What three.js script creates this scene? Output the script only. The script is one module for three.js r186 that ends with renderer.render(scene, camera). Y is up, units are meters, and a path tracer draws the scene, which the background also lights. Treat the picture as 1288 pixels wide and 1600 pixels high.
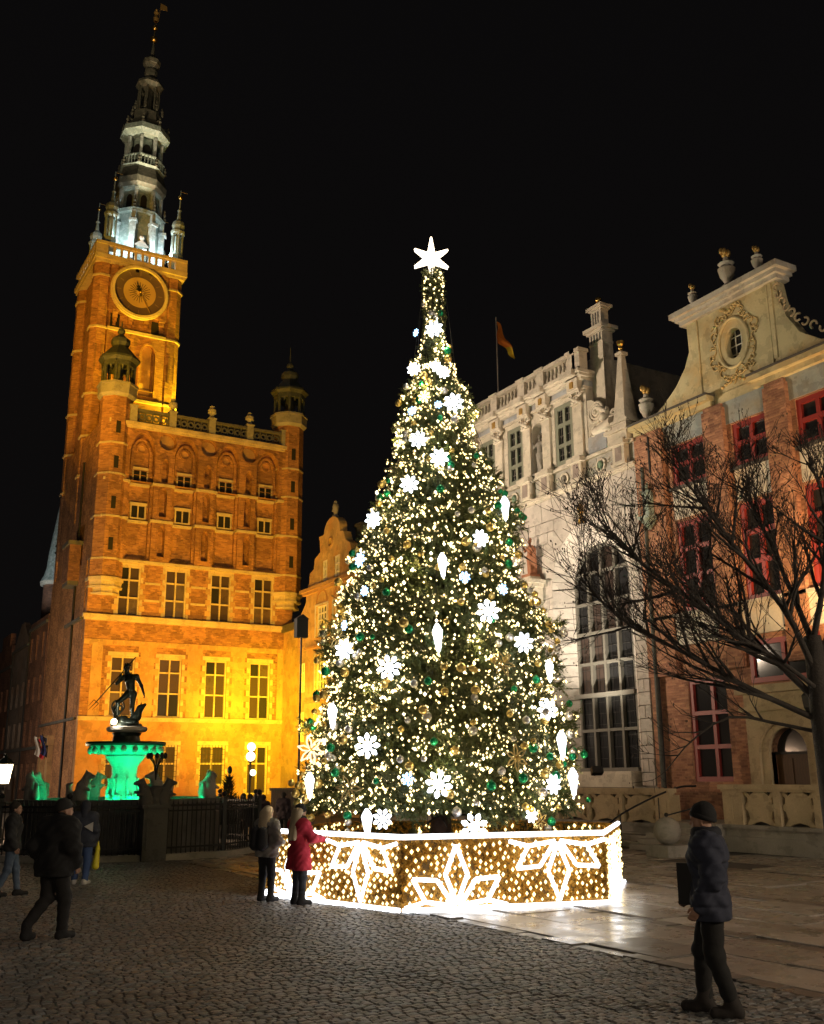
import * as THREE from 'three';
import { mergeGeometries, toCreasedNormals } from 'three/addons/utils/BufferGeometryUtils.js';

// ---------------------------------------------------------------- camera, sky, sun, exposure
const W = 824, H = 1024;
const scene = new THREE.Scene();
const camera = new THREE.PerspectiveCamera(53.42, W / H, 0.1, 600);
camera.rotation.order = 'YXZ';
camera.position.set(0, 2.15, 0);
camera.rotation.set(THREE.MathUtils.degToRad(14.55), THREE.MathUtils.degToRad(-30.15), THREE.MathUtils.degToRad(-0.43));
const renderer = new THREE.WebGLRenderer({ antialias: true });
renderer.setSize(W, H);
renderer.toneMapping = THREE.LinearToneMapping;
renderer.toneMappingExposure = 1.0;
renderer.shadowMap.enabled = true;
{
  const d = new Float32Array(32 * 16 * 4);
  for (let j = 0; j < 16; j++) for (let i = 0; i < 32; i++) {
    const k = (j * 32 + i) * 4, e = Math.max(0, 1 - Math.abs(j - 7.5) / 7.5);
    d[k] = 0.0024 + 0.0014 * e; d[k + 1] = 0.0023 + 0.001 * e; d[k + 2] = 0.0026 + 0.0006 * e; d[k + 3] = 1;
  }
  const sky = new THREE.DataTexture(d, 32, 16, THREE.RGBAFormat, THREE.FloatType);
  sky.mapping = THREE.EquirectangularReflectionMapping;
  sky.magFilter = THREE.LinearFilter; sky.minFilter = THREE.LinearFilter; sky.wrapS = THREE.RepeatWrapping;
  sky.needsUpdate = true;
  scene.background = sky; scene.environment = sky;
}
const moon = new THREE.DirectionalLight(new THREE.Color(0.8, 0.9, 1.0), 0.015);
moon.position.set(-40, 70, 30); moon.castShadow = true;
moon.shadow.camera.left = moon.shadow.camera.bottom = -80; moon.shadow.camera.right = moon.shadow.camera.top = 80; moon.shadow.camera.far = 260;
scene.add(moon);

// ---------------------------------------------------------------- helpers
let seed = 12345;
const rnd = () => { seed = (seed + 0x6D2B79F5) | 0; let t = Math.imul(seed ^ (seed >>> 15), 1 | seed); t = (t + Math.imul(t ^ (t >>> 7), 61 | t)) ^ t; return ((t ^ (t >>> 14)) >>> 0) / 4294967296; };
const rr = (a, b) => a + (b - a) * rnd();
const V = (x, y, z) => new THREE.Vector3(x, y, z);
const col = (r, g, b) => new THREE.Color().setRGB(r, g, b);
const names = {};
const numbered = (n) => { const k = names[n] = (names[n] || 0) + 1; return k === 1 ? n : n + '_' + String(k - 1).padStart(3, '0'); };
function tag(o, label, category, group) { o.userData.label = label; if (category) o.userData.category = category; if (group) o.userData.group = group; return o; }
function thing(name, label, category, p = [0, 0, 0], turn = 0, group) {
  const o = new THREE.Group(); o.name = numbered(name); o.position.set(...p); o.rotation.y = turn; scene.add(o);
  return tag(o, label, category, group);
}
function boxUV(g) {                                           // texture coordinates in metres, by the way a face points
  const p = g.attributes.position, uv = new Float32Array(p.count * 2), a = V(), b = V(), c = V(), n = V();
  for (let i = 0; i < p.count; i += 3) {
    a.fromBufferAttribute(p, i); b.fromBufferAttribute(p, i + 1); c.fromBufferAttribute(p, i + 2);
    n.crossVectors(b.sub(a), c.sub(a)); const x = Math.abs(n.x), y = Math.abs(n.y), z = Math.abs(n.z);
    for (let k = 0; k < 3; k++) {
      const q = i + k, X = p.getX(q), Y = p.getY(q), Z = p.getZ(q);
      if (y > x && y > z) { uv[2 * q] = X; uv[2 * q + 1] = Z; } else if (x > z) { uv[2 * q] = Z; uv[2 * q + 1] = Y; } else { uv[2 * q] = X; uv[2 * q + 1] = Y; }
    }
  }
  g.setAttribute('uv', new THREE.BufferAttribute(uv, 2)); return g;
}
function clean(g) {
  if (g.index) g = g.toNonIndexed();
  for (const k of Object.keys(g.attributes)) if (k !== 'position' && k !== 'normal') g.deleteAttribute(k);
  if (!g.attributes.normal) g.computeVertexNormals();
  return g;
}
class B {                                                     // collects shapes, then merges them into one named mesh
  constructor() { this.g = []; }
  add(g, m) { g = clean(g); if (m) g.applyMatrix4(m); this.g.push(g); return this; }
  box(x0, x1, y0, y1, z0, z1) { const g = new THREE.BoxGeometry(x1 - x0, y1 - y0, z1 - z0); g.translate((x0 + x1) / 2, (y0 + y1) / 2, (z0 + z1) / 2); return this.add(g); }
  cyl(x, y0, y1, z, r0, r1 = r0, n = 16, turn = 0) { const g = new THREE.CylinderGeometry(r1, r0, y1 - y0, n); g.rotateY(turn); g.translate(x, (y0 + y1) / 2, z); return this.add(n <= 10 ? toCreasedNormals(g.toNonIndexed(), 0.3) : g); }
  lathe(pts, x, y, z, n = 24, turn = 0) { let g = new THREE.LatheGeometry(pts.map((p) => new THREE.Vector2(Math.max(0.0001, p[0]), p[1])), n); g.rotateY(turn); if (n <= 10) { g = g.toNonIndexed(); g = toCreasedNormals(g, 0.3); } else g = toCreasedNormals(g.toNonIndexed(), 0.7); g.translate(x, y, z); return this.add(g); }
  sph(x, y, z, r, n = 14, sy = 1) { const g = new THREE.SphereGeometry(r, n, Math.max(6, n * 0.7 | 0)); g.scale(1, sy, 1); g.translate(x, y, z); return this.add(g); }
  tube(pts, r, n = 6, seg) { const c = new THREE.CatmullRomCurve3(pts.map((p) => V(...p))); return this.add(new THREE.TubeGeometry(c, seg || pts.length * 3, r, n, false)); }
  rod(a, b, r, r2 = r, n = 6) { const A = V(...a), Bv = V(...b), d = Bv.clone().sub(A), L = d.length(); const g = new THREE.CylinderGeometry(r2, r, L, n); g.translate(0, L / 2, 0); g.applyQuaternion(new THREE.Quaternion().setFromUnitVectors(V(0, 1, 0), d.normalize())); g.translate(A.x, A.y, A.z); return this.add(g); }
  ext(pts, d, z = 0, holes = [], bev = 0) {                       // outline in x, y; from z to z + d
    const s = pts.isShape ? pts : new THREE.Shape(pts.map((p) => new THREE.Vector2(p[0], p[1])));
    for (const h of holes) s.holes.push(h.isPath ? h : new THREE.Path(h.map((p) => new THREE.Vector2(p[0], p[1]))));
    const g = new THREE.ExtrudeGeometry(s, { depth: d - 2 * bev, bevelEnabled: bev > 0, bevelThickness: bev, bevelSize: bev, bevelOffset: -bev, bevelSegments: 1, curveSegments: 10 });
    g.translate(0, 0, z + bev); return this.add(g);
  }
  ring(x, y, z, r0, r1, d, n = 40) { const s = new THREE.Shape(); s.absarc(x, y, r1, 0, Math.PI * 2); const h = new THREE.Path(); h.absarc(x, y, r0, 0, Math.PI * 2); s.holes.push(h); const g = new THREE.ExtrudeGeometry(s, { depth: d, bevelEnabled: false, curveSegments: n / 2 | 0 }); g.translate(0, 0, z); return this.add(g); }
  geo() { return boxUV(mergeGeometries(this.g)); }
  mesh(name, mat, parent, label) {
    const m = new THREE.Mesh(this.geo(), mat); m.name = parent === scene ? numbered(name) : name; m.castShadow = m.receiveShadow = true;
    (parent || scene).add(m); if (label) m.userData.label = label; return m;
  }
}
const shape = (g, name, mat, parent) => { const m = new THREE.Mesh(g, mat); m.name = name; m.castShadow = m.receiveShadow = true; parent.add(m); return m; };
// pointed arch outline: half width w, springing s, apex t, base b
function gothic(x, w, b, s, t) {
  const o = [[x - w, b], [x + w, b], [x + w, s]], n = 7;
  for (let i = 1; i < n; i++) { const a = i / n; o.push([x + w * Math.cos(a * Math.PI / 2) ** 1.0 * (1 - 0.12 * Math.sin(a * Math.PI)), s + (t - s) * Math.sin(a * Math.PI / 2) ** 0.85]); }
  o.push([x, t]);
  for (let i = n - 1; i > 0; i--) { const a = i / n; o.push([x - w * Math.cos(a * Math.PI / 2) * (1 - 0.12 * Math.sin(a * Math.PI)), s + (t - s) * Math.sin(a * Math.PI / 2) ** 0.85]); }
  o.push([x - w, s]); return o;
}
const rect = (x0, x1, y0, y1) => [[x0, y0], [x1, y0], [x1, y1], [x0, y1]];
const disc = (x, y, r, n = 28) => Array.from({ length: n }, (_, i) => [x + r * Math.cos(i / n * 2 * Math.PI), y + r * Math.sin(i / n * 2 * Math.PI)]);
const roundArch = (x, w, b, s, n = 12) => [[x - w, b], [x + w, b], ...Array.from({ length: n + 1 }, (_, i) => [x + w * Math.cos(i / n * Math.PI), s + w * Math.sin(i / n * Math.PI)])];

// ---------------------------------------------------------------- procedural textures (patterns of matter only)
const lattice = (() => { const t = new Float32Array(65536); for (let i = 0; i < 65536; i++) t[i] = rnd(); return t; })();
function vnoise(x, y, per) {
  const xi = Math.floor(x), yi = Math.floor(y), fx = x - xi, fy = y - yi, u = fx * fx * (3 - 2 * fx), v = fy * fy * (3 - 2 * fy);
  const h = (a, b) => lattice[((((a % per) + per) % per) * 131 + (((b % per) + per) % per) * 7919 + per * 17) & 65535];
  return (h(xi, yi) * (1 - u) + h(xi + 1, yi) * u) * (1 - v) + (h(xi, yi + 1) * (1 - u) + h(xi + 1, yi + 1) * u) * v;
}
function fbm(u, v, f, o) { let s = 0, a = 0.5, t = 0; for (let i = 0; i < o; i++) { s += a * vnoise(u * f, v * f, f); t += a; a *= 0.55; f *= 2; } return s / t; }
const sr = (c) => c <= 0.0031308 ? 12.92 * c : 1.055 * c ** (1 / 2.4) - 0.055;
function tex(n, fn, size, srgb = true) {                      // fn(u, v) -> [r, g, b] linear; size in metres a tile
  const d = new Uint8Array(n * n * 4);
  for (let j = 0; j < n; j++) for (let i = 0; i < n; i++) {
    const c = fn(i / n, j / n), k = (j * n + i) * 4;
    for (let q = 0; q < 3; q++) d[k + q] = 255 * Math.min(1, Math.max(0, srgb ? sr(c[q]) : c[q]));
    d[k + 3] = 255;
  }
  const t = new THREE.DataTexture(d, n, n); t.wrapS = t.wrapT = THREE.RepeatWrapping; t.magFilter = THREE.LinearFilter; t.minFilter = THREE.LinearMipmapLinearFilter; t.generateMipmaps = true;
  t.repeat.set(1 / size, 1 / size); if (srgb) t.colorSpace = THREE.SRGBColorSpace; t.needsUpdate = true; return t;
}
function brickAt(u, v, nx, ny) {
  const row = Math.floor(v * ny), off = (row % 2) * 0.5, x = u * nx + off, cx = ((Math.floor(x) % nx) + nx) % nx, fx = x - Math.floor(x), fy = v * ny - row;
  const e = Math.min(Math.min(fx, 1 - fx) * 3.2, Math.min(fy, 1 - fy)), id = lattice[(cx * 271 + row * 977) & 65535];
  return [id, e];
}
const brickMap = tex(1024, (u, v) => {
  const [id, e] = brickAt(u, v, 16, 52), n = 0.55 * fbm(u, v, 16, 4) + 0.45 * fbm(u + 0.4, v + 0.2, 3, 5), g = fbm(u + 0.3, v, 128, 2), m = e < 0.1 + 0.06 * (g - 0.5), soot = fbm(u + 0.7, v + 0.3, 5, 5) > 0.57 ? 0.72 : 1;
  if (m) { const q = (0.62 + 0.3 * n) * soot; return [q * 0.95, q * 0.98, q]; }
  const t = (0.55 + 0.5 * id) * (0.5 + 0.8 * n) * (0.85 + 0.3 * g) * soot; return [t, t * (0.9 + 0.12 * id), t * (0.88 + 0.1 * n)];
}, 4.48);
const brickBump = tex(1024, (u, v) => { const [id, e] = brickAt(u, v, 16, 52), q = Math.min(1, e / 0.16) * 0.8 + 0.2 * fbm(u, v, 128, 2); return [q, q, q]; }, 4.48, false);
const plasterMap = tex(512, (u, v) => { const n = fbm(u, v, 4, 6), s = fbm(u + 0.5, v * 1, 10, 4), g = fbm(u, v, 96, 2); let t = 0.55 + 0.6 * n + 0.12 * (g - 0.5); if (s > 0.56) t *= 0.86; if (fbm(u + 0.2, v + 0.8, 14, 4) > 0.62) t *= 0.8; const w = Math.max(0, fbm(u, v, 6, 4) - 0.52) * 2.2; return [t, t * (1 - 0.25 * w), t * (1 - 0.5 * w)]; }, 5.3);
const stoneMap = tex(512, (u, v) => { const n = fbm(u, v, 5, 6), g = fbm(u, v, 120, 2), s = fbm(u, v, 12, 3); let t = 0.66 + 0.4 * (n - 0.3) + 0.18 * (g - 0.5); if (s > 0.63) t *= 0.82; return [t, t * 0.985, t * 0.96]; }, 2.3);
const grainBump = tex(512, (u, v) => { const q = 0.6 * fbm(u, v, 24, 4) + 0.4 * fbm(u, v, 128, 2); return [q, q, q]; }, 1.7, false);
const pavingMap = tex(512, (u, v) => { const n = fbm(u, v, 6, 5), g = fbm(u, v, 128, 2); const t = 0.7 + 0.35 * (n - 0.4) + 0.3 * (g - 0.5); return [t, t * 0.98, t * 0.95]; }, 1.9);
const pavingRough = tex(512, (u, v) => { const n = fbm(u + 0.2, v, 8, 5); const t = 0.55 + 0.9 * (n - 0.45); return [t, t, t]; }, 2.7, false);
const woodMap = tex(512, (u, v) => { const g = fbm(u * 1, v * 1, 4, 3), l = 0.5 + 0.5 * Math.sin((u * 40 + g * 6) * Math.PI * 2 / 4); const t = 0.6 + 0.3 * l * g + 0.2 * fbm(u, v, 64, 2); return [t, t * 0.92, t * 0.85]; }, 1.1);
const barkMap = tex(512, (u, v) => { const n = fbm(u * 1, v, 16, 4), t = 0.5 + 0.6 * n; return [t, t * 0.97, t * 0.92]; }, 0.6);
const copperMap = tex(512, (u, v) => { const n = fbm(u, v, 5, 5), s = fbm(u + 0.3, v + 0.1, 22, 3), t = 0.55 + 0.5 * n; const k = s > 0.55 ? 1.35 : 0.9; return [t * k * 0.9, t * k, t * k * 0.97]; }, 3.1);
const clothMap = tex(256, (u, v) => { const t = 0.75 + 0.25 * fbm(u, v, 64, 2) + 0.15 * (fbm(u, v, 6, 3) - 0.5); return [t, t, t]; }, 0.5);
const M = (c, o = {}) => { const p = o.physical; delete o.physical; return new (p ? THREE.MeshPhysicalMaterial : THREE.MeshStandardMaterial)({ color: c, roughness: 0.85, ...o }); };
const mat = {
  brick: M(col(0.46, 0.225, 0.105), { map: brickMap, bumpMap: brickBump, bumpScale: 0.012 }),
  brickDark: M(col(0.27, 0.13, 0.08), { map: brickMap, bumpMap: brickBump, bumpScale: 0.012 }),
  brickRed: M(col(0.56, 0.29, 0.185), { map: brickMap, bumpMap: brickBump, bumpScale: 0.016 }),
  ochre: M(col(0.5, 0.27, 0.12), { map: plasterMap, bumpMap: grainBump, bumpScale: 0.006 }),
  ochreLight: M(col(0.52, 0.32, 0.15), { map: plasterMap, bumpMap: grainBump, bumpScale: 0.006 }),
  sandstone: M(col(0.62, 0.5, 0.33), { map: stoneMap, bumpMap: grainBump, bumpScale: 0.006 }),
  greyStone: M(col(0.36, 0.34, 0.31), { map: stoneMap, bumpMap: grainBump, bumpScale: 0.008 }),
  darkStone: M(col(0.13, 0.125, 0.12), { map: stoneMap, bumpMap: grainBump, bumpScale: 0.008 }),
  ashlar: M(col(0.68, 0.63, 0.6), { map: stoneMap, bumpMap: grainBump, bumpScale: 0.004 }),
  trim: M(col(0.74, 0.68, 0.58), { map: stoneMap, bumpMap: grainBump, bumpScale: 0.004 }),
  trimBlue: M(col(0.42, 0.45, 0.5), { map: plasterMap }),
  carved: M(col(0.5, 0.49, 0.46), { map: stoneMap, bumpMap: grainBump, bumpScale: 0.02 }),
  yellowPlaster: M(col(0.62, 0.42, 0.18), { map: plasterMap, bumpMap: grainBump, bumpScale: 0.005 }),
  cream: M(col(0.68, 0.6, 0.36), { map: plasterMap, bumpMap: grainBump, bumpScale: 0.004 }),
  greyBlue: M(col(0.4, 0.46, 0.48), { map: plasterMap }),
  whitePlaster: M(col(0.66, 0.63, 0.56), { map: plasterMap, bumpMap: grainBump, bumpScale: 0.006 }),
  whiteWood: M(col(0.72, 0.7, 0.64), { roughness: 0.5 }),
  redWood: M(col(0.25, 0.028, 0.025), { roughness: 0.45 }),
  greenWood: M(col(0.2, 0.215, 0.165), { roughness: 0.6 }),
  greyFrame: M(col(0.13, 0.122, 0.105), { roughness: 0.65 }),
  glass: M(col(0.022, 0.022, 0.024), { roughness: 0.08 }),
  glassBrown: M(col(0.06, 0.042, 0.036), { roughness: 0.18 }),
  glassCurtain: M(col(0.12, 0.09, 0.075), { roughness: 0.2, map: plasterMap }),
  dark: M(col(0.012, 0.011, 0.01), { roughness: 0.9 }),
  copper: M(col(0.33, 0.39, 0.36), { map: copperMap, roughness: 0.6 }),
  copperDark: M(col(0.075, 0.08, 0.072), { map: copperMap, roughness: 0.6 }),  // shade put into the colour, so the turret lanterns look unlit
  roofTile: M(col(0.1, 0.06, 0.045), { map: brickMap }),
  gold: M(col(0.75, 0.48, 0.13), { metalness: 1, roughness: 0.32 }),
  dullGold: M(col(0.5, 0.32, 0.1), { metalness: 0.6, roughness: 0.45 }),
  bronze: M(col(0.035, 0.045, 0.035), { metalness: 0.55, roughness: 0.32, bumpMap: grainBump, bumpScale: 0.004 }),
  iron: M(col(0.022, 0.022, 0.023), { metalness: 0.4, roughness: 0.55 }),
  wood: M(col(0.12, 0.065, 0.03), { map: woodMap, roughness: 0.55 }),
  greyWood: M(col(0.2, 0.16, 0.13), { map: woodMap }),
  bark: M(col(0.04, 0.033, 0.028), { map: barkMap, bumpMap: grainBump, bumpScale: 0.02 }),
  copperMid: M(col(0.2, 0.19, 0.15), { map: copperMap, roughness: 0.5, metalness: 0.3 }),
  copperPale: M(col(0.52, 0.56, 0.55), { map: copperMap, roughness: 0.6 }),
};
const glow = (r, g, b, k) => new THREE.MeshStandardMaterial({ color: col(0.5, 0.5, 0.5), emissive: col(r, g, b), emissiveIntensity: k, roughness: 0.6 });
mat.lampWarm = glow(1, 0.78, 0.45, 7);
mat.lampSodium = glow(1, 0.68, 0.16, 9);
mat.lampWhite = glow(0.85, 0.95, 1, 8);
function point(p, c, i, r = 3, parent = scene, dist = 0) { const l = new THREE.PointLight(c, i, dist, 2); l.position.set(...p); l.castShadow = true; l.shadow.radius = r; l.name = numbered('lamp_light'); parent.add(l); return l; }
function spot(p, t, c, i, ang, r = 6, pen = 0.9) { const l = new THREE.SpotLight(c, i, 0, ang, pen, 2); l.position.set(...p); l.target.position.set(...t); scene.add(l); scene.add(l.target); l.castShadow = true; l.shadow.radius = r; l.shadow.mapSize.set(1024, 1024); l.name = numbered('flood_light'); l.target.name = l.name + '_aim'; return l; }
// a window as a part: frame bars as one mesh, each pane a sub-part; cols and rows are the edges of the lights
function windowPart(parent, x0, x1, y0, y1, z, xs, ys, bar, frameMat, paneMat, depth = 0.09, name = 'window') {
  const f = new B(), fw = bar * 1.15;
  f.box(x0, x0 + fw, y0, y1, z, z + depth).box(x1 - fw, x1, y0, y1, z, z + depth).box(x0 + fw, x1 - fw, y0, y0 + fw, z, z + depth).box(x0 + fw, x1 - fw, y1 - fw, y1, z, z + depth);
  for (const x of xs) f.box(x - bar / 2, x + bar / 2, y0 + fw, y1 - fw, z, z + depth * 0.9);
  for (const y of ys) f.box(x0 + fw, x1 - fw, y - bar / 2, y + bar / 2, z, z + depth * 0.94);
  const m = f.mesh(name, frameMat, parent), X = [x0, ...xs, x1], Y = [y0, ...ys, y1];
  for (let i = 0; i + 1 < X.length; i++) for (let j = 0; j + 1 < Y.length; j++) new B().box(X[i] + 0.02, X[i + 1] - 0.02, Y[j] + 0.02, Y[j + 1] - 0.02, z - 0.03 - rnd() * 0.006, z + 0.02).mesh('pane', paneMat === mat.glassBrown && rnd() < 0.35 ? (rnd() < 0.5 ? mat.glassCurtain : mat.glass) : paneMat, m);
  return m;
}
// ---------------------------------------------------------------- ground: setts in the roadway, slabs on both sides
const ground = new B().add(new THREE.PlaneGeometry(900, 900).rotateX(-Math.PI / 2), new THREE.Matrix4().makeTranslation(0, -0.06, 0)).mesh('ground', M(col(0.13, 0.115, 0.1), { map: pavingMap }), scene);
ground.userData.kind = 'structure';
const EDGE = 8.95;
{
  const road = new B().box(-14, EDGE - 0.06, -0.055, -0.022, -60, 6).mesh('cobbled_roadway', M(col(0.06, 0.055, 0.05), { map: pavingMap, roughness: 0.95 }), scene);
  road.userData.kind = 'structure';
  // setts: rounded blocks, each with its own height and tilt
  const sett = () => {
    const g = new THREE.BoxGeometry(1, 1, 1, 3, 2, 3), p = g.attributes.position;
    for (let i = 0; i < p.count; i++) { const x = p.getX(i), y = p.getY(i), z = p.getZ(i), e = Math.max(Math.abs(x), Math.abs(z)) * 2; p.setXYZ(i, x * (y > 0.3 ? 0.88 : 1), y > 0.3 ? y - 0.13 * Math.max(0, e - 0.5) * 2 * (0.7 + 0.6 * rnd()) + rr(-0.05, 0.05) : y, z * (y > 0.3 ? 0.86 : 1)); }
    g.computeVertexNormals(); return boxUV(clean(g));
  };
  const forms = [sett(), sett(), sett(), sett()];
  const settMat = [0.7, 0.9, 1.1].map((k) => M(col(0.15 * k, 0.135 * k, 0.12 * k), { roughness: 0.46, bumpMap: grainBump, bumpScale: 0.004 }));
  const all = [], L = 0.135, Wd = 0.098;
  for (let z = -30; z < -5.2; z += Wd) {
    let x = -3 + rnd() * L; const row = [];
    while (x < EDGE - 0.09) {
      const w = L * rr(0.72, 1.18);
      if (x + w > EDGE) break;
      const X = x + w / 2, Z = z + rr(-0.008, 0.008), ang = Math.atan2(X, -Z) * 57.3;
      if (ang > 4 && ang < 58) all.push([X, Z, w * 0.94, Wd * rr(0.86, 0.96)]);
      x += w;
    }
  }
  all.sort((a, b) => Math.hypot(a[0], a[1]) - Math.hypot(b[0], b[1]));
  const place = (o, s) => { o.position.set(s[0], -0.022 + rr(-0.006, 0.007), s[1]); o.rotation.set(rr(-0.035, 0.035), rr(-0.06, 0.06) + (rnd() < 0.5 ? Math.PI : 0), rr(-0.035, 0.035)); o.scale.set(s[2], 0.052, s[3]); };
  all.slice(0, 300).forEach((s) => { const m = shape(forms[rnd() * 4 | 0], 'sett', settMat[rnd() * 3 | 0], road); place(m, s); });
  const rest = all.slice(300), d = new THREE.Object3D(), c = new THREE.Color();
  const im = new THREE.InstancedMesh(forms[0], M(col(1, 1, 1), { roughness: 0.46, bumpMap: grainBump, bumpScale: 0.004 }), rest.length);
  rest.forEach((s, i) => { place(d, s); d.updateMatrix(); im.setMatrixAt(i, d.matrix); const k = rr(0.5, 1.15) * (0.65 + 0.7 * fbm(s[0] * 0.07 + 0.5, s[1] * 0.07 + 0.5, 8, 3)), w = rr(-0.02, 0.02); im.setColorAt(i, c.setRGB((0.138 + w) * k, 0.13 * k, (0.122 - w * 0.6) * k)); });
  im.name = 'setts_beyond'; im.userData.kind = 'stuff'; im.receiveShadow = true; road.add(im);
  // slabs
  const walk = new B().box(EDGE - 0.05, 25.9, -0.055, -0.02, -90, 6).mesh('slab_pavement', M(col(0.07, 0.062, 0.055), { map: pavingMap, roughness: 0.9 }), scene);
  walk.userData.kind = 'structure';
  const slabMat = [[0.36, 0.325, 0.29], [0.42, 0.375, 0.33], [0.31, 0.275, 0.245], [0.15, 0.135, 0.12]].map((k, i) => M(col(...k), { map: pavingMap, roughness: i === 3 ? 0.6 : 0.5, roughnessMap: pavingRough, bumpMap: grainBump, bumpScale: 0.0025 }));
  const bands = [[8.95, 9.2, 3, 0.62], [9.2, 10.15, 0, 1.5], [10.15, 11.2, 1, 1.7], [11.2, 11.55, 3, 0.8], [11.55, 12.7, 1, 1.6], [12.7, 13.75, 0, 1.5], [13.75, 14.8, 2, 1.7], [14.8, 15.2, 3, 0.9], [15.2, 16.5, 1, 1.7], [16.5, 17.7, 0, 1.6], [17.7, 18.9, 1, 1.8], [18.9, 19.3, 3, 0.9], [19.3, 20.6, 0, 1.7], [20.6, 21.9, 2, 1.8], [21.9, 23.1, 0, 1.7]];
  for (const [x0, x1, k, len] of bands) {
    let z = -5 + rr(0, 1);
    while (z > -33) {
      const l = len * rr(0.75, 1.25), zc = z - l / 2, xc = (x0 + x1) / 2;
      if (Math.atan2(xc, -zc) * 57.3 < 60 && Math.hypot(xc, zc) < 33) {
        const mm = k === 3 ? 3 : rnd() < 0.08 ? 3 : (k + (rnd() < 0.4 ? 1 : 0)) % 3, g = 0.007;
        const m = new B().ext([[x0 + g, z - l + g], [x1 - g, z - l + g], [x1 - g, z - g], [x0 + g, z - g]], 0.05, 0, [], 0.006).geo();
        m.rotateX(Math.PI / 2);
        const mesh = shape(m, 'slab', slabMat[mm], walk); mesh.position.y = rr(-0.004, 0.001); mesh.rotation.z = rr(-0.0016, 0.0016);
      }
      z -= l;
    }
  }
}
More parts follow.
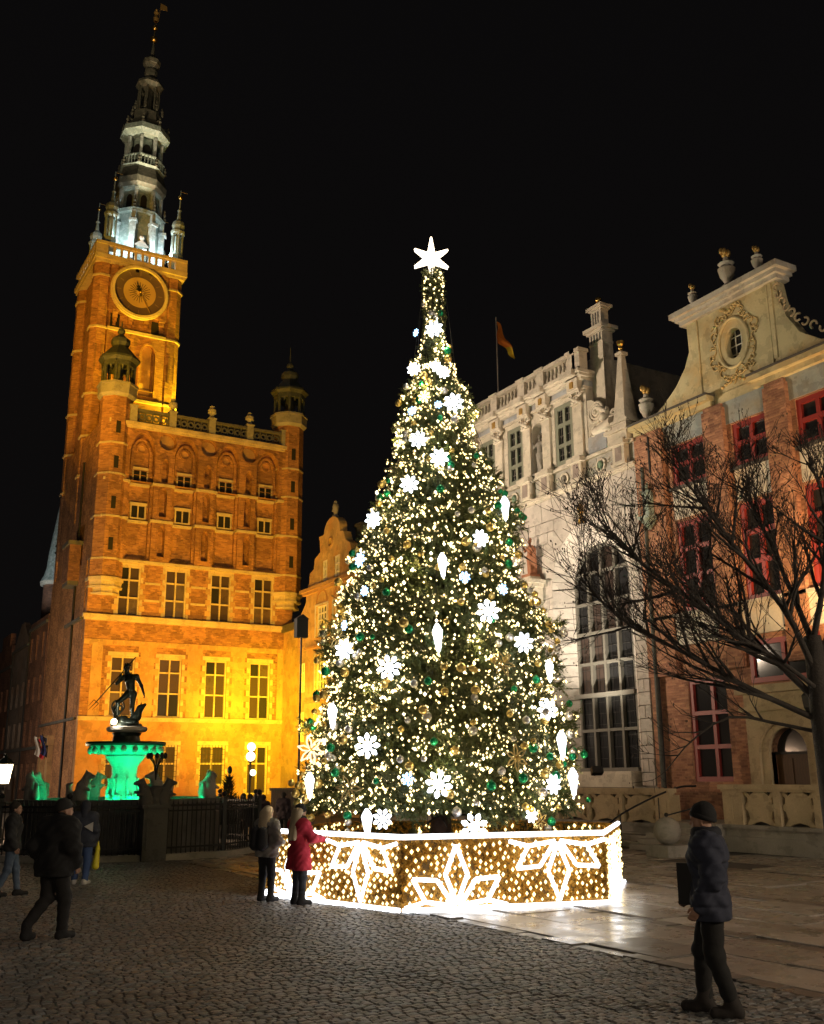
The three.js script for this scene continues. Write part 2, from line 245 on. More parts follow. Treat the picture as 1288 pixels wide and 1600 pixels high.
// ---------------------------------------------------------------- the town hall with its clock tower
{
  const Hh = thing('town_hall', 'tall orange-lit brick town hall with a clock tower and pinnacled spire', 'town hall', [0, 0, -62]);
  const X0 = 13.4, X1 = 26.8, bays = [15.9, 18.8, 21.72, 24.66], up = [16.15, 19.0, 21.82, 24.62], mid = [17.6, 20.43, 23.25];
  new B().box(X0, X1, 0, 15.05, -11, -0.62).box(X0 + 0.1, X1 - 0.1, 15.05, 23.95, -11, -0.72).mesh('wall', mat.brick, Hh);
  // ground floor and first floor front, with window openings
  const gW = [[15.05, 16.5], [17.93, 19.4], [20.78, 22.43], [23.84, 25.26]], gB = [1.6, 1.6, 1.66, 1.1];
  const lW = bays.map((b, i) => [b - 0.72 - 0.12 + (i > 1 ? 0.04 : 0), b + 0.62]);
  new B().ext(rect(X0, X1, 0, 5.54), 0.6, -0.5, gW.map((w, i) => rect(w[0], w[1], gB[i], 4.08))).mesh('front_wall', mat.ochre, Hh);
  new B().ext(rect(X0, X1, 5.54, 11.58), 0.56, -0.5, lW.map((w) => rect(w[0], w[1], 5.7, 9.28))).mesh('front_wall', mat.brick, Hh);
  const WW = [[15.2, 16.57], [18.1, 19.5], [21.05, 22.44], [23.98, 25.36]];
  new B().ext(rect(X0 + 0.04, X1 - 0.04, 11.58, 15.05), 0.5, -0.5, WW.map((w) => rect(w[0], w[1], 11.7, 14.84))).mesh('front_wall', mat.brick, Hh);
  // plaster strips of the first floor and the frieze above it
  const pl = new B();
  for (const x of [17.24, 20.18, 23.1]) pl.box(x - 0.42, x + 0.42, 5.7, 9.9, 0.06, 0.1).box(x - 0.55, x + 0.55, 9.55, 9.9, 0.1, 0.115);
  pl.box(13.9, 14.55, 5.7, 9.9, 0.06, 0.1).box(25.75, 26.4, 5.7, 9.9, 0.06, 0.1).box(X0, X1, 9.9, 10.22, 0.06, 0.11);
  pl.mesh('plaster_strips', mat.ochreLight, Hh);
  // toothed stone surrounds, each stone its own piece
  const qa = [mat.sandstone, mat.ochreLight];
  function surround(w, y0, y1, z, h, out) {
    for (const sd of [-1, 1]) { let i = 0; for (let y = y0; y < y1 - 0.05; y += h, i++) { const L = i % 2 ? out : out * 0.55, x = sd < 0 ? w[0] : w[1], yy = Math.min(y + h, y1); const m = new B(); sd < 0 ? m.box(x - L, x, y + 0.006, yy - 0.006, z, z + 0.035) : m.box(x, x + L, y + 0.006, yy - 0.006, z, z + 0.035); m.mesh('quoin_stone', qa[i % 2], Hh); } }
    new B().box(w[0] - out * 0.55, w[1] + out * 0.55, y1, y1 + 0.24, z, z + 0.035).mesh('lintel', mat.sandstone, Hh);
  }
  lW.forEach((w) => surround(w, 5.7, 9.28, 0.06, 0.36, 0.34));
  gW.forEach((w, i) => surround(w, gB[i], 4.08, 0.1, 0.34, 0.3));
  WW.forEach((w) => surround(w, 11.7, 14.84, 0, 0.35, 0.3));
  const bm = new B();
  for (const x of [17.33, 20.27, 23.2]) for (const y of [12.68, 13.75]) bm.box(x - 0.48, x + 0.48, y, y + 0.14, 0, 0.03);
  bm.mesh('stone_bands', mat.sandstone, Hh);
  gW.forEach((w, i) => windowPart(Hh, w[0], w[1], gB[i], 4.08, -0.14, [(w[0] + w[1]) / 2], [2.98], 0.1, mat.sandstone, mat.glassBrown, 0.14));
  gW.slice(0, 3).forEach((w, i) => { const gr = new B(); for (let k = 1; k < 8; k++) gr.box(w[0] + k * (w[1] - w[0]) / 8 - 0.012, w[0] + k * (w[1] - w[0]) / 8 + 0.012, gB[i], 4.08, 0.02, 0.04); for (let k = 1; k < 8; k++) gr.box(w[0], w[1], gB[i] + k * 0.31 - 0.012, gB[i] + k * 0.31 + 0.012, 0.04, 0.055); gr.mesh('window_grille', mat.iron, Hh); });
  lW.forEach((w, i) => windowPart(Hh, w[0], w[1], 5.7, 9.28, -0.16, [(w[0] + w[1]) / 2], [7.13, 8.39], 0.085, mat.sandstone, mat.glassBrown, 0.15));
  WW.forEach((w) => windowPart(Hh, w[0], w[1], 11.7, 14.84, -0.19, [(w[0] + w[1]) / 2], [12.87, 13.96], 0.09, mat.sandstone, mat.glassBrown, 0.16));
  // string courses
  new B().box(X0 - 0.06, X1 + 0.06, 5.54, 5.68, 0.06, 0.2).box(X0 - 0.04, X1 + 0.04, 5.44, 5.54, 0.1, 0.15).mesh('string_course', mat.sandstone, Hh);
  new B().box(X0 - 0.2, X1 + 0.1, 11.5, 11.7, -0.02, 0.3).box(X0 - 0.1, X1 + 0.05, 11.34, 11.5, 0.06, 0.16).mesh('string_course', mat.sandstone, Hh);
  new B().box(X0 + 0.9, X1 - 1.1, 14.98, 15.16, -0.02, 0.34).mesh('string_course', mat.sandstone, Hh);
  // upper front: piers between deep bays, pointed niches, ledges, blind arches and round panels
  const U0 = 13.9, U1 = 26.6, edges = [U0, ...up.flatMap((x) => [x - 0.82, x + 0.82]), U1];
  function band(y0, y1, nich) {
    const b = new B();
    for (let i = 0; i < edges.length; i += 2) {
      const a = edges[i], c = edges[i + 1], m = mid[i / 2 - 1], inner = i > 0 && i < edges.length - 2;
      b.ext(rect(a, c, y0, y1), 0.5, -0.2, inner ? [gothic(m, 0.23, nich[0], nich[1], nich[2])] : []);
      if (inner) b.ext(gothic(m, 0.31, nich[0], nich[1], nich[2] + 0.12), 0.07, 0.3, [gothic(m, 0.23, nich[0] + 0.01, nich[1], nich[2])]);
      for (const [q, s] of [[a, 1], [c, -1]]) b.box(Math.min(q - s * 0.16, q), Math.max(q - s * 0.16, q), y0, y1, -0.2, 0.1);
    }
    b.box(U0, U1, y0, y1, -0.75, -0.2); return b;
  }
  band(15.16, 17.66, [15.5, 17.1, 17.5]).mesh('upper_wall', mat.brick, Hh);
  band(17.84, 20.06, [18.05, 19.55, 19.95]).mesh('upper_wall', mat.brick, Hh);
  {
    const holes = [...up.map((x) => gothic(x, 0.79, 20.24, 22.25, 23.45)), ...[17.72, 20.5, 23.3].map((x) => disc(x, 23.08, 0.56)), ...mid.map((x) => gothic(x + 0.04, 0.22, 20.34, 21.5, 21.9))];
    const b = new B().ext(rect(U0, U1, 20.22, 23.8), 0.5, -0.2, holes).box(U0, U1, 20.06, 23.8, -0.75, -0.2);
    up.forEach((x) => { b.ext(gothic(x, 0.9, 20.6, 22.25, 23.58), 0.06, 0.3, [gothic(x, 0.79, 20.61, 22.25, 23.45)]); b.ext(gothic(x, 0.66, 21.02, 22.2, 23.12), 0.22, -0.2, [gothic(x, 0.5, 21.03, 22.2, 22.98)]); b.ring(x, 22.5, -0.2, 0.24, 0.34, 0.16); });
    mid.forEach((x) => b.ext(gothic(x + 0.04, 0.31, 20.9, 21.5, 22.02), 0.06, 0.3, [gothic(x + 0.04, 0.22, 20.91, 21.5, 21.9)]));
    b.mesh('upper_wall', mat.brick, Hh);
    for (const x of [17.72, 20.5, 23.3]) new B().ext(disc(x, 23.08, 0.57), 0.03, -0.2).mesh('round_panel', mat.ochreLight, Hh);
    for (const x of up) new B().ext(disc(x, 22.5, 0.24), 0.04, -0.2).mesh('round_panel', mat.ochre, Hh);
  }
  for (const y of [17.75, 20.14]) {
    const b = new B();
    for (let i = 0; i < edges.length; i += 2) b.box(edges[i] - 0.12, edges[i + 1] + 0.12, y - 0.09, y + 0.08, -0.2, 0.42);
    up.forEach((x) => b.box(x - 0.62, x + 0.62, y - 0.16, y + 0.0, -0.2, 0.06)); b.mesh('ledge', mat.sandstone, Hh);
  }
  up.forEach((x) => {                                            // twin windows in the bays
    for (const [y0, y1] of [[20.24, 21.12], [17.86, 18.8]]) { windowPart(Hh, x - 0.5, x + 0.5, y0, y1, -0.12, [x], [], 0.075, mat.sandstone, mat.glass, 0.1); new B().box(x - 0.54, x + 0.54, y1, y1 + 0.12, -0.2, -0.02).mesh('lintel', mat.sandstone, Hh); }
    const s = new B(), n = 5; for (let k = 0; k < n; k++) s.box(x - 0.8 + 0.08 * k, x + 0.8 - 0.08 * k, 15.16 + k * 0.075, 15.235 + k * 0.075, -0.2, 0.28 - 0.09 * k); s.mesh('stepped_sill', mat.brickDark, Hh);  // sill in darker brick, standing in for shade at the bay foot
  });
  new B().box(U0, U1, 23.8, 24.05, -0.7, 0.5).box(U0, U1, 23.66, 23.8, 0.3, 0.4).mesh('cornice', mat.sandstone, Hh);
  new B().box(14, 26.6, 23.95, 24.0, -10.9, -0.7).mesh('roof', mat.roofTile, Hh);
  {                                                              // pierced balustrade
    const b = new B().box(15.2, 25.9, 24.05, 24.2, 0, 0.3).box(15.2, 25.9, 24.86, 25.02, -0.04, 0.34);
    for (let x = 15.3; x < 25.8; x += 0.46) b.ring(x + 0.23, 24.53, 0.1, 0.12, 0.21, 0.1, 12).box(x - 0.03, x + 0.03, 24.2, 24.86, 0.08, 0.22);
    b.mesh('balustrade', mat.darkStone, Hh);
    for (const x of [15.4, 17.95, 20.6, 23.25, 25.75]) { new B().box(x - 0.22, x + 0.22, 24.05, 25.12, -0.08, 0.4).box(x - 0.28, x + 0.28, 25.12, 25.2, -0.12, 0.44).mesh('balustrade_post', mat.greyStone, Hh); if (x > 16 && x < 25) new B().lathe([[0.12, 0], [0.2, 0.1], [0.1, 0.2], [0.27, 0.42], [0.28, 0.6], [0.14, 0.78], [0.17, 0.86], [0, 0.98]], x, 25.2, 0.16, 10).sph(x - 0.2, 25.62, 0.16, 0.11, 8).sph(x + 0.2, 25.62, 0.16, 0.11, 8).mesh('urn_finial', mat.greyStone, Hh); }
  }
  // corner turrets on corbels
  for (const [tx, top] of [[14.45, 0], [26.35, 1]]) {
    const t = new B().cyl(tx, 13.95, 26.0, -0.38, 1.04, 1.02, 8, Math.PI / 8).mesh('corner_turret', mat.brick, Hh), z = -0.38;
    new B().cyl(tx, 13.72, 13.95, z, 1.14, 1.14, 8, Math.PI / 8).cyl(tx, 13.4, 13.72, z, 1.02, 1.06, 8, Math.PI / 8).cyl(tx, 13.28, 13.4, z, 1.08, 1.1, 8, Math.PI / 8).cyl(tx, 13.0, 13.28, z, 0.86, 0.86, 8, Math.PI / 8).cyl(tx, 12.88, 13.0, z, 0.94, 0.96, 8, Math.PI / 8).mesh('corbel', mat.sandstone, t);
    for (const yb of [15.02, 17.68, 20.4, 22.4]) new B().cyl(tx, yb, yb + 0.12, z, 1.08, 1.08, 8, Math.PI / 8).mesh('turret_band', mat.sandstone, t);
    for (const y of [15.6, 18.2, 20.8, 23.1]) new B().box(tx - 0.14, tx + 0.14, y, y + 0.78, z + 0.9, z + 0.985).mesh('slit_window', mat.dark, t);
    new B().cyl(tx, 25.55, 25.75, z, 1.1, 1.25, 8, Math.PI / 8).cyl(tx, 25.75, 26.35, z, 1.22, 1.24, 8, Math.PI / 8).cyl(tx, 26.35, 26.5, z, 1.32, 1.3, 8, Math.PI / 8).mesh('parapet', mat.greyStone, t);
    const l = new B().cyl(tx, 26.5, 28.0, z, 0.3, 0.3, 8);
    for (let k = 0; k < 8; k++) { const a = (k + 0.5) * Math.PI / 4, x = tx + 0.98 * Math.sin(a), zz = z + 0.98 * Math.cos(a); l.cyl(x, 26.5, 27.9, zz, 0.1, 0.1, 8); const c = k * Math.PI / 4; l.add(new THREE.BoxGeometry(0.76, 0.34, 0.16), new THREE.Matrix4().makeRotationY(c).setPosition(tx + 0.95 * Math.sin(c), 27.85, z + 0.95 * Math.cos(c))); l.add(new THREE.ConeGeometry(0.1, 0.34, 6).rotateX(Math.PI), new THREE.Matrix4().makeTranslation(tx + 0.95 * Math.sin(c), 27.52, z + 0.95 * Math.cos(c))); }
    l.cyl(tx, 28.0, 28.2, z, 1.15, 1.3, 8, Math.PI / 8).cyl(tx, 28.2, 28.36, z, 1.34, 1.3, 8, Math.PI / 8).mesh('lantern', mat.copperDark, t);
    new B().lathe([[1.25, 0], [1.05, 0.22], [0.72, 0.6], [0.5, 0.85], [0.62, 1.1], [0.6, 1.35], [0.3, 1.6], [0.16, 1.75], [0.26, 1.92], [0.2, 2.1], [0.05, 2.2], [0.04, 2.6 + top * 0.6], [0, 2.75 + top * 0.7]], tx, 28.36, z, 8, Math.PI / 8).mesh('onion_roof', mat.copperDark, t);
  }
  // left side wall: drainpipes, ledge, little oriel
  new B().cyl(13.32, 0, 22, -3.2, 0.07).mesh('drainpipe', mat.iron, Hh);
  new B().box(12.7, 13.4, 14.1, 16.4, -4.4, -2.6).mesh('oriel', mat.brickDark, Hh);
  new B().box(12.6, 13.5, 16.4, 16.65, -4.5, -2.5).box(12.75, 13.4, 13.85, 14.1, -4.3, -2.7).mesh('oriel_trim', mat.darkStone, Hh);
  new B().box(13.2, 13.39, 11.42, 11.6, -5, -0.5).box(13.25, 13.39, 5.5, 5.66, -11, -0.5).mesh('string_course', mat.darkStone, Hh);
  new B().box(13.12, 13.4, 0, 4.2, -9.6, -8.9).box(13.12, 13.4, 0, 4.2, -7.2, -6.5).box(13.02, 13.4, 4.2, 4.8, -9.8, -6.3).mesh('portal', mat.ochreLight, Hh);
  // ---- tower
  const tx0 = 13.42, tx1 = 19.72, zf = -5, D = 6.3, cx = 16.57;
  const T = new B().box(tx0 + 0.5, tx1 - 0.5, 0, 38, zf - D + 0.3, zf - 0.3).mesh('tower', mat.brick, Hh);
  {
    for (const [x, z] of [[tx0 + 0.68, zf - 0.68], [tx1 - 0.68, zf - 0.68], [tx0 + 0.68, zf - D + 0.68], [tx1 - 0.68, zf - D + 0.68]]) new B().cyl(x, 0, 37.4, z, 0.74, 0.72, 8, Math.PI / 8).mesh('corner_pier', mat.brick, T);
    // lower front panel with pointed niches, upper panel with corbels
    const nx = [15.62, 17.46];
    new B().ext(rect(tx0 + 1.1, tx1 - 1.1, 24, 32.4), 0.28, zf - 0.3, [...nx.map((x) => gothic(x, 0.52, 27.95, 31.0, 31.8)), [[14.9, 26.2], [15.9, 26.2], [15.9, 27.2], [14.9, 27.2]]]).mesh('tower_front', mat.brick, T);
    nx.forEach((x) => { new B().ext(gothic(x, 0.53, 27.94, 31.0, 31.82), 0.05, zf - 0.32).mesh('niche_panel', mat.ochreLight, T); new B().ext(gothic(x, 0.64, 28.3, 31.0, 31.96), 0.07, zf - 0.02, [gothic(x, 0.52, 28.31, 31.0, 31.8)]).mesh('niche_moulding', mat.brick, T); new B().box(x + 0.3, x + 0.42, 28, 31.3, zf - 0.26, zf - 0.1).mesh('niche_shaft', mat.brickDark, T); });
    new B().box(cx - 2.05, cx + 2.05, 27.4, 27.6, zf - 0.1, zf + 0.12).box(tx0 + 1.1, tx1 - 1.1, 32.4, 32.62, zf - 0.1, zf + 0.1).mesh('string_course', mat.sandstone, T);
    for (const [x, z] of [[tx0 + 0.68, zf - 0.68], [tx1 - 0.68, zf - 0.68], [tx0 + 0.68, zf - D + 0.68]]) for (const y of [21.6, 24.4, 27.45, 32.42, 36.35]) new B().cyl(x, y, y + 0.15, z, 0.84, 0.82, 8, Math.PI / 8).mesh('pier_band', mat.sandstone, T);
    for (const [x, z, dx] of [[tx0 + 0.42, zf + 0.0, 0.05], [tx0 + 0.86, zf + 0.03, 0.09], [tx1 - 0.74, zf + 0.03, 0.07], [tx1 - 0.4, zf - 0.02, 0.05]]) new B().box(x - dx, x + dx, 29.2, 31.2, z - 0.06, z + 0.02).mesh('slit_window', mat.brickDark, T);
    const pb = new B().box(tx0 + 1.1, tx1 - 1.1, 32.62, 33.9, zf - 0.3, zf - 0.24);
    for (let i = 0; i < 4; i++) for (let s = 0; s < 4; s++) pb.box(14.85 + i * 1.1 - 0.05 + s * 0.03, 15.1 + i * 1.1 + 0.1 - s * 0.03, 33.7 - s * 0.28, 33.98 - s * 0.28, zf - 0.3, zf + 0.12 - s * 0.1);
    pb.mesh('corbel_table', mat.brick, T);
    new B().ext(rect(tx0 + 1.1, tx1 - 1.1, 33.9, 37.5), 0.3, zf - 0.3).mesh('tower_front', mat.brick, T);
    for (const x of [15.05, 17.95]) new B().box(x - 0.32, x + 0.32, 32.75, 33.75, zf - 0.22, zf - 0.2).mesh('sound_opening', mat.dark, T);
    // clock
    const cy = 35.6, z = zf;
    const clk = new B().ext(disc(cx, cy, 1.8, 48), 0.12, z).mesh('clock_dial', M(col(0.11, 0.075, 0.06), { roughness: 0.5 }), Hh);
    new B().ring(cx, cy, z, 1.8, 1.98, 0.34, 64).ring(cx, cy, z, 1.98, 2.06, 0.22, 64).mesh('dial_rim', mat.sandstone, clk);
    new B().ext(disc(cx, cy, 1.15, 48), 0.03, z + 0.12).mesh('dial_centre', M(col(0.5, 0.34, 0.14), { roughness: 0.5, metalness: 0.2 }), clk);
    const ry = new B(); for (let i = 0; i < 24; i++) { const a = i / 24 * 6.283; ry.add(new THREE.BoxGeometry(0.035, i % 2 ? 0.42 : 0.56, 0.015), new THREE.Matrix4().makeRotationZ(a).setPosition(cx - Math.sin(a) * 0.52, cy + Math.cos(a) * 0.52, z + 0.158)); } ry.mesh('dial_rays', M(col(0.05, 0.03, 0.02)), clk);
    const nm = new B(); for (let i = 0; i < 12; i++) { const a = i / 12 * 6.283; nm.add(new THREE.BoxGeometry(0.05, 0.3, 0.015), new THREE.Matrix4().makeRotationZ(a).setPosition(cx - Math.sin(a) * 1.47, cy + Math.cos(a) * 1.47, z + 0.128)); } nm.mesh('hour_marks', M(col(0.2, 0.14, 0.09)), clk);
    const hand = (a, pts, m) => { const g = new B().ext(pts, 0.03).geo(); g.applyMatrix4(new THREE.Matrix4().makeRotationZ(a).setPosition(cx, cy, z + 0.18)); shape(g, 'clock_hand', m, clk); };
    hand(0.32, [[-0.05, -0.3], [0.05, -0.3], [0.07, 0.1], [0.2, 0.25], [0.09, 0.32], [0.14, 0.48], [0.05, 0.52], [0, 0.86], [-0.05, 0.52], [-0.14, 0.48], [-0.09, 0.32], [-0.2, 0.25], [-0.07, 0.1]], mat.dark);
    hand(-2.62, [[-0.04, -0.4], [0.04, -0.4], [0.035, 1.2], [0, 1.62], [-0.035, 1.2]], mat.dullGold);
    new B().sph(cx, cy, z + 0.24, 0.1, 10).mesh('hand_boss', mat.gold, clk);
    // gallery
    new B().box(tx0 - 0.02, tx1 + 0.1, 37.4, 37.62, zf - D - 0.05, zf + 0.06).box(tx0 - 0.12, tx1 + 0.2, 37.62, 37.98, zf - D - 0.15, zf + 0.22).mesh('gallery_cornice', mat.sandstone, T);
    const ga = new B().box(tx0 - 0.1, tx1 + 0.18, 38.72, 38.95, zf - 0.16, zf + 0.2).box(tx0 - 0.1, tx0 + 0.24, 38.72, 38.95, zf - D, zf - 0.16).box(tx1 - 0.16, tx1 + 0.18, 38.72, 38.95, zf - D, zf - 0.16).box(tx0 - 0.1, tx0 + 0.75, 37.98, 38.72, zf - 0.12, zf + 0.16).box(tx1 - 0.7, tx1 + 0.18, 37.98, 38.72, zf - 0.12, zf + 0.16);
    for (let k = 0; k < 9; k++) ga.box(14.55 + k * 0.5, 14.72 + k * 0.5, 37.98, 38.72, zf - 0.04, zf + 0.1);
    for (let k = 0; k < 9; k++) ga.box(tx0 + 0.02, tx0 + 0.16, 37.98, 38.72, zf - 1 - k * 0.6, zf - 0.8 - k * 0.6);
    ga.mesh('gallery_parapet', mat.sandstone, T);
    const fr = new B(); for (let k = 0; k < 8; k++) fr.box(14.75 + k * 0.48, 15.0 + k * 0.48, 37.12, 37.4, zf - 0.1, zf + 0.1 + 0.02 * (k % 2)); fr.mesh('dentils', mat.brick, T);
  }
  // ---- spire, eight-sided, in stages; it leans very slightly
  const sp = new THREE.Group(); sp.name = 'spire'; sp.position.set(16.8, 38.9, -8.2); sp.rotation.z = -0.02; Hh.add(sp);
  const o8 = Math.PI / 8, y = (v) => v - 38.9;
  for (const [a, b, r, q] of [[38.9, 43, 1.72, 1.62], [43.25, 45.1, 1.5, 1.4], [47.3, 49.9, 0.95, 0.9]]) new B().cyl(0, y(a), y(b), 0, r, q, 8, o8).mesh('spire_wall', mat.copper, sp);
  for (let k = 0; k < 8; k++) { const pil = new B(); const a = (k + 0.5) * Math.PI / 4, s = Math.sin(a), c = Math.cos(a); const q = (r, y0, y1, w) => pil.add(new THREE.BoxGeometry(w, y1 - y0, w), new THREE.Matrix4().makeRotationY(a).setPosition(s * r, (y0 + y1) / 2, c * r)); q(1.86, 0, y(41.9), 0.4); q(1.92, y(41.9), y(42.1), 0.56); q(1.84, y(42.1), y(42.9), 0.3); pil.mesh('buttress', mat.copperPale, sp); for (const [r, y0, y1, w] of [[1.62, 43.25, 45, 0.24], [1.34, 47.4, 49.7, 0.2]]) new B().add(new THREE.BoxGeometry(w, y1 - y0, w), new THREE.Matrix4().makeRotationY(a).setPosition(s * r, y((y0 + y1) / 2), c * r)).mesh('buttress', mat.copperPale, sp); }
  new B().cyl(0, y(42.9), y(43.1), 0, 1.95, 2.02, 8, o8).cyl(0, y(43.1), y(43.25), 0, 2.05, 1.6, 8, o8).cyl(0, y(44.95), y(45.15), 0, 1.6, 1.72, 8, o8).cyl(0, y(47.86), y(47.98), 0, 1.66, 1.66, 8, o8).cyl(0, y(46.95), y(47.1), 0, 1.6, 1.75, 8, o8).cyl(0, y(49.8), y(50.1), 0, 1.5, 1.85, 8, o8).cyl(0, y(50.1), y(50.55), 0, 1.9, 1.86, 8, o8).mesh('spire_cornice', mat.copper, sp);
  new B().lathe([[1.72, y(45.15)], [1.92, y(45.4)], [1.95, y(45.9)], [1.78, y(46.4)], [1.62, y(46.9)]], 0, 0, 0, 8, o8).lathe([[1.84, y(50.55)], [1.5, y(50.95)], [1.2, y(51.4)], [1.12, y(51.9)], [1.15, y(52.2)], [0.8, y(52.5)]], 0, 0, 0, 8, o8).lathe([[1.05, y(54.9)], [1.0, y(55.15)], [0.6, y(55.5)], [0.4, y(55.8)], [0.5, y(56.0)], [0.52, y(56.35)], [0.36, y(56.6)], [0.66, y(56.9)], [0.7, y(57.25)], [0.4, y(57.6)], [0.16, y(57.9)], [0.1, y(58.6)], [0.07, y(59.2)]], 0, 0, 0, 8, o8).mesh('spire_roof', mat.copperMid, sp);
  const la = new B(); for (let k = 0; k < 8; k++) { const a = (k + 0.5) * Math.PI / 4; la.rod([0.8 * Math.sin(a), y(52.4), 0.8 * Math.cos(a)], [0.78 * Math.sin(a), y(54.6), 0.78 * Math.cos(a)], 0.09); la.sph(1.15 * Math.sin(a), y(52.5), 1.15 * Math.cos(a), 0.12, 8, 2); } la.cyl(0, y(52.4), y(54.6), 0, 0.4, 0.36, 8, o8).cyl(0, y(54.5), y(54.9), 0, 0.8, 1.08, 8, o8).mesh('spire_lantern', mat.copperMid, sp);
  for (let k = 0; k < 8; k++) { const a = k * Math.PI / 4, w = new B().ext(gothic(0, 0.22, 0, 0.75, 1.05), 0.05).geo(); for (const [r, yy, s] of [[1.4, 43.5, 1], [0.95, 47.7, 1.4]]) { const g = w.clone(); g.scale(s * 1.05, s, 1); g.applyMatrix4(new THREE.Matrix4().makeRotationY(a).setPosition(Math.sin(a) * r * 0.96, y(yy), Math.cos(a) * r * 0.96)); shape(g, 'louvre_opening', mat.dark, sp); } }
  { new B().box(-0.42, 0.42, 0, 1.1, 1.5, 1.9).mesh('spire_door', mat.copper, sp); new B().ext([[-0.62, 1.1], [0.62, 1.1], [0, 1.65]], 0.45, 1.5).sph(0, 1.85, 1.75, 0.2, 10).mesh('pediment', mat.trim, sp); }
  const br = new B(); for (let k = 0; k < 40; k++) { const a = k / 40 * 6.283; br.rod([1.58 * Math.sin(a), y(47.1), 1.58 * Math.cos(a)], [1.58 * Math.sin(a), y(47.9), 1.58 * Math.cos(a)], 0.03, 0.03, 4); } br.mesh('spire_balustrade', mat.copper, sp);
  new B().sph(0, y(59.4), 0, 0.3, 12).sph(0, y(60.5), 0, 0.23, 12).cyl(0, y(58), y(61.2), 0, 0.05, 0.04, 6).mesh('gilded_ball', mat.gold, sp);
  new B().lathe([[0.16, 0], [0.2, 0.3], [0.13, 0.6], [0.2, 0.85], [0.08, 1.0]], 0, y(61.1), 0, 10).sph(0, y(62.2), 0, 0.13, 8).rod([0.22, y(61.2), 0], [0.3, y(63), 0], 0.02).ext([[0.3, y(62.4)], [0.85, y(62.5)], [0.8, y(62.9)], [0.3, y(63)]], 0.02, 0).mesh('gilded_figure', mat.dullGold, sp);
  for (let k = 0; k < 8; k++) {                                  // volutes and small finials at the stages
    const a = (k + 0.5) * Math.PI / 4, sn = Math.sin(a), cs = Math.cos(a);
    for (const [r, yy, h] of [[1.95, 43.25, 0.9], [1.72, 47.1, 0.7], [1.7, 50.6, 0.8], [1.12, 52.4, 0.7]]) new B().lathe([[0.1, 0], [0.13, 0.12 * h], [0.06, 0.3 * h], [0.12, 0.5 * h], [0.05, 0.75 * h], [0.07, 0.85 * h], [0.01, h]], r * sn, y(yy), r * cs, 8).mesh('stage_finial', mat.copperMid, sp);
    new B().add(new THREE.TorusGeometry(0.28, 0.07, 6, 14, 4.2), new THREE.Matrix4().makeRotationY(a - Math.PI / 2).setPosition(1.45 * sn, y(50.95), 1.45 * cs)).mesh('scroll_bracket', mat.copperMid, sp);
  }
  for (const [px, pz, h] of [[-2.45, 2.5, 0], [2.45, 2.5, 1], [-2.45, -2.3, 0], [2.45, -2.3, 0]]) {   // corner pinnacles
    const c = new B().cyl(px, 0, 0.7, pz, 0.62, 0.5, 8).cyl(px, 0.7, 2.3, pz, 0.2, 0.2, 8);
    for (let k = 0; k < 6; k++) { const a = k * Math.PI / 3; c.cyl(px + 0.38 * Math.sin(a), 0.7, 2.5, pz + 0.38 * Math.cos(a), 0.07, 0.07, 6); }
    c.lathe([[0.3, 2.4], [0.52, 2.5], [0.55, 2.65], [0.42, 2.9], [0.5, 3.15], [0.42, 3.45], [0.16, 3.75], [0.1, 4.4], [0.16, 4.5], [0.05, 4.7], [0.03, 6.2]], px, 0, pz, 8).mesh('corner_pinnacle', mat.copper, sp);
    new B().sph(px, 5.6, pz, 0.17, 10).sph(px, 3.55, pz + 0.1, 0.14, 8).mesh('gilded_ball', mat.gold, sp);
    new B().box(px - 0.02, px + 0.5, 6.1, 6.14, pz - 0.01, pz + 0.01).mesh('weather_vane', mat.dullGold, sp);
  }
}
// ---------------------------------------------------------------- row on the right: facades face -x; local x runs towards the camera (= world z), local z comes out of the wall
const RIGHT = -Math.PI / 2;
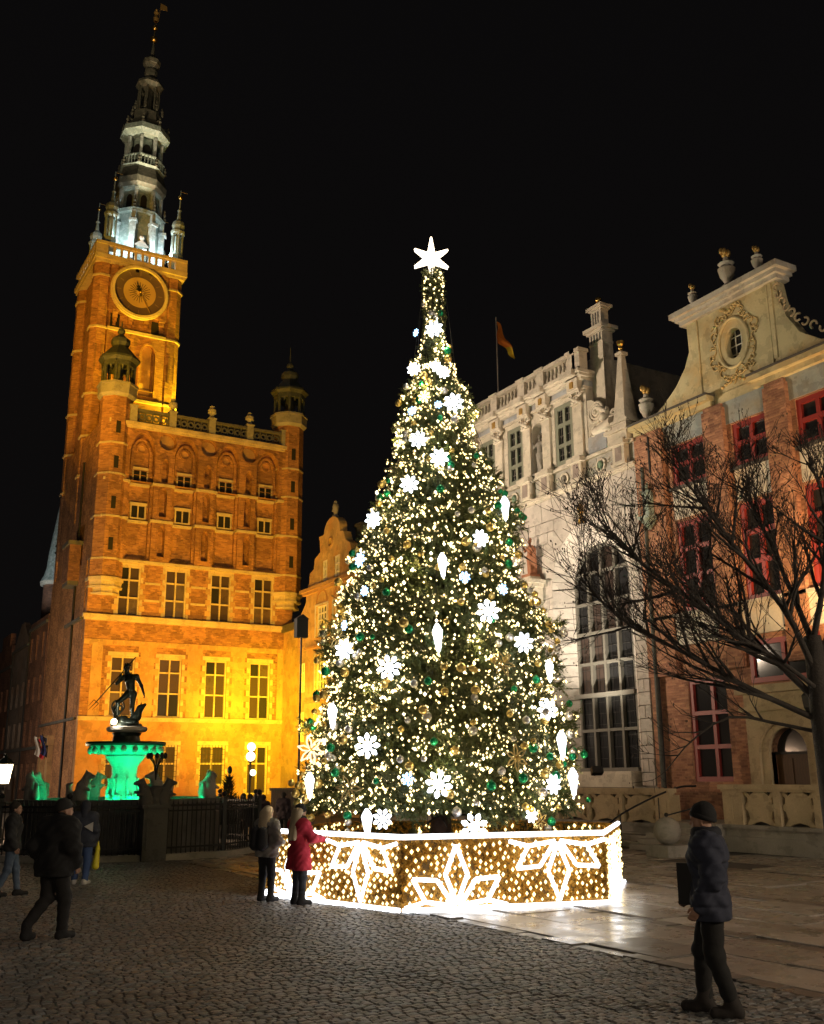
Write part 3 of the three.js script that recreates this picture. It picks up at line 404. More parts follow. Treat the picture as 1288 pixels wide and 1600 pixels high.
// gabled house between town hall and tree (local x = world z)
{
  const Gp = thing('gabled_house', 'narrow ochre gabled house with white windows between the town hall and the lit tree', 'house', [26, 0, 0], RIGHT);
  const a = -58.1, b = -50.6, c = -54.5;
  const wins = [[-56.55, -54.95], [-54.1, -52.5], [-51.9, -51.0]];
  const holes = []; for (const w of wins.slice(0, 2)) for (const [y0, y1] of [[10.35, 12.25], [7.2, 9.3], [3.6, 5.8]]) holes.push(rect(w[0], w[1], y0, y1));
  new B().ext(rect(a, b, 0, 13.3), 0.5, -0.5, holes).box(a, b, 0, 13.3, -9, -0.62).mesh('wall', mat.yellowPlaster, Gp);
  for (const w of wins.slice(0, 2)) for (const [y0, y1] of [[10.35, 12.25], [7.2, 9.3], [3.6, 5.8]]) { windowPart(Gp, w[0], w[1], y0, y1, -0.22, [w[0] + 0.4, (w[0] + w[1]) / 2, w[1] - 0.4], [y0 + 0.5, (y0 + y1) / 2 + 0.1, y1 - 0.45], 0.07, mat.whiteWood, mat.glass, 0.12); const fr = new B().box(w[0] - 0.12, w[0], y0, y1 + 0.12, 0, 0.05).box(w[1], w[1] + 0.12, y0, y1 + 0.12, 0, 0.05).box(w[0], w[1], y1, y1 + 0.12, 0, 0.05); fr.mesh('window_surround', mat.whitePlaster, Gp); if (y0 > 10) new B().ext(roundArch((w[0] + w[1]) / 2, 0.78, 12.4, 12.45), 0.03, 0.0, [roundArch((w[0] + w[1]) / 2, 0.68, 12.41, 12.45)]).mesh('blind_arch', mat.ochre, Gp); }
  new B().box(a - 0.3, b + 0.1, 13.3, 13.5, -0.4, 0.35).box(a - 0.18, b, 13.14, 13.3, 0, 0.2).mesh('cornice', mat.ochreLight, Gp);
  new B().box(a, b, 9.75, 9.9, 0, 0.1).box(a, b, 6.5, 6.65, 0, 0.1).mesh('string_course', mat.ochreLight, Gp);
  const out = [[-58.0, 13.5], [b, 13.5], [-51.1, 14.3], [-51.7, 14.6], [-52.0, 15.4], [-52.6, 15.7], [-52.9, 16.3], [-53.4, 16.4], [-53.4, 16.65]];
  for (let i = 0; i <= 12; i++) out.push([c + 1.1 * Math.cos(i / 12 * Math.PI), 16.65 + 0.85 * Math.sin(i / 12 * Math.PI)]);
  out.push([-55.7, 16.6], [-56.3, 16.6], [-56.2, 16.3], [-56.1, 15.6], [-56.9, 15.3], [-57.0, 14.7], [-57.6, 14.5], [-57.7, 13.9]);
  const gw = [[-55.85, -55.05], [-54.15, -53.35]];
  new B().ext(out, 0.5, -0.5, [...gw.map((w) => rect(w[0], w[1], 13.55, 15)), disc(-54.62, 15.95, 0.24)]).mesh('gable', mat.yellowPlaster, Gp);
  gw.forEach((w) => windowPart(Gp, w[0], w[1], 13.55, 15, -0.22, [(w[0] + w[1]) / 2], [14.03, 14.5], 0.08, mat.whiteWood, mat.glass, 0.14));
  const oc = new B().ring(-54.62, 15.95, 0, 0.24, 0.33, 0.06).mesh('round_window', mat.ochreLight, Gp); new B().ext(disc(-54.62, 15.95, 0.25), 0.03, -0.3).mesh('pane', mat.glass, oc);
  new B().lathe([[0.24, 0], [0.2, 0.12], [0.1, 0.18], [0.17, 0.45], [0.2, 0.7], [0.15, 0.86], [0.1, 0.9], [0.11, 1.02], [0, 1.14]], c, 17.48, -0.25, 10).rod([c - 0.2, 18.2, -0.25], [c - 0.26, 17.9, -0.15], 0.05).mesh('gable_statue', mat.greyStone, Gp);
  new B().box(-53.45, -52.7, 15.6, 16.75, -2.4, -1.1).box(-53.55, -52.6, 16.7, 16.9, -2.5, -1).mesh('chimney', mat.darkStone, Gp);
  const rf = new B().add(new THREE.ConeGeometry(5.1, 3.6, 4).rotateY(Math.PI / 4), new THREE.Matrix4().makeScale(0.98, 1, 1.2).setPosition(c, 14.9, -4.9)); rf.mesh('roof', mat.roofTile, Gp);
  // lower wing towards the town hall
  new B().box(-61.9, a, 0, 11.3, -5, -0.15).mesh('side_wing', mat.yellowPlaster, Gp);
  new B().box(-61.9, a + 0.05, 11.3, 11.75, -0.6, 0.05).mesh('wing_cornice', mat.darkStone, Gp);
  new B().ext([[-60.2, 11.75], [a + 0.02, 11.75], [a + 0.02, 13.1], [-58.5, 12.6], [-59.1, 12.1]], 0.3, -0.4).mesh('scroll_wall', mat.yellowPlaster, Gp);
  new B().ext(roundArch(-58.9, 0.55, 10.05, 10.5), 0.05, -0.15, [roundArch(-58.9, 0.42, 10.06, 10.5)]).mesh('blind_arch', mat.ochreLight, Gp);
  for (const y0 of [4.2, 7.2]) windowPart(Gp, -59.0, -58.3, y0, y0 + 1.8, -0.14, [-58.65], [y0 + 0.6, y0 + 1.2], 0.06, mat.whiteWood, mat.glass, 0.1);
  // flags and small lanterns at the foot are too far off to read; the door stays in shade
  new B().box(-53.6, -52.2, 0, 2.6, 0.0, 0.06).mesh('door', mat.wood, Gp);
}
// ---------------------------------------------------------------- the white hall with the tall arched windows
const AX = 26, AR = thing('arched_hall', 'white ashlar guildhall with tall arched windows and a balustraded top storey', 'hall', [AX, 0, 0], RIGHT);
{
  const L = -48.9, R = -27.8, wc = [-44.28, -37.54, -30.8], SP = 9.58, RO = 2.4, RI = 1.64, QR = 3.3, DP = 0.6;
  const holes = wc.map((c) => { const o = [[c - RO, 1.72], [Math.min(c + RO, R - 0.16), 1.72], [Math.min(c + RO, R - 0.16), 8.2]]; for (let i = 0; i <= 16; i++) { const t = i / 16 * Math.PI; o.push([Math.min(c + RO * Math.cos(t), R - 0.16), SP + RO * Math.sin(t)]); } return o; });
  new B().ext(rect(L, R, 0, 13.5), 0.3, -0.4, holes).box(L, R, 0, 14.6, -13, -1.1).box(R - 0.15, R, 0, 13.5, -1.1, -0.3).mesh('wall', mat.greyStone, AR);
  // ashlar, each block its own piece
  const tones = [0.96, 1, 1.05].map((k) => { const m = mat.ashlar.clone(); m.color.multiplyScalar(k); return m; });
  const block = (pts, parent = AR) => { const x0 = Math.min(...pts.map((p) => p[0])), x1 = Math.max(...pts.map((p) => p[0])), y0 = Math.min(...pts.map((p) => p[1])), y1 = Math.max(...pts.map((p) => p[1])), mx = (x0 + x1) / 2, my = (y0 + y1) / 2, w = x1 - x0, h = y1 - y0; if (w < 0.06 || h < 0.06) return; const g = 0.014; shape(new B().ext(pts.map(([x, y]) => [mx + (x - mx) * (1 - 2 * g / w), my + (y - my) * (1 - 2 * g / h)]), 0.13, -0.13 + rr(-0.003, 0.003), [], 0.006).geo(), 'ashlar_block', tones[rnd() * 3 | 0], parent); };
  const rows = []; for (let y = 1.75; y < 13.5; y += 0.47) rows.push(y); rows[rows.length - 1] = 13.5;
  const thOf = (y) => Math.asin(Math.min(1, (y - SP) / QR));
  const ends = {};                                                  // where a course ends beside an arch, as distance from the arch's middle
  rows.forEach((y, i) => { if (y < SP - 0.2) ends[i] = RO; else if ((y - SP) / QR < 0.97) { const t = thOf(y); ends[i] = QR * Math.cos(t); } else ends[i] = 0.0; });
  for (let i = 0; i + 1 < rows.length; i++) {
    const y0 = rows[i], y1 = rows[i + 1];
    const cuts = [L]; for (const c of wc) cuts.push(c - ends[i], c + ends[i]); cuts.push(R);
    const top = y0 > 13;
    for (let k = 0; k < cuts.length; k += 2) {
      let a = cuts[k]; const b = Math.min(cuts[k + 1], R); if (b - a < 0.08) continue;
      if (a < -41) { if (b > -41) a = -41; else continue; }
      const n = Math.max(1, Math.round((b - a) / 1.15)), off = i % 2 ? 0.5 / n : 0;
      const xs = [a]; for (let q = 1; q <= n; q++) { const x = a + (b - a) * (q - off) / n; if (x > xs[xs.length - 1] + 0.15 && x < b - 0.15) xs.push(x); } xs.push(b);
      for (let q = 0; q + 1 < xs.length; q++) block(rect(xs[q], xs[q + 1], y0, y1));
    }
  }
  const c0 = [-37.54, -30.8], cl = (p) => [Math.min(p[0], R), p[1]];
  for (const c of c0) for (const s of [-1, 1]) for (let i = 0; i + 1 < rows.length; i++) {   // stepped voussoirs
    if (rows[i + 1] < SP - 0.2) continue;
    const t0 = rows[i] < SP - 0.2 ? Math.asin((SP - 0.2 - SP) / RO) : thOf(rows[i]), last = (rows[i + 1] - SP) / QR >= 0.97; if ((rows[i] - SP) / QR >= 0.97) continue;
    const t1 = last ? Math.PI / 2 - 0.0 : thOf(rows[i + 1]); if (t1 - t0 < 0.01) continue;
    const P = (t, r) => [c + s * r * Math.cos(t), SP + r * Math.sin(t)], y0 = Math.max(rows[i], SP - 0.2), y1 = last ? 13.5 : rows[i + 1];
    const n = last ? 3 : 1;
    for (let q = 0; q < n; q++) {
      const a = t0 + (t1 - t0) * q / n, b = t0 + (t1 - t0) * (q + 1) / n;
      if (last) { const top = (t) => [c + s * (13.5 - SP) / Math.tan(Math.max(t, 0.01)), 13.5]; const pts = [P(a, RO), P(b, RO), b > 1.56 ? [c, 13.5] : top(b), top(a)]; if (q === 0) { const qx = [c + s * QR * Math.cos(t0), rows[i]]; pts.splice(3, 1, [qx[0], 13.5], qx); } const pc = pts.map(cl); block(s > 0 ? pc : pc.reverse()); }
      else { const Q0 = [c + s * ends[i], y0], Q1 = [c + s * ends[i + 1], y1]; const pts = [P(a, RO), P(b, RO), Q1, [Q0[0], y1], Q0].map(cl); block(s > 0 ? pts : pts.reverse()); }
    }
  }
  // splayed reveals: courses of stone running in to each window
  for (const c of wc) {
    for (const s of [-1, 1]) {
      const O = (k) => k.t === undefined ? [c + s * RO, k.y] : [c + s * RO * Math.cos(k.t), SP + RO * Math.sin(k.t)];
      const I = (k) => k.t === undefined ? [c + s * RI, k.y] : [c + s * RI * Math.cos(k.t), SP + 0.02 + 1.53 * Math.sin(k.t)];
      const ks = []; for (let y = 1.75; y < SP - 0.2; y += 0.47) ks.push({ y }); ks[ks.length - 1] = { y: SP - 0.02 }; for (let q = 0; q <= 11; q++) ks.push({ t: q / 11 * Math.PI / 2 + (q === 11 ? -0.001 : 0) });
      for (let q = 0; q + 1 < ks.length; q++) {
        const [o0, o1, i0, i1] = [O(ks[q]), O(ks[q + 1]), I(ks[q]), I(ks[q + 1])]; if (Math.hypot(o1[0] - o0[0], o1[1] - o0[1]) < 0.05) continue;
        const lim = R - 0.02, f = (p, j) => p[0] > lim ? [lim, p[1]] : p, e = 0.03, lerp = (p, r, t) => [p[0] + (r[0] - p[0]) * t, p[1] + (r[1] - p[1]) * t];
        const A0 = f(lerp(o0, o1, e)), A1 = f(lerp(o0, o1, 1 - e)), B0 = lerp(i0, i1, e), B1 = lerp(i0, i1, 1 - e);
        const v = [[...A0, 0.0], [...A1, 0.0], [...B1, -DP], [...B0, -DP]];
        const back = v.map(([x, yy, z]) => [x + s * 0.04, yy, z - 0.22]);
        const P = [...v, ...back], F = [[0, 1, 2, 3], [7, 6, 5, 4], [0, 4, 5, 1], [1, 5, 6, 2], [2, 6, 7, 3], [3, 7, 4, 0]], arr = [];
        for (const q4 of F) { const qq = s > 0 ? q4 : [...q4].reverse(); for (const t of [0, 1, 2, 0, 2, 3]) arr.push(...P[qq[t]]); }
        const g = new THREE.BufferGeometry(); g.setAttribute('position', new THREE.BufferAttribute(new Float32Array(arr), 3)); g.computeVertexNormals(); shape(boxUV(g), 'ashlar_block', tones[(q + (s > 0 ? 1 : 0)) % 3], AR);
      }
    }
    // stone window tracery and panes
    const ap = (x) => { const t = Math.acos(Math.min(1, Math.abs(x) / RI)); return SP + 1.53 * Math.sin(t); }, fr = new B();
    const rowsY = [2.41, 3.82, 5.17, 6.42, 7.62, 8.82, 10.05], mx = [-0.82, 0, 0.82], z = -DP - 0.13;
    for (const x of mx) fr.box(c + x - 0.06, c + x + 0.06, 2.4, ap(x) - 0.02, z, z + 0.17);
    for (const yy of rowsY.slice(1)) { const w = yy > SP ? RI * Math.cos(Math.asin(Math.min(1, (yy - SP) / 1.53))) : RI; fr.box(c - w, c + w, yy - 0.055, yy + 0.055, z + 0.01, z + 0.16); }
    fr.box(c - RI - 0.1, c + RI + 0.1, 5.08, 5.24, z + 0.02, z + 0.36).box(c - RI - 0.02, c + RI + 0.02, 2.25, 2.4, z - 0.05, z + 0.3);
    const pts = []; pts.push([c - RI, 2.4]); for (let i = 0; i <= 20; i++) { const t = Math.PI - i / 20 * Math.PI; pts.push([c + RI * Math.cos(t), SP + 1.53 * Math.sin(t)]); } pts.push([c + RI, 2.4]);
    for (let i = 0; i + 1 < pts.length; i++) fr.rod([...pts[i], z + 0.08], [...pts[i + 1], z + 0.08], 0.09, 0.09, 6);
    const wm = fr.mesh('arched_window', mat.greyFrame, AR);
    const X = [-RI, -0.82, 0, 0.82, RI];
    for (let i = 0; i < 4; i++) for (let j = 0; j < 7; j++) {
      const y0 = rowsY[j], a = X[i], b = X[i + 1], y1 = j < 6 ? rowsY[j + 1] : 11.2, ca = (x) => Math.min(y1, Math.max(y0, ap(x)));
      const p = [[c + a, y0], [c + b, y0], [c + b, ca(b)], [c + (a + b) / 2, ca((a + b) / 2)], [c + a, ca(a)]]; if (Math.max(ca(a), ca(b), ca((a + b) / 2)) - y0 < 0.08) continue;
      const pm = new B().ext(p, 0.02, z - 0.01 - rnd() * 0.01).mesh('pane', rnd() < 0.3 ? mat.glassBrown : mat.glass, wm);
    }
    const le = new B(); for (let i = 0; i < 4; i++) { const a = X[i] + c, b = X[i + 1] + c; for (let yy = 2.75; yy < 8.8; yy += 0.43) le.box(a, b, yy - 0.008, yy + 0.008, z + 0.015, z + 0.03); for (const f of [0.33, 0.66]) le.box(a + (b - a) * f - 0.006, a + (b - a) * f + 0.006, 2.4, 9.4, z + 0.016, z + 0.028); }
    le.mesh('leading', mat.iron, wm);
    new B().box(c - RI - 0.1, c + RI + 0.05, 1.7, 2.27, -DP - 0.1, -0.05).box(c - 1.2, c + 1.2, 1.98, 2.16, -0.05, -0.03).mesh('sill_wall', mat.trim, AR);
  }
  // ledge, pedestal zone with rondels
  new B().box(L, R + 0.06, 13.5, 13.58, -0.4, 0.1).box(L, R + 0.1, 13.58, 13.68, -0.4, 0.2).mesh('ledge', mat.trim, AR);
  new B().box(L, R, 13.68, 14.55, -0.6, -0.02).mesh('frieze_wall', mat.carved, AR);
  const peds = [-28.42, -31.0, -33.12, -34.5, -36.65, -38.65, -40.0, -42.1, -44.2, -48.4];
  for (const x of peds) { const p = new B().box(x - 0.33, x + 0.33, 13.68, 14.5, -0.3, 0.26).box(x - 0.4, x + 0.4, 13.68, 13.78, -0.3, 0.32).mesh('pedestal', mat.trim, AR); new B().box(x - 0.18, x + 0.18, 13.86, 14.42, 0.26, 0.275).mesh('pedestal_panel', M(col(0.36, 0.3, 0.28), { map: stoneMap }), p); }
  new B().box(L, R + 0.06, 14.5, 14.62, -0.6, 0.14).mesh('sill_course', mat.trim, AR);
  for (const x of peds) new B().box(x - 0.44, x + 0.44, 14.48, 14.68, -0.1, 0.4).mesh('pedestal_cap', mat.trim, AR);
  [[-29.72, 0], [-32.05, 1], [-35.6, 0], [-37.7, 1]].forEach(([x, k]) => {
    new B().ring(x, 14.08, -0.02, 0.2, 0.29, 0.08, 24).mesh('rondel', mat.trim, AR); new B().sph(x, 14.08, 0.0, 0.16, 12, 1.2).mesh('rondel_head', k ? mat.greyStone : M(col(0.2, 0.3, 0.22)), AR);
    const sc = new B(); for (const s of [-1, 1]) for (let j = 0; j < 5; j++) { const a = j * 1.26, cx = x + s * (0.42 + 0.1 * j), r = 0.05 + 0.03 * (j % 2); sc.add(new THREE.TorusGeometry(r, 0.018, 5, 12, 4.4), new THREE.Matrix4().makeRotationZ(a).setPosition(cx, 14.08 + 0.13 * Math.sin(j * 2.1), 0.0)); } sc.mesh('carved_scroll', mat.trim, AR);
  });
  // top storey
  const U0 = -46.2, U1 = -30.45;
  const uw = [[-32.56, -31.36], [-36.02, -34.84], [-38.25, -37.05], [-41.7, -40.4]];
  const ni = [[-33.8, 0.36], [-39.33, 0.36]];
  new B().ext(rect(U0, U1, 14.55, 17.6), 0.4, -0.4, [...uw.map((w) => rect(w[0], w[1], 14.75, 17.4)), ...ni.map(([x, w]) => roundArch(x, w, 14.7, 16.75))]).box(U0, U1, 14.55, 19.2, -9, -0.75).mesh('upper_wall', mat.trim, AR);
  for (const [x] of ni) new B().ext(roundArch(x, 0.4, 14.66, 16.75), 0.06, -0.46).mesh('niche_back', mat.trimBlue, AR);
  uw.forEach((w) => { const m = (w[0] + w[1]) / 2; windowPart(AR, w[0], w[1], 14.75, 17.4, -0.14, [m], [15.6, 16.5], 0.17, mat.greenWood, mat.glass, 0.12, 'window'); const b = new B(); for (const a of [w[0] + 0.34, w[1] - 0.34]) b.box(a - 0.012, a + 0.012, 14.85, 17.3, -0.11, -0.08); for (const yy of [15.2, 16.05, 16.95]) b.box(w[0] + 0.1, w[1] - 0.1, yy - 0.012, yy + 0.012, -0.11, -0.08); b.mesh('glazing_bars', mat.greyFrame, AR); });
  const pils = [-30.93, -33.08, -34.48, -36.62, -38.7, -40.0, -42.1];
  for (const x of pils) {
    const p = new B().box(x - 0.27, x + 0.27, 14.68, 17.0, -0.05, 0.1).box(x - 0.34, x + 0.34, 14.68, 14.85, -0.05, 0.18).mesh('pilaster', mat.trim, AR);
    const c = new B().box(x - 0.3, x + 0.3, 17.0, 17.06, -0.05, 0.2); for (const s of [-1, 1]) { c.add(new THREE.TorusGeometry(0.09, 0.05, 6, 14), new THREE.Matrix4().setPosition(x + s * 0.26, 17.42, 0.2)); for (const yy of [17.12, 17.26]) c.sph(x + s * 0.14, yy, 0.2, 0.08, 8); } c.sph(x, 17.2, 0.22, 0.1, 8).box(x - 0.36, x + 0.36, 17.5, 17.6, -0.05, 0.28).mesh('capital', mat.trim, p);
  }
  new B().box(U0, U1 + 0.02, 17.6, 17.72, -0.4, 0.1).box(U0, U1 + 0.02, 17.98, 18.1, -0.4, 0.22).box(U0 - 0.1, U1 + 0.14, 18.1, 18.22, -0.4, 0.4).box(U0 - 0.18, U1 + 0.2, 18.22, 18.36, -0.4, 0.52).mesh('cornice', mat.trim, AR);
  new B().box(U0, U1, 17.72, 17.98, -0.4, 0.04).mesh('frieze', mat.trimBlue, AR);
  for (const x of pils) { new B().box(x - 0.34, x + 0.34, 17.6, 18.1, 0.0, 0.32).box(x - 0.42, x + 0.42, 18.1, 18.36, 0.3, 0.66).mesh('cornice_break', mat.trim, AR); new B().box(x - 0.09, x + 0.09, 17.68, 17.95, 0.32, 0.38).mesh('frieze_boss', mat.dullGold, AR); }
  const rail = new B().box(U0, U1, 18.36, 18.5, -0.1, 0.26).box(U0 - 0.05, U1 + 0.05, 19.14, 19.3, -0.14, 0.34);
  for (let x = U0 + 0.2; x < U1 - 0.1; x += 0.27) if (x > -40) rail.lathe([[0.05, 0], [0.09, 0.1], [0.1, 0.22], [0.05, 0.38], [0.07, 0.52], [0.06, 0.64]], x, 18.5, 0.08, 8); else rail.box(x - 0.06, x + 0.06, 18.5, 19.14, 0.02, 0.14);
  rail.mesh('balustrade', mat.trim, AR); new B().box(U0, U1, 18.5, 19.14, -0.08, -0.03).mesh('balustrade_back', mat.greyStone, AR);
  for (const x of [...pils, -30.62]) new B().box(x - 0.24, x + 0.24, 18.36, 19.2, -0.12, 0.3).box(x - 0.3, x + 0.3, 19.2, 19.34, -0.16, 0.38).mesh('balustrade_post', mat.trim, AR);
  // scrolls, pedestal and obelisk at the near end
  const sc = new B().ext([[-30.45, 14.62], [-28.1, 14.62], [-28.1, 15.1], [-28.75, 15.2], [-29.1, 15.5], [-29.15, 16.0], [-29.4, 16.35], [-29.75, 16.5], [-29.85, 16.8], [-30.2, 17.0], [-30.45, 17.05]], 0.35, -0.38);
  const vol = (x, yy, r, d) => { for (let k = 0; k < 3; k++) sc.add(new THREE.TorusGeometry(r * (1 - 0.3 * k), r * 0.16, 7, 22), new THREE.Matrix4().setPosition(x + 0.05 * k, yy, 0.0 + 0.04 * k)); sc.sph(x, yy, 0.02, r * 0.3, 8); };
  vol(-29.86, 16.35, 0.42); vol(-30.08, 15.55, 0.24); vol(-29.1, 15.6, 0.34); vol(-29.3, 16.2, 0.2); vol(-28.85, 16.0, 0.18);
  sc.rod([-30.0, 15.55, 0.02], [-28.8, 15.6, 0.1], 0.16, 0.24, 10).rod([-29.7, 16.5, 0], [-29.1, 16.1, 0.1], 0.14, 0.1, 8).sph(-29.3, 15.95, 0.1, 0.2, 10);
  sc.mesh('scroll', mat.trim, AR);
  new B().box(-30.4, -29.3, 14.7, 15.4, 0.0, 0.04).mesh('scroll_panel', mat.trimBlue, AR);
  new B().box(-28.95, -27.85, 14.62, 15.0, -0.6, 0.3).box(-29.05, -27.75, 15.0, 15.14, -0.68, 0.4).box(-28.75, -27.95, 15.14, 15.4, -0.5, 0.2).box(-28.85, -27.85, 15.4, 15.52, -0.56, 0.26).mesh('obelisk_base', mat.trim, AR);
  const ob = new B().add(toCreasedNormals(new THREE.CylinderGeometry(0.14, 0.46, 2.75, 4).rotateY(Math.PI / 4).toNonIndexed(), 0.3), new THREE.Matrix4().makeTranslation(-28.35, 16.9, -0.15)).box(-28.53, -28.17, 18.27, 18.4, -0.33, 0.03).mesh('obelisk', mat.trim, AR);
  new B().sph(-28.35, 18.6, -0.15, 0.11, 10).lathe([[0.05, 0], [0.14, 0.1], [0.16, 0.24]], -28.35, 18.65, -0.15, 8).mesh('gilded_finial', mat.gold, ob);
  // tall corner chimney tower
  const tz = -0.4, ta = -30.5, tb = -29.68, ct = new B().box(ta, tb, 14.6, 20.0, tz - 0.55, tz).mesh('corner_tower', mat.trim, AR);
  new B().box(ta - 0.02, tb + 0.02, 19.5, 19.58, tz - 0.57, tz + 0.02).box(ta - 0.08, tb + 0.08, 20.0, 20.1, tz - 0.63, tz + 0.08).box(ta - 0.18, tb + 0.18, 20.1, 20.26, tz - 0.73, tz + 0.18).box(ta + 0.1, tb - 0.1, 20.26, 21.05, tz - 0.48, tz - 0.07).box(ta + 0.02, tb - 0.02, 21.05, 21.12, tz - 0.54, tz - 0.01).box(ta - 0.06, tb + 0.06, 21.12, 21.24, tz - 0.61, tz + 0.06).add(new THREE.ConeGeometry(0.45, 0.22, 4).rotateY(Math.PI / 4), new THREE.Matrix4().makeTranslation((ta + tb) / 2, 21.35, tz - 0.27)).mesh('tower_cap', mat.trim, ct);
  const op = new B(); for (let k = 0; k < 4; k++) op.box(ta + 0.1 + k * 0.18, ta + 0.18 + k * 0.18, 19.6, 19.95, tz - 0.01, tz + 0.012); for (let k = 0; k < 3; k++) op.box(ta + 0.2 + k * 0.16, ta + 0.27 + k * 0.16, 20.36, 20.95, tz - 0.08, tz - 0.06); op.mesh('slot_opening', mat.darkStone, ct);
  new B().sph((ta + tb) / 2, 21.58, tz - 0.27, 0.14, 10).mesh('gilded_ball', mat.gold, ct);
  new B().box(L, R, 14.6, 14.75, -13, -0.7).mesh('roof', mat.roofTile, AR);
  // gilded boss above the arch
  new B().rod([-31.2, 12.0, 0.06], [-30.95, 12.55, 0.06], 0.05).rod([-30.95, 12.0, 0.06], [-31.2, 12.55, 0.06], 0.05).sph(-31.07, 12.62, 0.08, 0.13, 10, 1.3).mesh('gilded_keystone', mat.gold, AR);
  new B().sph(-31.07, 12.85, 0.06, 0.11, 10).box(-31.2, -30.95, 12.74, 12.78, 0, 0.12).mesh('keystone_head', mat.greyStone, AR);
  // bracket of the statue between the two arches
  new B().box(-34.72, -33.62, 9.95, 10.1, 0, 0.75).box(-34.6, -33.74, 9.8, 9.95, 0, 0.66).box(-34.5, -33.84, 9.2, 9.8, 0, 0.5).box(-34.42, -33.92, 8.7, 9.2, 0, 0.3).sph(-34.17, 9.45, 0.5, 0.2, 10).box(-34.5, -33.84, 10.1, 10.25, 0.05, 0.62).mesh('statue_bracket', mat.trim, AR);
  new B().cyl(-27.32, 1.7, 13.3, 0.12, 0.07).mesh('drainpipe', mat.copperDark, AR);
  new B().box(-27.78, -27.35, 1.7, 7.2, -0.4, -0.05).mesh('brick_strip', mat.brickRed, AR);
}
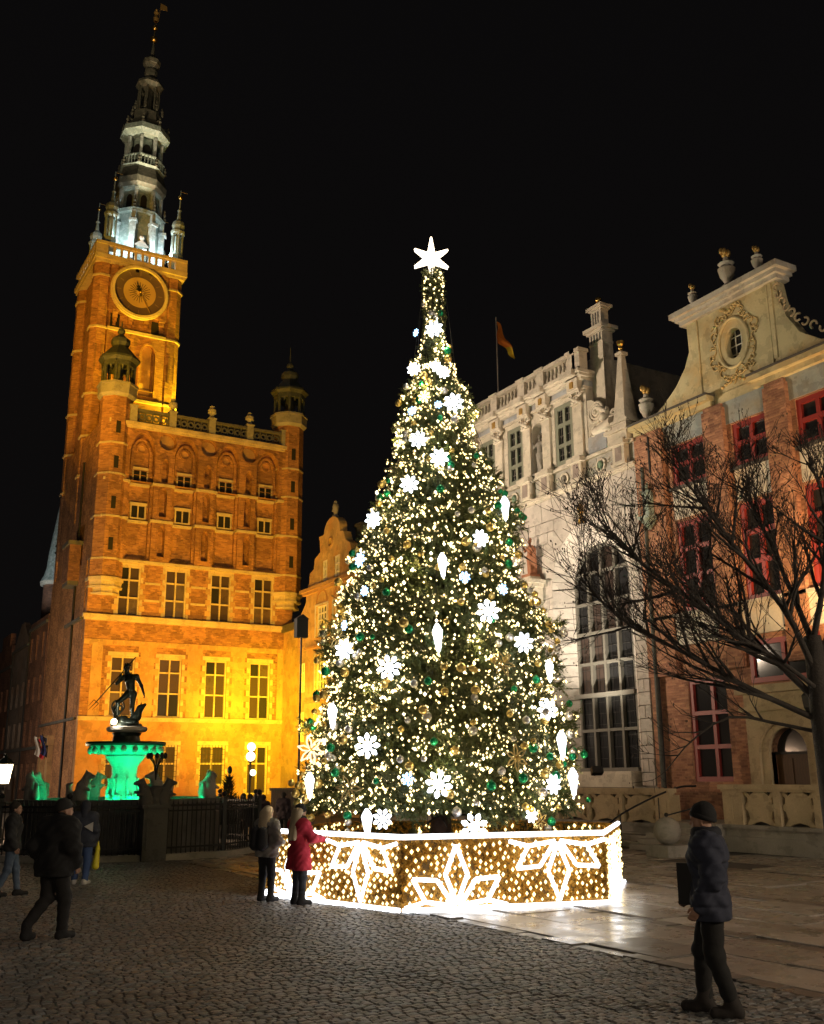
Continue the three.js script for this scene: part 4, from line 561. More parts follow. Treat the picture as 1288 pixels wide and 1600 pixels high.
// ---------------------------------------------------------------- red-windowed house with the curved gable
const RH = thing('curved_gable_house', 'cream curved-gable house with red windows and brick piers right of the white hall', 'house', [AX + 0.1, 0, 0], RIGHT);
{
  const L = -27.7, R = -15.2, rows = [[12.2, 13.75], [7.62, 10.9], [1.9, 5.3]];
  const cols = [[-26.02, -24.3], [-23.1, -21.55], [-20.42, -18.85], [-17.7, -16.2]];
  const holes = []; cols.forEach((c, i) => rows.forEach(([y0, y1], j) => { if (!(j === 2 && i > 0)) holes.push(rect(c[0], c[1], y0, y1)); })); holes.push(roundArch(-21.95, 0.72, 0.75, 2.8));
  new B().ext(rect(L, R, 0, 13.8), 0.45, -0.45, holes).box(L, R, 0, 14, -10, -1.2).mesh('wall', mat.brickRed, RH);
  new B().box(L, R, 13.8, 14.62, -0.5, 0.02).mesh('frieze', mat.greyBlue, RH);
  const piers = [[L, -26.3], [-24.22, -23.3], [-21.5, -20.6], [-18.75, -17.85]];
  piers.forEach(([a, b]) => { new B().box(a, b, 5.5, 14.45, 0, 0.2).box(a + 0.06, b - 0.06, 14.45, 14.6, 0, 0.16).mesh('brick_pier', mat.brickRed, RH); });
  cols.forEach((c, i) => {
    for (const [y0, y1] of [rows[0]]) windowPart(RH, c[0], c[1], y0, y1, -0.2, [(c[0] + c[1]) / 2], [(y0 + y1) / 2 + 0.05], 0.15, mat.redWood, mat.glass, 0.14);
    windowPart(RH, c[0], c[1], 7.62, 10.9, -0.2, [(c[0] + c[1]) / 2], [8.9, 9.9], 0.16, mat.redWood, mat.glass, 0.14);
    new B().box(c[0], c[1], 11.0, 12.1, 0, 0.03).mesh('white_panel', mat.whitePlaster, RH);
    new B().box(c[0] - 0.1, c[1] + 0.1, 12.08, 12.2, -0.2, 0.1).mesh('sill', mat.darkStone, RH);
  });
  windowPart(RH, -26.02, -24.0, 1.9, 5.3, -0.2, [-25.0], [3.03, 4.15], 0.14, mat.redWood, mat.glass, 0.14);
  windowPart(RH, -23.1, -20.4, 4.95, 6.3, 0.01, [-21.75], [], 0.14, mat.redWood, mat.glass, 0.1);
  new B().box(L, R, 6.62, 7.55, 0, 0.1).box(L, R, 7.5, 7.62, 0, 0.2).box(L, R, 6.5, 6.64, 0, 0.16).mesh('stone_band', mat.whitePlaster, RH);
  // cornice broken by the gable
  new B().box(L, -23.75, 14.62, 14.8, -0.5, 0.2).box(L - 0.05, -23.7, 14.8, 14.98, -0.5, 0.42).mesh('cornice', mat.cream, RH);
  new B().box(-21.85, R, 14.62, 14.8, -0.5, 0.2).box(-21.9, R, 14.8, 14.98, -0.5, 0.42).mesh('cornice', mat.cream, RH);
  new B().box(L - 0.05, -23.7, 14.98, 15.06, -0.5, 0.46).box(-21.9, R, 14.98, 15.06, -0.5, 0.46).mesh('cornice_lead', mat.darkStone, RH);
  const gl = [[L + 0.1, 14.98], [R, 14.98], [R, 15.1], [-18.4, 15.2], [-19.2, 15.4], [-19.95, 15.95], [-20.4, 16.7], [-20.6, 17.4], [-20.7, 18.1], [-24.75, 18.1], [-24.72, 17.05], [-25.0, 16.5], [-25.5, 15.95], [-26.2, 15.45], [-26.85, 15.15]];
  const el = (rx, ry, n = 28) => Array.from({ length: n }, (_, i) => [-22.66 + rx * Math.cos(i / n * 6.2832), 16.62 + ry * Math.sin(i / n * 6.2832)]);
  new B().ext(gl, 0.45, -0.45, [el(0.4, 0.58)]).box(-23.7, -21.9, 14.6, 15, -0.45, 0.0).mesh('gable', mat.cream, RH);
  new B().box(-24.3, -24.22, 15.1, 18.1, 0, 0.05).box(-21.1, -21.02, 15.1, 18.1, 0, 0.05).box(-21.0, -20.85, 15.4, 18.1, 0, 0.04).mesh('gable_mouldings', mat.cream, RH);
  new B().box(-24.95, -20.5, 18.1, 18.26, -0.5, 0.16).box(-25.05, -20.4, 18.26, 18.4, -0.55, 0.28).box(-25.2, -20.25, 18.4, 18.6, -0.6, 0.42).box(-25.05, -20.45, 18.6, 18.68, -0.5, 0.3).mesh('gable_cornice', mat.whitePlaster, RH);
  { const ow = new B(); const ring = (rx, ry, r, z) => { const c = new THREE.CatmullRomCurve3(el(rx, ry, 20).map((p) => V(p[0], p[1], z)), true); ow.add(new THREE.TubeGeometry(c, 60, r, 7, true)); }; ring(0.42, 0.6, 0.05, -0.05); ring(0.66, 0.9, 0.06, 0.03); const m = ow.mesh('oval_window', mat.cream, RH);
    const bars = new B(); for (const x of [-0.13, 0.13]) bars.box(-22.66 + x - 0.014, -22.66 + x + 0.014, 16.05, 17.2, -0.3, -0.27); for (const yy of [16.3, 16.62, 16.94]) bars.box(-23.05, -22.27, yy - 0.014, yy + 0.014, -0.3, -0.27); bars.mesh('glazing_bars', mat.whiteWood, m); new B().ext(el(0.42, 0.6), 0.02, -0.34).mesh('pane', mat.glass, m);
    const ca = new B(); for (let i = 0; i < 40; i++) { const t = i / 40 * 6.2832, k = 1 + 0.1 * Math.sin(t * 6), x = -22.66 + 0.92 * k * Math.cos(t), yy = 16.6 + 1.22 * k * Math.sin(t); ca.add(new THREE.TorusGeometry(0.09 + 0.035 * (i % 3), 0.028, 5, 12, 4.6), new THREE.Matrix4().makeRotationZ(t * 3 + i).setPosition(x, yy, 0.03)); if (i % 2) ca.sph(x + 0.06, yy, 0.03, 0.05, 6); } for (let i = 0; i < 9; i++) ca.sph(-22.66 + 0.16 * (i - 4), 15.28 - 0.12 * Math.cos(i), 0.03, 0.06, 6).sph(-22.66 + 0.1 * (i - 4), 17.9 + 0.1 * Math.cos(i), 0.03, 0.07, 6); ca.mesh('gilded_cartouche', M(col(0.55, 0.42, 0.2), { roughness: 0.5, metalness: 0.25 }), RH); }
  for (let i = 0; i < 9; i++) { const t = i / 8; new B().add(new THREE.TorusGeometry(0.12, 0.04, 6, 14, 4.6), new THREE.Matrix4().makeRotationZ(t * 2 + i * 2.4).setPosition(-20.66 + 0.4 * t + 1.2 * t * t, 17.85 - 2.4 * t + 0.3 * t * t, 0.0)).mesh('gable_scrollwork', mat.sandstone, RH); }
  for (const [x, k] of [[-24.42, 0.78], [-22.75, 1.3], [-21.4, 0.85], [-27.2, 1.25]]) { const y0 = x < -27 ? 15.05 : 18.68; new B().lathe([[0.22, 0], [0.24, 0.1], [0.1, 0.2], [0.26, 0.42], [0.32, 0.62], [0.2, 0.72], [0.3, 0.78], [0.12, 0.86], [0.08, 0.98]].map((p) => [p[0] * k * 0.75, p[1] * k]), x, y0, -0.1, 12).mesh('urn', mat.whitePlaster, RH); const gf = new B().sph(x, y0 + 1.06 * k, -0.1, 0.11 * k, 8); for (let i = 0; i < 6; i++) gf.sph(x + 0.1 * k * Math.cos(i), y0 + (1.06 + 0.05 * i % 0.2) * k, -0.1 + 0.1 * k * Math.sin(i), 0.07 * k, 6, 1.6); gf.mesh('urn_flame', mat.dullGold, RH); }
  new B().box(-26.95, -26.88, 13.0, 14.4, 0.2, 0.24).mesh('wall_anchor', mat.iron, RH);
  // door in its stone portal
  new B().ext([[-23.4, 0.75], [-22.98, 0.75], [-22.98, 2.8], ...Array.from({ length: 13 }, (_, i) => [-21.95 - 1.03 * Math.cos(i / 12 * Math.PI), 2.8 + 1.03 * Math.sin(i / 12 * Math.PI) * 0.85]), [-20.92, 0.75], [-20.5, 0.75], [-20.5, 4.05], [-23.4, 4.05]], 0.2, 0.0).box(-23.55, -20.35, 4.05, 4.2, 0, 0.34).box(-23.4, -20.5, 4.2, 4.6, 0, 0.24).box(-23.6, -20.3, 4.6, 4.85, 0, 0.42).mesh('portal', mat.sandstone, RH);
  new B().ext([[-22.98, 0.75], [-22.67, 0.75], [-22.67, 2.8], ...Array.from({ length: 13 }, (_, i) => [-21.95 - 0.72 * Math.cos(i / 12 * Math.PI), 2.8 + 0.72 * Math.sin(i / 12 * Math.PI)]), [-21.23, 0.75], [-20.92, 0.75], [-20.92, 2.8], ...Array.from({ length: 13 }, (_, i) => [-21.95 + 1.03 * Math.cos(i / 12 * Math.PI), 2.8 + 1.03 * Math.sin(i / 12 * Math.PI) * 0.85]), [-22.98, 2.8]], 0.3, -0.2).mesh('portal_splay', mat.sandstone, RH);
  { const d = new B().ext(rect(-22.67, -21.23, 0.75, 2.75), 0.08, -0.3).mesh('door', mat.wood, RH); for (const [x0, x1, y0, y1] of [[-22.55, -22.05, 0.9, 1.7], [-21.85, -21.35, 0.9, 1.7], [-22.55, -22.05, 1.8, 2.6], [-21.85, -21.35, 1.8, 2.6]]) new B().box(x0, x1, y0, y1, -0.22, -0.19).mesh('door_panel', mat.wood, d); new B().box(-22.67, -21.23, 2.72, 2.8, -0.26, -0.16).sph(-21.7, 1.5, -0.17, 0.1, 10).mesh('door_ironwork', mat.iron, d); }
  new B().ext(roundArch(-21.95, 0.72, 2.78, 2.8), 0.03, -0.3).mesh('fanlight', mat.glass, RH);
  new B().cyl(-27.35, 1, 14, 0.1, 0.06).mesh('drainpipe', mat.iron, RH);
  new B().box(L, R, 14.9, 15.05, -10, -0.5).mesh('roof', mat.roofTile, RH);
}
// ---------------------------------------------------------------- terraces with carved parapets
function terrace(label, s0, s1, top, X, panels) {
  const t = thing('stone_terrace', label, 'terrace', [X, 0, 0], RIGHT);
  const base = top - 1.12;
  new B().box(-s0, -s1, 0, base * 0.62, -2.7, 0.12).box(-s0, -s1, base * 0.62, base - 0.05, -2.7, 0).mesh('base_wall', mat.greyStone, t);
  new B().box(-s0 - 0.02, -s1 + 0.02, base - 0.05, base + 0.06, -2.72, 0.08).mesh('base_cornice', mat.greyStone, t);
  new B().box(-s0, -s1 + 0.04, top - 0.13, top, -0.26, 0.1).box(-s0, -s1 + 0.02, top - 0.2, top - 0.13, -0.2, 0.04).mesh('coping', mat.sandstone, t);
  const n = panels, w = (s0 - s1 - 0.5) / n;
  for (let i = 0; i < n; i++) {
    const x0 = -s1 - 0.5 - (i + 1) * w, x1 = x0 + w, cx = (x0 + x1) / 2, y0 = base + 0.06, y1 = top - 0.2, h = y1 - y0;
    new B().box(x1 - 0.14, x1, y0, y1, -0.24, 0.03).mesh('parapet_post', mat.sandstone, t);
    // carved panel: a plate whose cut-outs leave gaps at corners and foot
    const a = x0 + 0.02, b = x1 - 0.16, ww = b - a;
    new B().ext([[a + ww * 0.2, y0], [a + ww * 0.26, y0 + 0.04], [cx - 0.07, y0 + 0.09], [b - ww * 0.26, y0 + 0.04], [b - ww * 0.2, y0], [b - 0.03, y0], [b - ww * 0.14, y0 + h * 0.2], [b - ww * 0.09, y0 + h * 0.42], [b - 0.0, y0 + h * 0.47], [b, y0 + h * 0.62], [b - ww * 0.08, y0 + h * 0.65], [b - ww * 0.1, y0 + h * 0.85], [b, y0 + h * 0.92], [b, y1], [b - ww * 0.12, y1], [b - ww * 0.2, y1 - 0.09], [b - ww * 0.34, y1], [a + ww * 0.34, y1], [a + ww * 0.2, y1 - 0.09], [a + ww * 0.12, y1], [a, y1], [a, y0 + h * 0.92], [a + ww * 0.1, y0 + h * 0.85], [a + ww * 0.08, y0 + h * 0.65], [a, y0 + h * 0.62], [a, y0 + h * 0.47], [a + ww * 0.09, y0 + h * 0.42], [a + ww * 0.14, y0 + h * 0.2], [a + 0.03, y0]], 0.1, -0.16, [], 0.012).mesh('carved_panel', mat.sandstone, t);
    new B().box(a, b, y0, y1, -0.3, -0.28).mesh('panel_back', mat.darkStone, t);
  }
  new B().box(-s1 - 0.5, -s1 + 0.02, base + 0.06, top - 0.2, -0.4, 0.04).box(-s1 - 0.36, -s1 - 0.12, base + 0.2, top - 0.34, 0.04, 0.06).mesh('corner_post', mat.sandstone, t);
  return t;
}
const terL = terrace('carved stone terrace below the tall arched windows of the white hall', 40, 24.35, 1.72, 23.3, 9);
{ // near terrace: its end with the corner post stands at the far side, so it is turned end for end
  const t = thing('stone_terrace', 'carved stone terrace in front of the arched wooden door', 'terrace', [23.2, 0, 0], RIGHT);
  const top = 1.85, base = 0.7, a = -22.05, e = -11;
  new B().box(a, e, 0, 0.42, -2.8, 0.1).box(a, e, 0.42, base - 0.06, -2.8, 0).mesh('base_wall', mat.greyStone, t);
  new B().box(a - 0.04, e, base - 0.06, base + 0.05, -2.8, 0.08).mesh('base_cornice', mat.greyStone, t);
  new B().box(a - 0.1, e, top - 0.13, top, -0.28, 0.12).box(a - 0.05, e, top - 0.2, top - 0.13, -0.2, 0.05).mesh('coping', mat.sandstone, t);
  new B().box(a, a + 0.72, base + 0.05, top - 0.2, -0.4, 0.04).box(a + 0.1, a + 0.36, base + 0.2, top - 0.34, 0.04, 0.06).mesh('corner_post', mat.sandstone, t);
  const w = 1.33; let i = 0;
  for (let x0 = a + 0.72; x0 + w < e; x0 += w, i++) {
    const y0 = base + 0.05, y1 = top - 0.2, h = y1 - y0, A = x0 + 0.02, Bq = x0 + w - 0.24, ww = Bq - A, cx = (A + Bq) / 2;
    new B().box(Bq + 0.02, x0 + w, y0, y1, -0.24, 0.04).mesh('parapet_post', mat.sandstone, t);
    new B().ext([[A + ww * 0.2, y0], [A + ww * 0.28, y0 + 0.05], [cx, y0 + 0.1], [Bq - ww * 0.28, y0 + 0.05], [Bq - ww * 0.2, y0], [Bq - 0.02, y0], [Bq - ww * 0.14, y0 + h * 0.2], [Bq - ww * 0.08, y0 + h * 0.42], [Bq, y0 + h * 0.48], [Bq, y0 + h * 0.62], [Bq - ww * 0.08, y0 + h * 0.66], [Bq - ww * 0.1, y0 + h * 0.82], [Bq, y0 + h * 0.9], [Bq, y1], [Bq - ww * 0.1, y1], [Bq - ww * 0.18, y1 - 0.1], [Bq - ww * 0.32, y1], [A + ww * 0.32, y1], [A + ww * 0.18, y1 - 0.1], [A + ww * 0.1, y1], [A, y1], [A, y0 + h * 0.9], [A + ww * 0.1, y0 + h * 0.82], [A + ww * 0.08, y0 + h * 0.66], [A, y0 + h * 0.62], [A, y0 + h * 0.48], [A + ww * 0.08, y0 + h * 0.42], [A + ww * 0.14, y0 + h * 0.2], [A + 0.02, y0]], 0.1, -0.14, [], 0.012).mesh('carved_panel', mat.sandstone, t);
    new B().box(A, Bq, y0, y1, -0.32, -0.3).mesh('panel_back', mat.darkStone, t);
  }
}
{ // stairs between the terraces with an iron handrail
  const s = thing('stone_stairs', 'worn stone steps between the two terraces', 'stairs', [23.2, 0, 0], RIGHT);
  for (let k = 0; k < 5; k++) new B().box(-24.3, -22.1, k * 0.15, (k + 1) * 0.15 - 0.004, -2.8, 1.7 - k * 0.34).mesh('step', mat.greyStone, s);
  new B().box(-27.5, -24.4, 0, 0.16, -0.2, 1.0).box(-27.5, -24.4, 0.16, 0.32, -0.2, 0.6).mesh('side_step', mat.greyStone, s);
  const r = thing('iron_handrail', 'dark iron handrail sloping down beside the stone ball', 'handrail', [0, 0, 0]);
  new B().tube([[24.4, 1.78, -24.3], [23.7, 1.75, -24.35], [21.6, 1.02, -24.6], [20.9, 0.62, -24.7], [20.7, 0.55, -24.75]], 0.03, 6, 24).mesh('rail', mat.iron, r);
  for (const [x, y, z] of [[22.9, 1.45, -24.43], [21.5, 0.98, -24.62]]) new B().rod([x, 0, z], [x, y, z], 0.018).mesh('baluster', mat.iron, r);
  for (const [x, z, lb] of [[20.45, -21.55, 'large granite ball on a square block at the foot of the steps']]) { const b = thing('stone_ball', lb, 'stone ball', [x, 0, z]); new B().sph(0, 0.66, 0, 0.37, 24).mesh('ball', mat.greyStone, b); new B().box(-0.42, 0.42, 0, 0.3, -0.42, 0.42).mesh('block', mat.greyStone, b); new B().sph(0, 1.08, 0, 0.06, 8).rod([0, 1.06, 0], [0.9, 1.25, 0.2], 0.02).mesh('iron_ring', mat.iron, b); }
}
// ---------------------------------------------------------------- bodies: a distance field of tapered limbs, meshed as one surface
const clamp01 = (t) => t < 0 ? 0 : t > 1 ? 1 : t;
function surfaceNet(f, lo, hi, h) {
  const n = [0, 1, 2].map((i) => Math.ceil((hi[i] - lo[i]) / h) + 1), [nx, ny, nz] = n, val = new Float32Array(nx * ny * nz), at = (i, j, k) => (k * ny + j) * nx + i;
  for (let k = 0; k < nz; k++) for (let j = 0; j < ny; j++) for (let i = 0; i < nx; i++) val[at(i, j, k)] = f(lo[0] + i * h, lo[1] + j * h, lo[2] + k * h);
  const idx = new Int32Array(nx * ny * nz).fill(-1), pos = [], E = [[0, 1], [0, 2], [0, 4], [1, 3], [1, 5], [2, 3], [2, 6], [3, 7], [4, 5], [4, 6], [5, 7], [6, 7]];
  for (let k = 0; k < nz - 1; k++) for (let j = 0; j < ny - 1; j++) for (let i = 0; i < nx - 1; i++) {
    const c = []; let s = 0; for (let q = 0; q < 8; q++) { const v = val[at(i + (q & 1), j + (q >> 1 & 1), k + (q >> 2))]; c.push(v); if (v < 0) s++; }
    if (s === 0 || s === 8) continue;
    let x = 0, y = 0, z = 0, m = 0;
    for (const [a, b] of E) if ((c[a] < 0) !== (c[b] < 0)) { const t = c[a] / (c[a] - c[b]); x += (a & 1) + ((b & 1) - (a & 1)) * t; y += (a >> 1 & 1) + ((b >> 1 & 1) - (a >> 1 & 1)) * t; z += (a >> 2) + ((b >> 2) - (a >> 2)) * t; m++; }
    idx[at(i, j, k)] = pos.length / 3; pos.push(lo[0] + (i + x / m) * h, lo[1] + (j + y / m) * h, lo[2] + (k + z / m) * h);
  }
  const ind = [];
  for (let k = 1; k < nz - 1; k++) for (let j = 1; j < ny - 1; j++) for (let i = 1; i < nx - 1; i++) {
    const a = val[at(i, j, k)] < 0;
    const quad = (p, q, r, s, flip) => { const [A, Bq, Cq, Dq] = [idx[p], idx[q], idx[r], idx[s]]; if (Math.min(A, Bq, Cq, Dq) < 0) return; if (flip) ind.push(A, Bq, Cq, A, Cq, Dq); else ind.push(A, Cq, Bq, A, Dq, Cq); };
    if (a !== (val[at(i + 1, j, k)] < 0)) quad(at(i, j - 1, k - 1), at(i, j, k - 1), at(i, j, k), at(i, j - 1, k), a);
    if (a !== (val[at(i, j + 1, k)] < 0)) quad(at(i - 1, j, k - 1), at(i - 1, j, k), at(i, j, k), at(i, j, k - 1), a);
    if (a !== (val[at(i, j, k + 1)] < 0)) quad(at(i - 1, j - 1, k), at(i, j - 1, k), at(i, j, k), at(i - 1, j, k), a);
  }
  const g = new THREE.BufferGeometry(); g.setAttribute('position', new THREE.BufferAttribute(new Float32Array(pos), 3)); g.setIndex(ind); g.computeVertexNormals(); return g;
}
// limbs: [a, b, ra, rb, (flatten: squash in z)]
function limbField(L, k) {
  return (x, y, z) => {
    let d = 1e9;
    for (const c of L) {
      const [a, b, ra, rb, sq] = c, bx = b[0] - a[0], by = b[1] - a[1], bz = b[2] - a[2], px = x - a[0], py = y - a[1], pz = z - a[2];
      const t = clamp01((px * bx + py * by + pz * bz) / (bx * bx + by * by + bz * bz + 1e-9)), ex = px - bx * t, ey = py - by * t, ez = (pz - bz * t) * (sq || 1);
      const e = Math.sqrt(ex * ex + ey * ey + ez * ez) - (ra + (rb - ra) * t);
      if (d > 1e8) { d = e; continue; }
      const hh = Math.max(k - Math.abs(d - e), 0) / k; d = Math.min(d, e) - hh * hh * k * 0.25;
    }
    return d;
  };
}
function limbMesh(L, k, h, cut) {
  const lo = [1e9, 1e9, 1e9], hi = [-1e9, -1e9, -1e9];
  for (const [a, b, ra, rb] of L) for (const [p, r] of [[a, ra], [b, rb]]) for (let i = 0; i < 3; i++) { lo[i] = Math.min(lo[i], p[i] - r - 2 * h - 0.01); hi[i] = Math.max(hi[i], p[i] + r + 2 * h + 0.01); }
  const f = limbField(L, k); return surfaceNet(cut ? (x, y, z) => Math.max(f(x, y, z), cut(x, y, z)) : f, lo, hi, h);
}
const lerp3 = (a, b, t) => [a[0] + (b[0] - a[0]) * t, a[1] + (b[1] - a[1]) * t, a[2] + (b[2] - a[2]) * t];
// a head with brow, nose, jaw, ears and eye hollows; turned by yaw about the neck
function headGeo(p, yaw, nod, h) {
  const L = [[[0, 0.045, -0.02], [0, 0.03, 0.02], 0.083, 0.078], [[0, -0.06, 0.04], [0, -0.075, 0.058], 0.05, 0.034], [[-0.03, -0.03, 0.045], [0.03, -0.03, 0.045], 0.045, 0.045], [[0, 0.012, 0.088], [0, -0.022, 0.106], 0.011, 0.016], [[-0.02, -0.055, 0.083], [0.02, -0.055, 0.083], 0.011, 0.011], [[-0.03, 0.028, 0.083], [0.03, 0.028, 0.083], 0.015, 0.015], [[0.077, 0.0, -0.005], [0.08, -0.03, 0], 0.014, 0.01], [[-0.077, 0.0, -0.005], [-0.08, -0.03, 0], 0.014, 0.01], [[0, -0.06, -0.02], [0, -0.15, -0.035], 0.058, 0.06]];
  const f = limbField(L, 0.03), eye = (x, y, z) => Math.min(Math.hypot(x - 0.032, y - 0.006, z - 0.1), Math.hypot(x + 0.032, y - 0.006, z - 0.1)) - 0.016;
  const g = surfaceNet((x, y, z) => Math.max(f(x, y, z), -eye(x, y, z)), [-0.13, -0.19, -0.15], [0.13, 0.17, 0.16], h);
  g.rotateX(nod); g.rotateY(yaw); g.translate(...p); return g;
}
// a hand: palm, four unequal bent fingers, a thumb from the side of the palm
function handGeo(w, dir, palm, curl, h, side) {
  const z = V(...dir).normalize(), y = V(...palm); y.addScaledVector(z, -y.dot(z)).normalize(); const x = new THREE.Vector3().crossVectors(y, z).multiplyScalar(side);
  const P = (a, b, c) => { const v = V(...w).addScaledVector(x, a).addScaledVector(y, b).addScaledVector(z, c); return [v.x, v.y, v.z]; };
  const L = [[P(-0.022, 0, 0.02), P(-0.028, 0, 0.08), 0.017, 0.015], [P(0.018, 0, 0.02), P(0.024, 0, 0.08), 0.017, 0.015], [P(0, 0, 0), P(0, 0, 0.07), 0.02, 0.018]];
  [[0.03, 0.066], [0.011, 0.076], [-0.009, 0.071], [-0.028, 0.056]].forEach(([a, len]) => { let c = 0.3 * curl, q = [a, 0, 0.085]; for (let k = 0; k < 3; k++) { const s = len * [0.45, 0.32, 0.23][k], n = [q[0], q[1] + Math.sin(c) * s, q[2] + Math.cos(c) * s]; L.push([P(...q), P(...n), 0.0095 - k * 0.001, 0.0088 - k * 0.001]); q = n; c += 0.75 * curl; } });
  L.push([P(0.03, 0.004, 0.025), P(0.05, 0.018, 0.055), 0.012, 0.0105], [P(0.05, 0.018, 0.055), P(0.05, 0.03, 0.085), 0.0105, 0.009]);
  return limbMesh(L, 0.008, h);
}
const skinMat = M(col(0.3, 0.17, 0.115), { roughness: 0.6 });
const cloth = (r, g, b, o = {}) => M(col(r, g, b), { map: clothMap, roughness: 0.9, bumpMap: grainBump, bumpScale: 0.004, ...o });
/* a clothed person. J: joints for a 1.8 m figure facing +z, left is +x */
function person(o) {
  const s = (o.height || 1.75) / 1.8, cell = o.cell || 0.018;
  const J = { pelvis: [0, 0.96, 0], waist: [0, 1.1, 0], chest: [0, 1.32, 0], neck: [0, 1.5, -0.01], head: [0, 1.66, 0.02], shL: [0.185, 1.45, -0.01], shR: [-0.185, 1.45, -0.01], elL: [0.25, 1.18, -0.04], elR: [-0.25, 1.18, -0.04], wrL: [0.26, 0.94, 0.06], wrR: [-0.26, 0.94, 0.06], hiL: [0.095, 0.93, 0], hiR: [-0.095, 0.93, 0], knL: [0.11, 0.5, 0.03], knR: [-0.11, 0.5, 0.03], anL: [0.12, 0.09, 0], anR: [-0.12, 0.09, 0], toL: [0.14, 0.035, 0.17], toR: [-0.14, 0.035, 0.17], ...o.joints };
  const t = thing('person', o.label, 'person', o.at, o.yaw, o.group);
  const inner = new THREE.Vector3(s, s, s);
  const add = (g, name, m, parent = t) => { const q = boxUV(clean(g)); const me = shape(q, name, m, parent); me.scale.copy(inner); return me; };
  const armSkin = (sh, el, wr) => [[J[sh], J[el], 0.05, 0.04], [J[el], J[wr], 0.04, 0.026]], legSkin = (hi, kn, an, to) => [[J[hi], J[kn], 0.085, 0.055], [J[kn], J[an], 0.055, 0.036], [J[an], J[to], 0.04, 0.03]];
  const torso = (e) => [[J.hiL, J.hiR, 0.1 + e, 0.1 + e], [J.pelvis, J.waist, 0.125 + e, 0.115 + e, 1.15], [J.waist, J.chest, 0.115 + e, 0.135 + e, 1.15], [lerp3(J.shL, J.chest, 0.35), lerp3(J.shR, J.chest, 0.35), 0.11 + e, 0.11 + e], [J.chest, lerp3(J.chest, J.neck, 0.7), 0.13 + e, 0.08 + e], [J.shL, J.shR, 0.065 + e, 0.065 + e]];
  // one continuous body under the clothes, head and hands on finer grids
  const parts = [clean(limbMesh([...torso(0), [J.neck, lerp3(J.neck, J.head, 0.6), 0.055, 0.052], ...armSkin('shL', 'elL', 'wrL'), ...armSkin('shR', 'elR', 'wrR'), ...legSkin('hiL', 'knL', 'anL', 'toL'), ...legSkin('hiR', 'knR', 'anR', 'toR')], 0.05, Math.max(cell, 0.02)))];
  parts.push(clean(headGeo(J.head, o.turn || 0, o.nod || 0, o.fine || 0.008)));
  for (const [el, wr, sd] of [['elL', 'wrL', 1], ['elR', 'wrR', -1]]) { const d = [J[wr][0] - J[el][0], J[wr][1] - J[el][1], J[wr][2] - J[el][2]]; parts.push(clean(handGeo(lerp3(J[wr], J[el], -0.03), d, o.palm || [-sd, 0, 0.2], o.curl ?? 0.9, 0.0055, sd))); }
  add(mergeGeometries(parts), 'body', o.skin || skinMat);
  const e = o.bulk ?? 0.035, hem = o.hem ?? 0.78, flare = o.flare || 0;
  const low = [0, hem, 0];
  const coat = [...torso(e), ...(hem < 0.9 ? [[[J.hiL[0] * 1.1, J.pelvis[1], J.pelvis[2]], [J.hiL[0] * 1.1 + flare, hem - 0.05, J.pelvis[2]], 0.115 + e, 0.115 + e + flare], [[J.hiR[0] * 1.1, J.pelvis[1], J.pelvis[2]], [J.hiR[0] * 1.1 - flare, hem - 0.05, J.pelvis[2]], 0.115 + e, 0.115 + e + flare]] : []), [J.shL, J.elL, 0.062 + e * 0.8, 0.055 + e * 0.8], [J.elL, lerp3(J.elL, J.wrL, 0.93), 0.055 + e * 0.8, 0.04 + e * 0.6], [J.shR, J.elR, 0.062 + e * 0.8, 0.055 + e * 0.8], [J.elR, lerp3(J.elR, J.wrR, 0.93), 0.055 + e * 0.8, 0.04 + e * 0.6], [J.neck, lerp3(J.neck, J.head, 0.25), 0.07 + e * 0.4, 0.068 + e * 0.4]];
  const fold = (x, y, z) => (o.quilt ? 0.011 * Math.exp(-(((((y + 0.02 * Math.sin(x * 9)) * o.quilt % 1) - 0.5) / 0.09) ** 2)) : 0) + 0.005 * Math.sin(y * 52 + x * 25 + 3 * Math.sin(z * 22)) + 0.007 * Math.sin(y * 27 - z * 30 + 2 * Math.sin(x * 14));
  const cf = limbField(coat, 0.06), lo = [-0.6, hem - 0.04, -0.6], hi = [0.6, 1.75, 0.6];
  for (const [a, b, r] of coat) for (const p of [a, b]) for (const q of [0, 2]) { lo[q] = Math.min(lo[q], p[q] - r - 0.06); hi[q] = Math.max(hi[q], p[q] + r + 0.06); }
  for (const w of ['wrL', 'wrR']) lo[1] = Math.min(lo[1], J[w][1] - 0.12);
  const nearArm = limbField(coat.slice(-5, -1), 0.02);
  const coatM = add(surfaceNet((x, y, z) => Math.max(cf(x, y, z) + fold(x, y, z), Math.min(hem - y, nearArm(x, y, z))), lo, hi, cell), o.coatName || 'jacket', o.coat);
  const tr = o.legR || 0.018, leg = (hi_, kn, an) => [[J[hi_], J[kn], 0.09 + tr, 0.062 + tr], [J[kn], lerp3(J[kn], J[an], 0.95), 0.06 + tr, 0.042 + tr]];
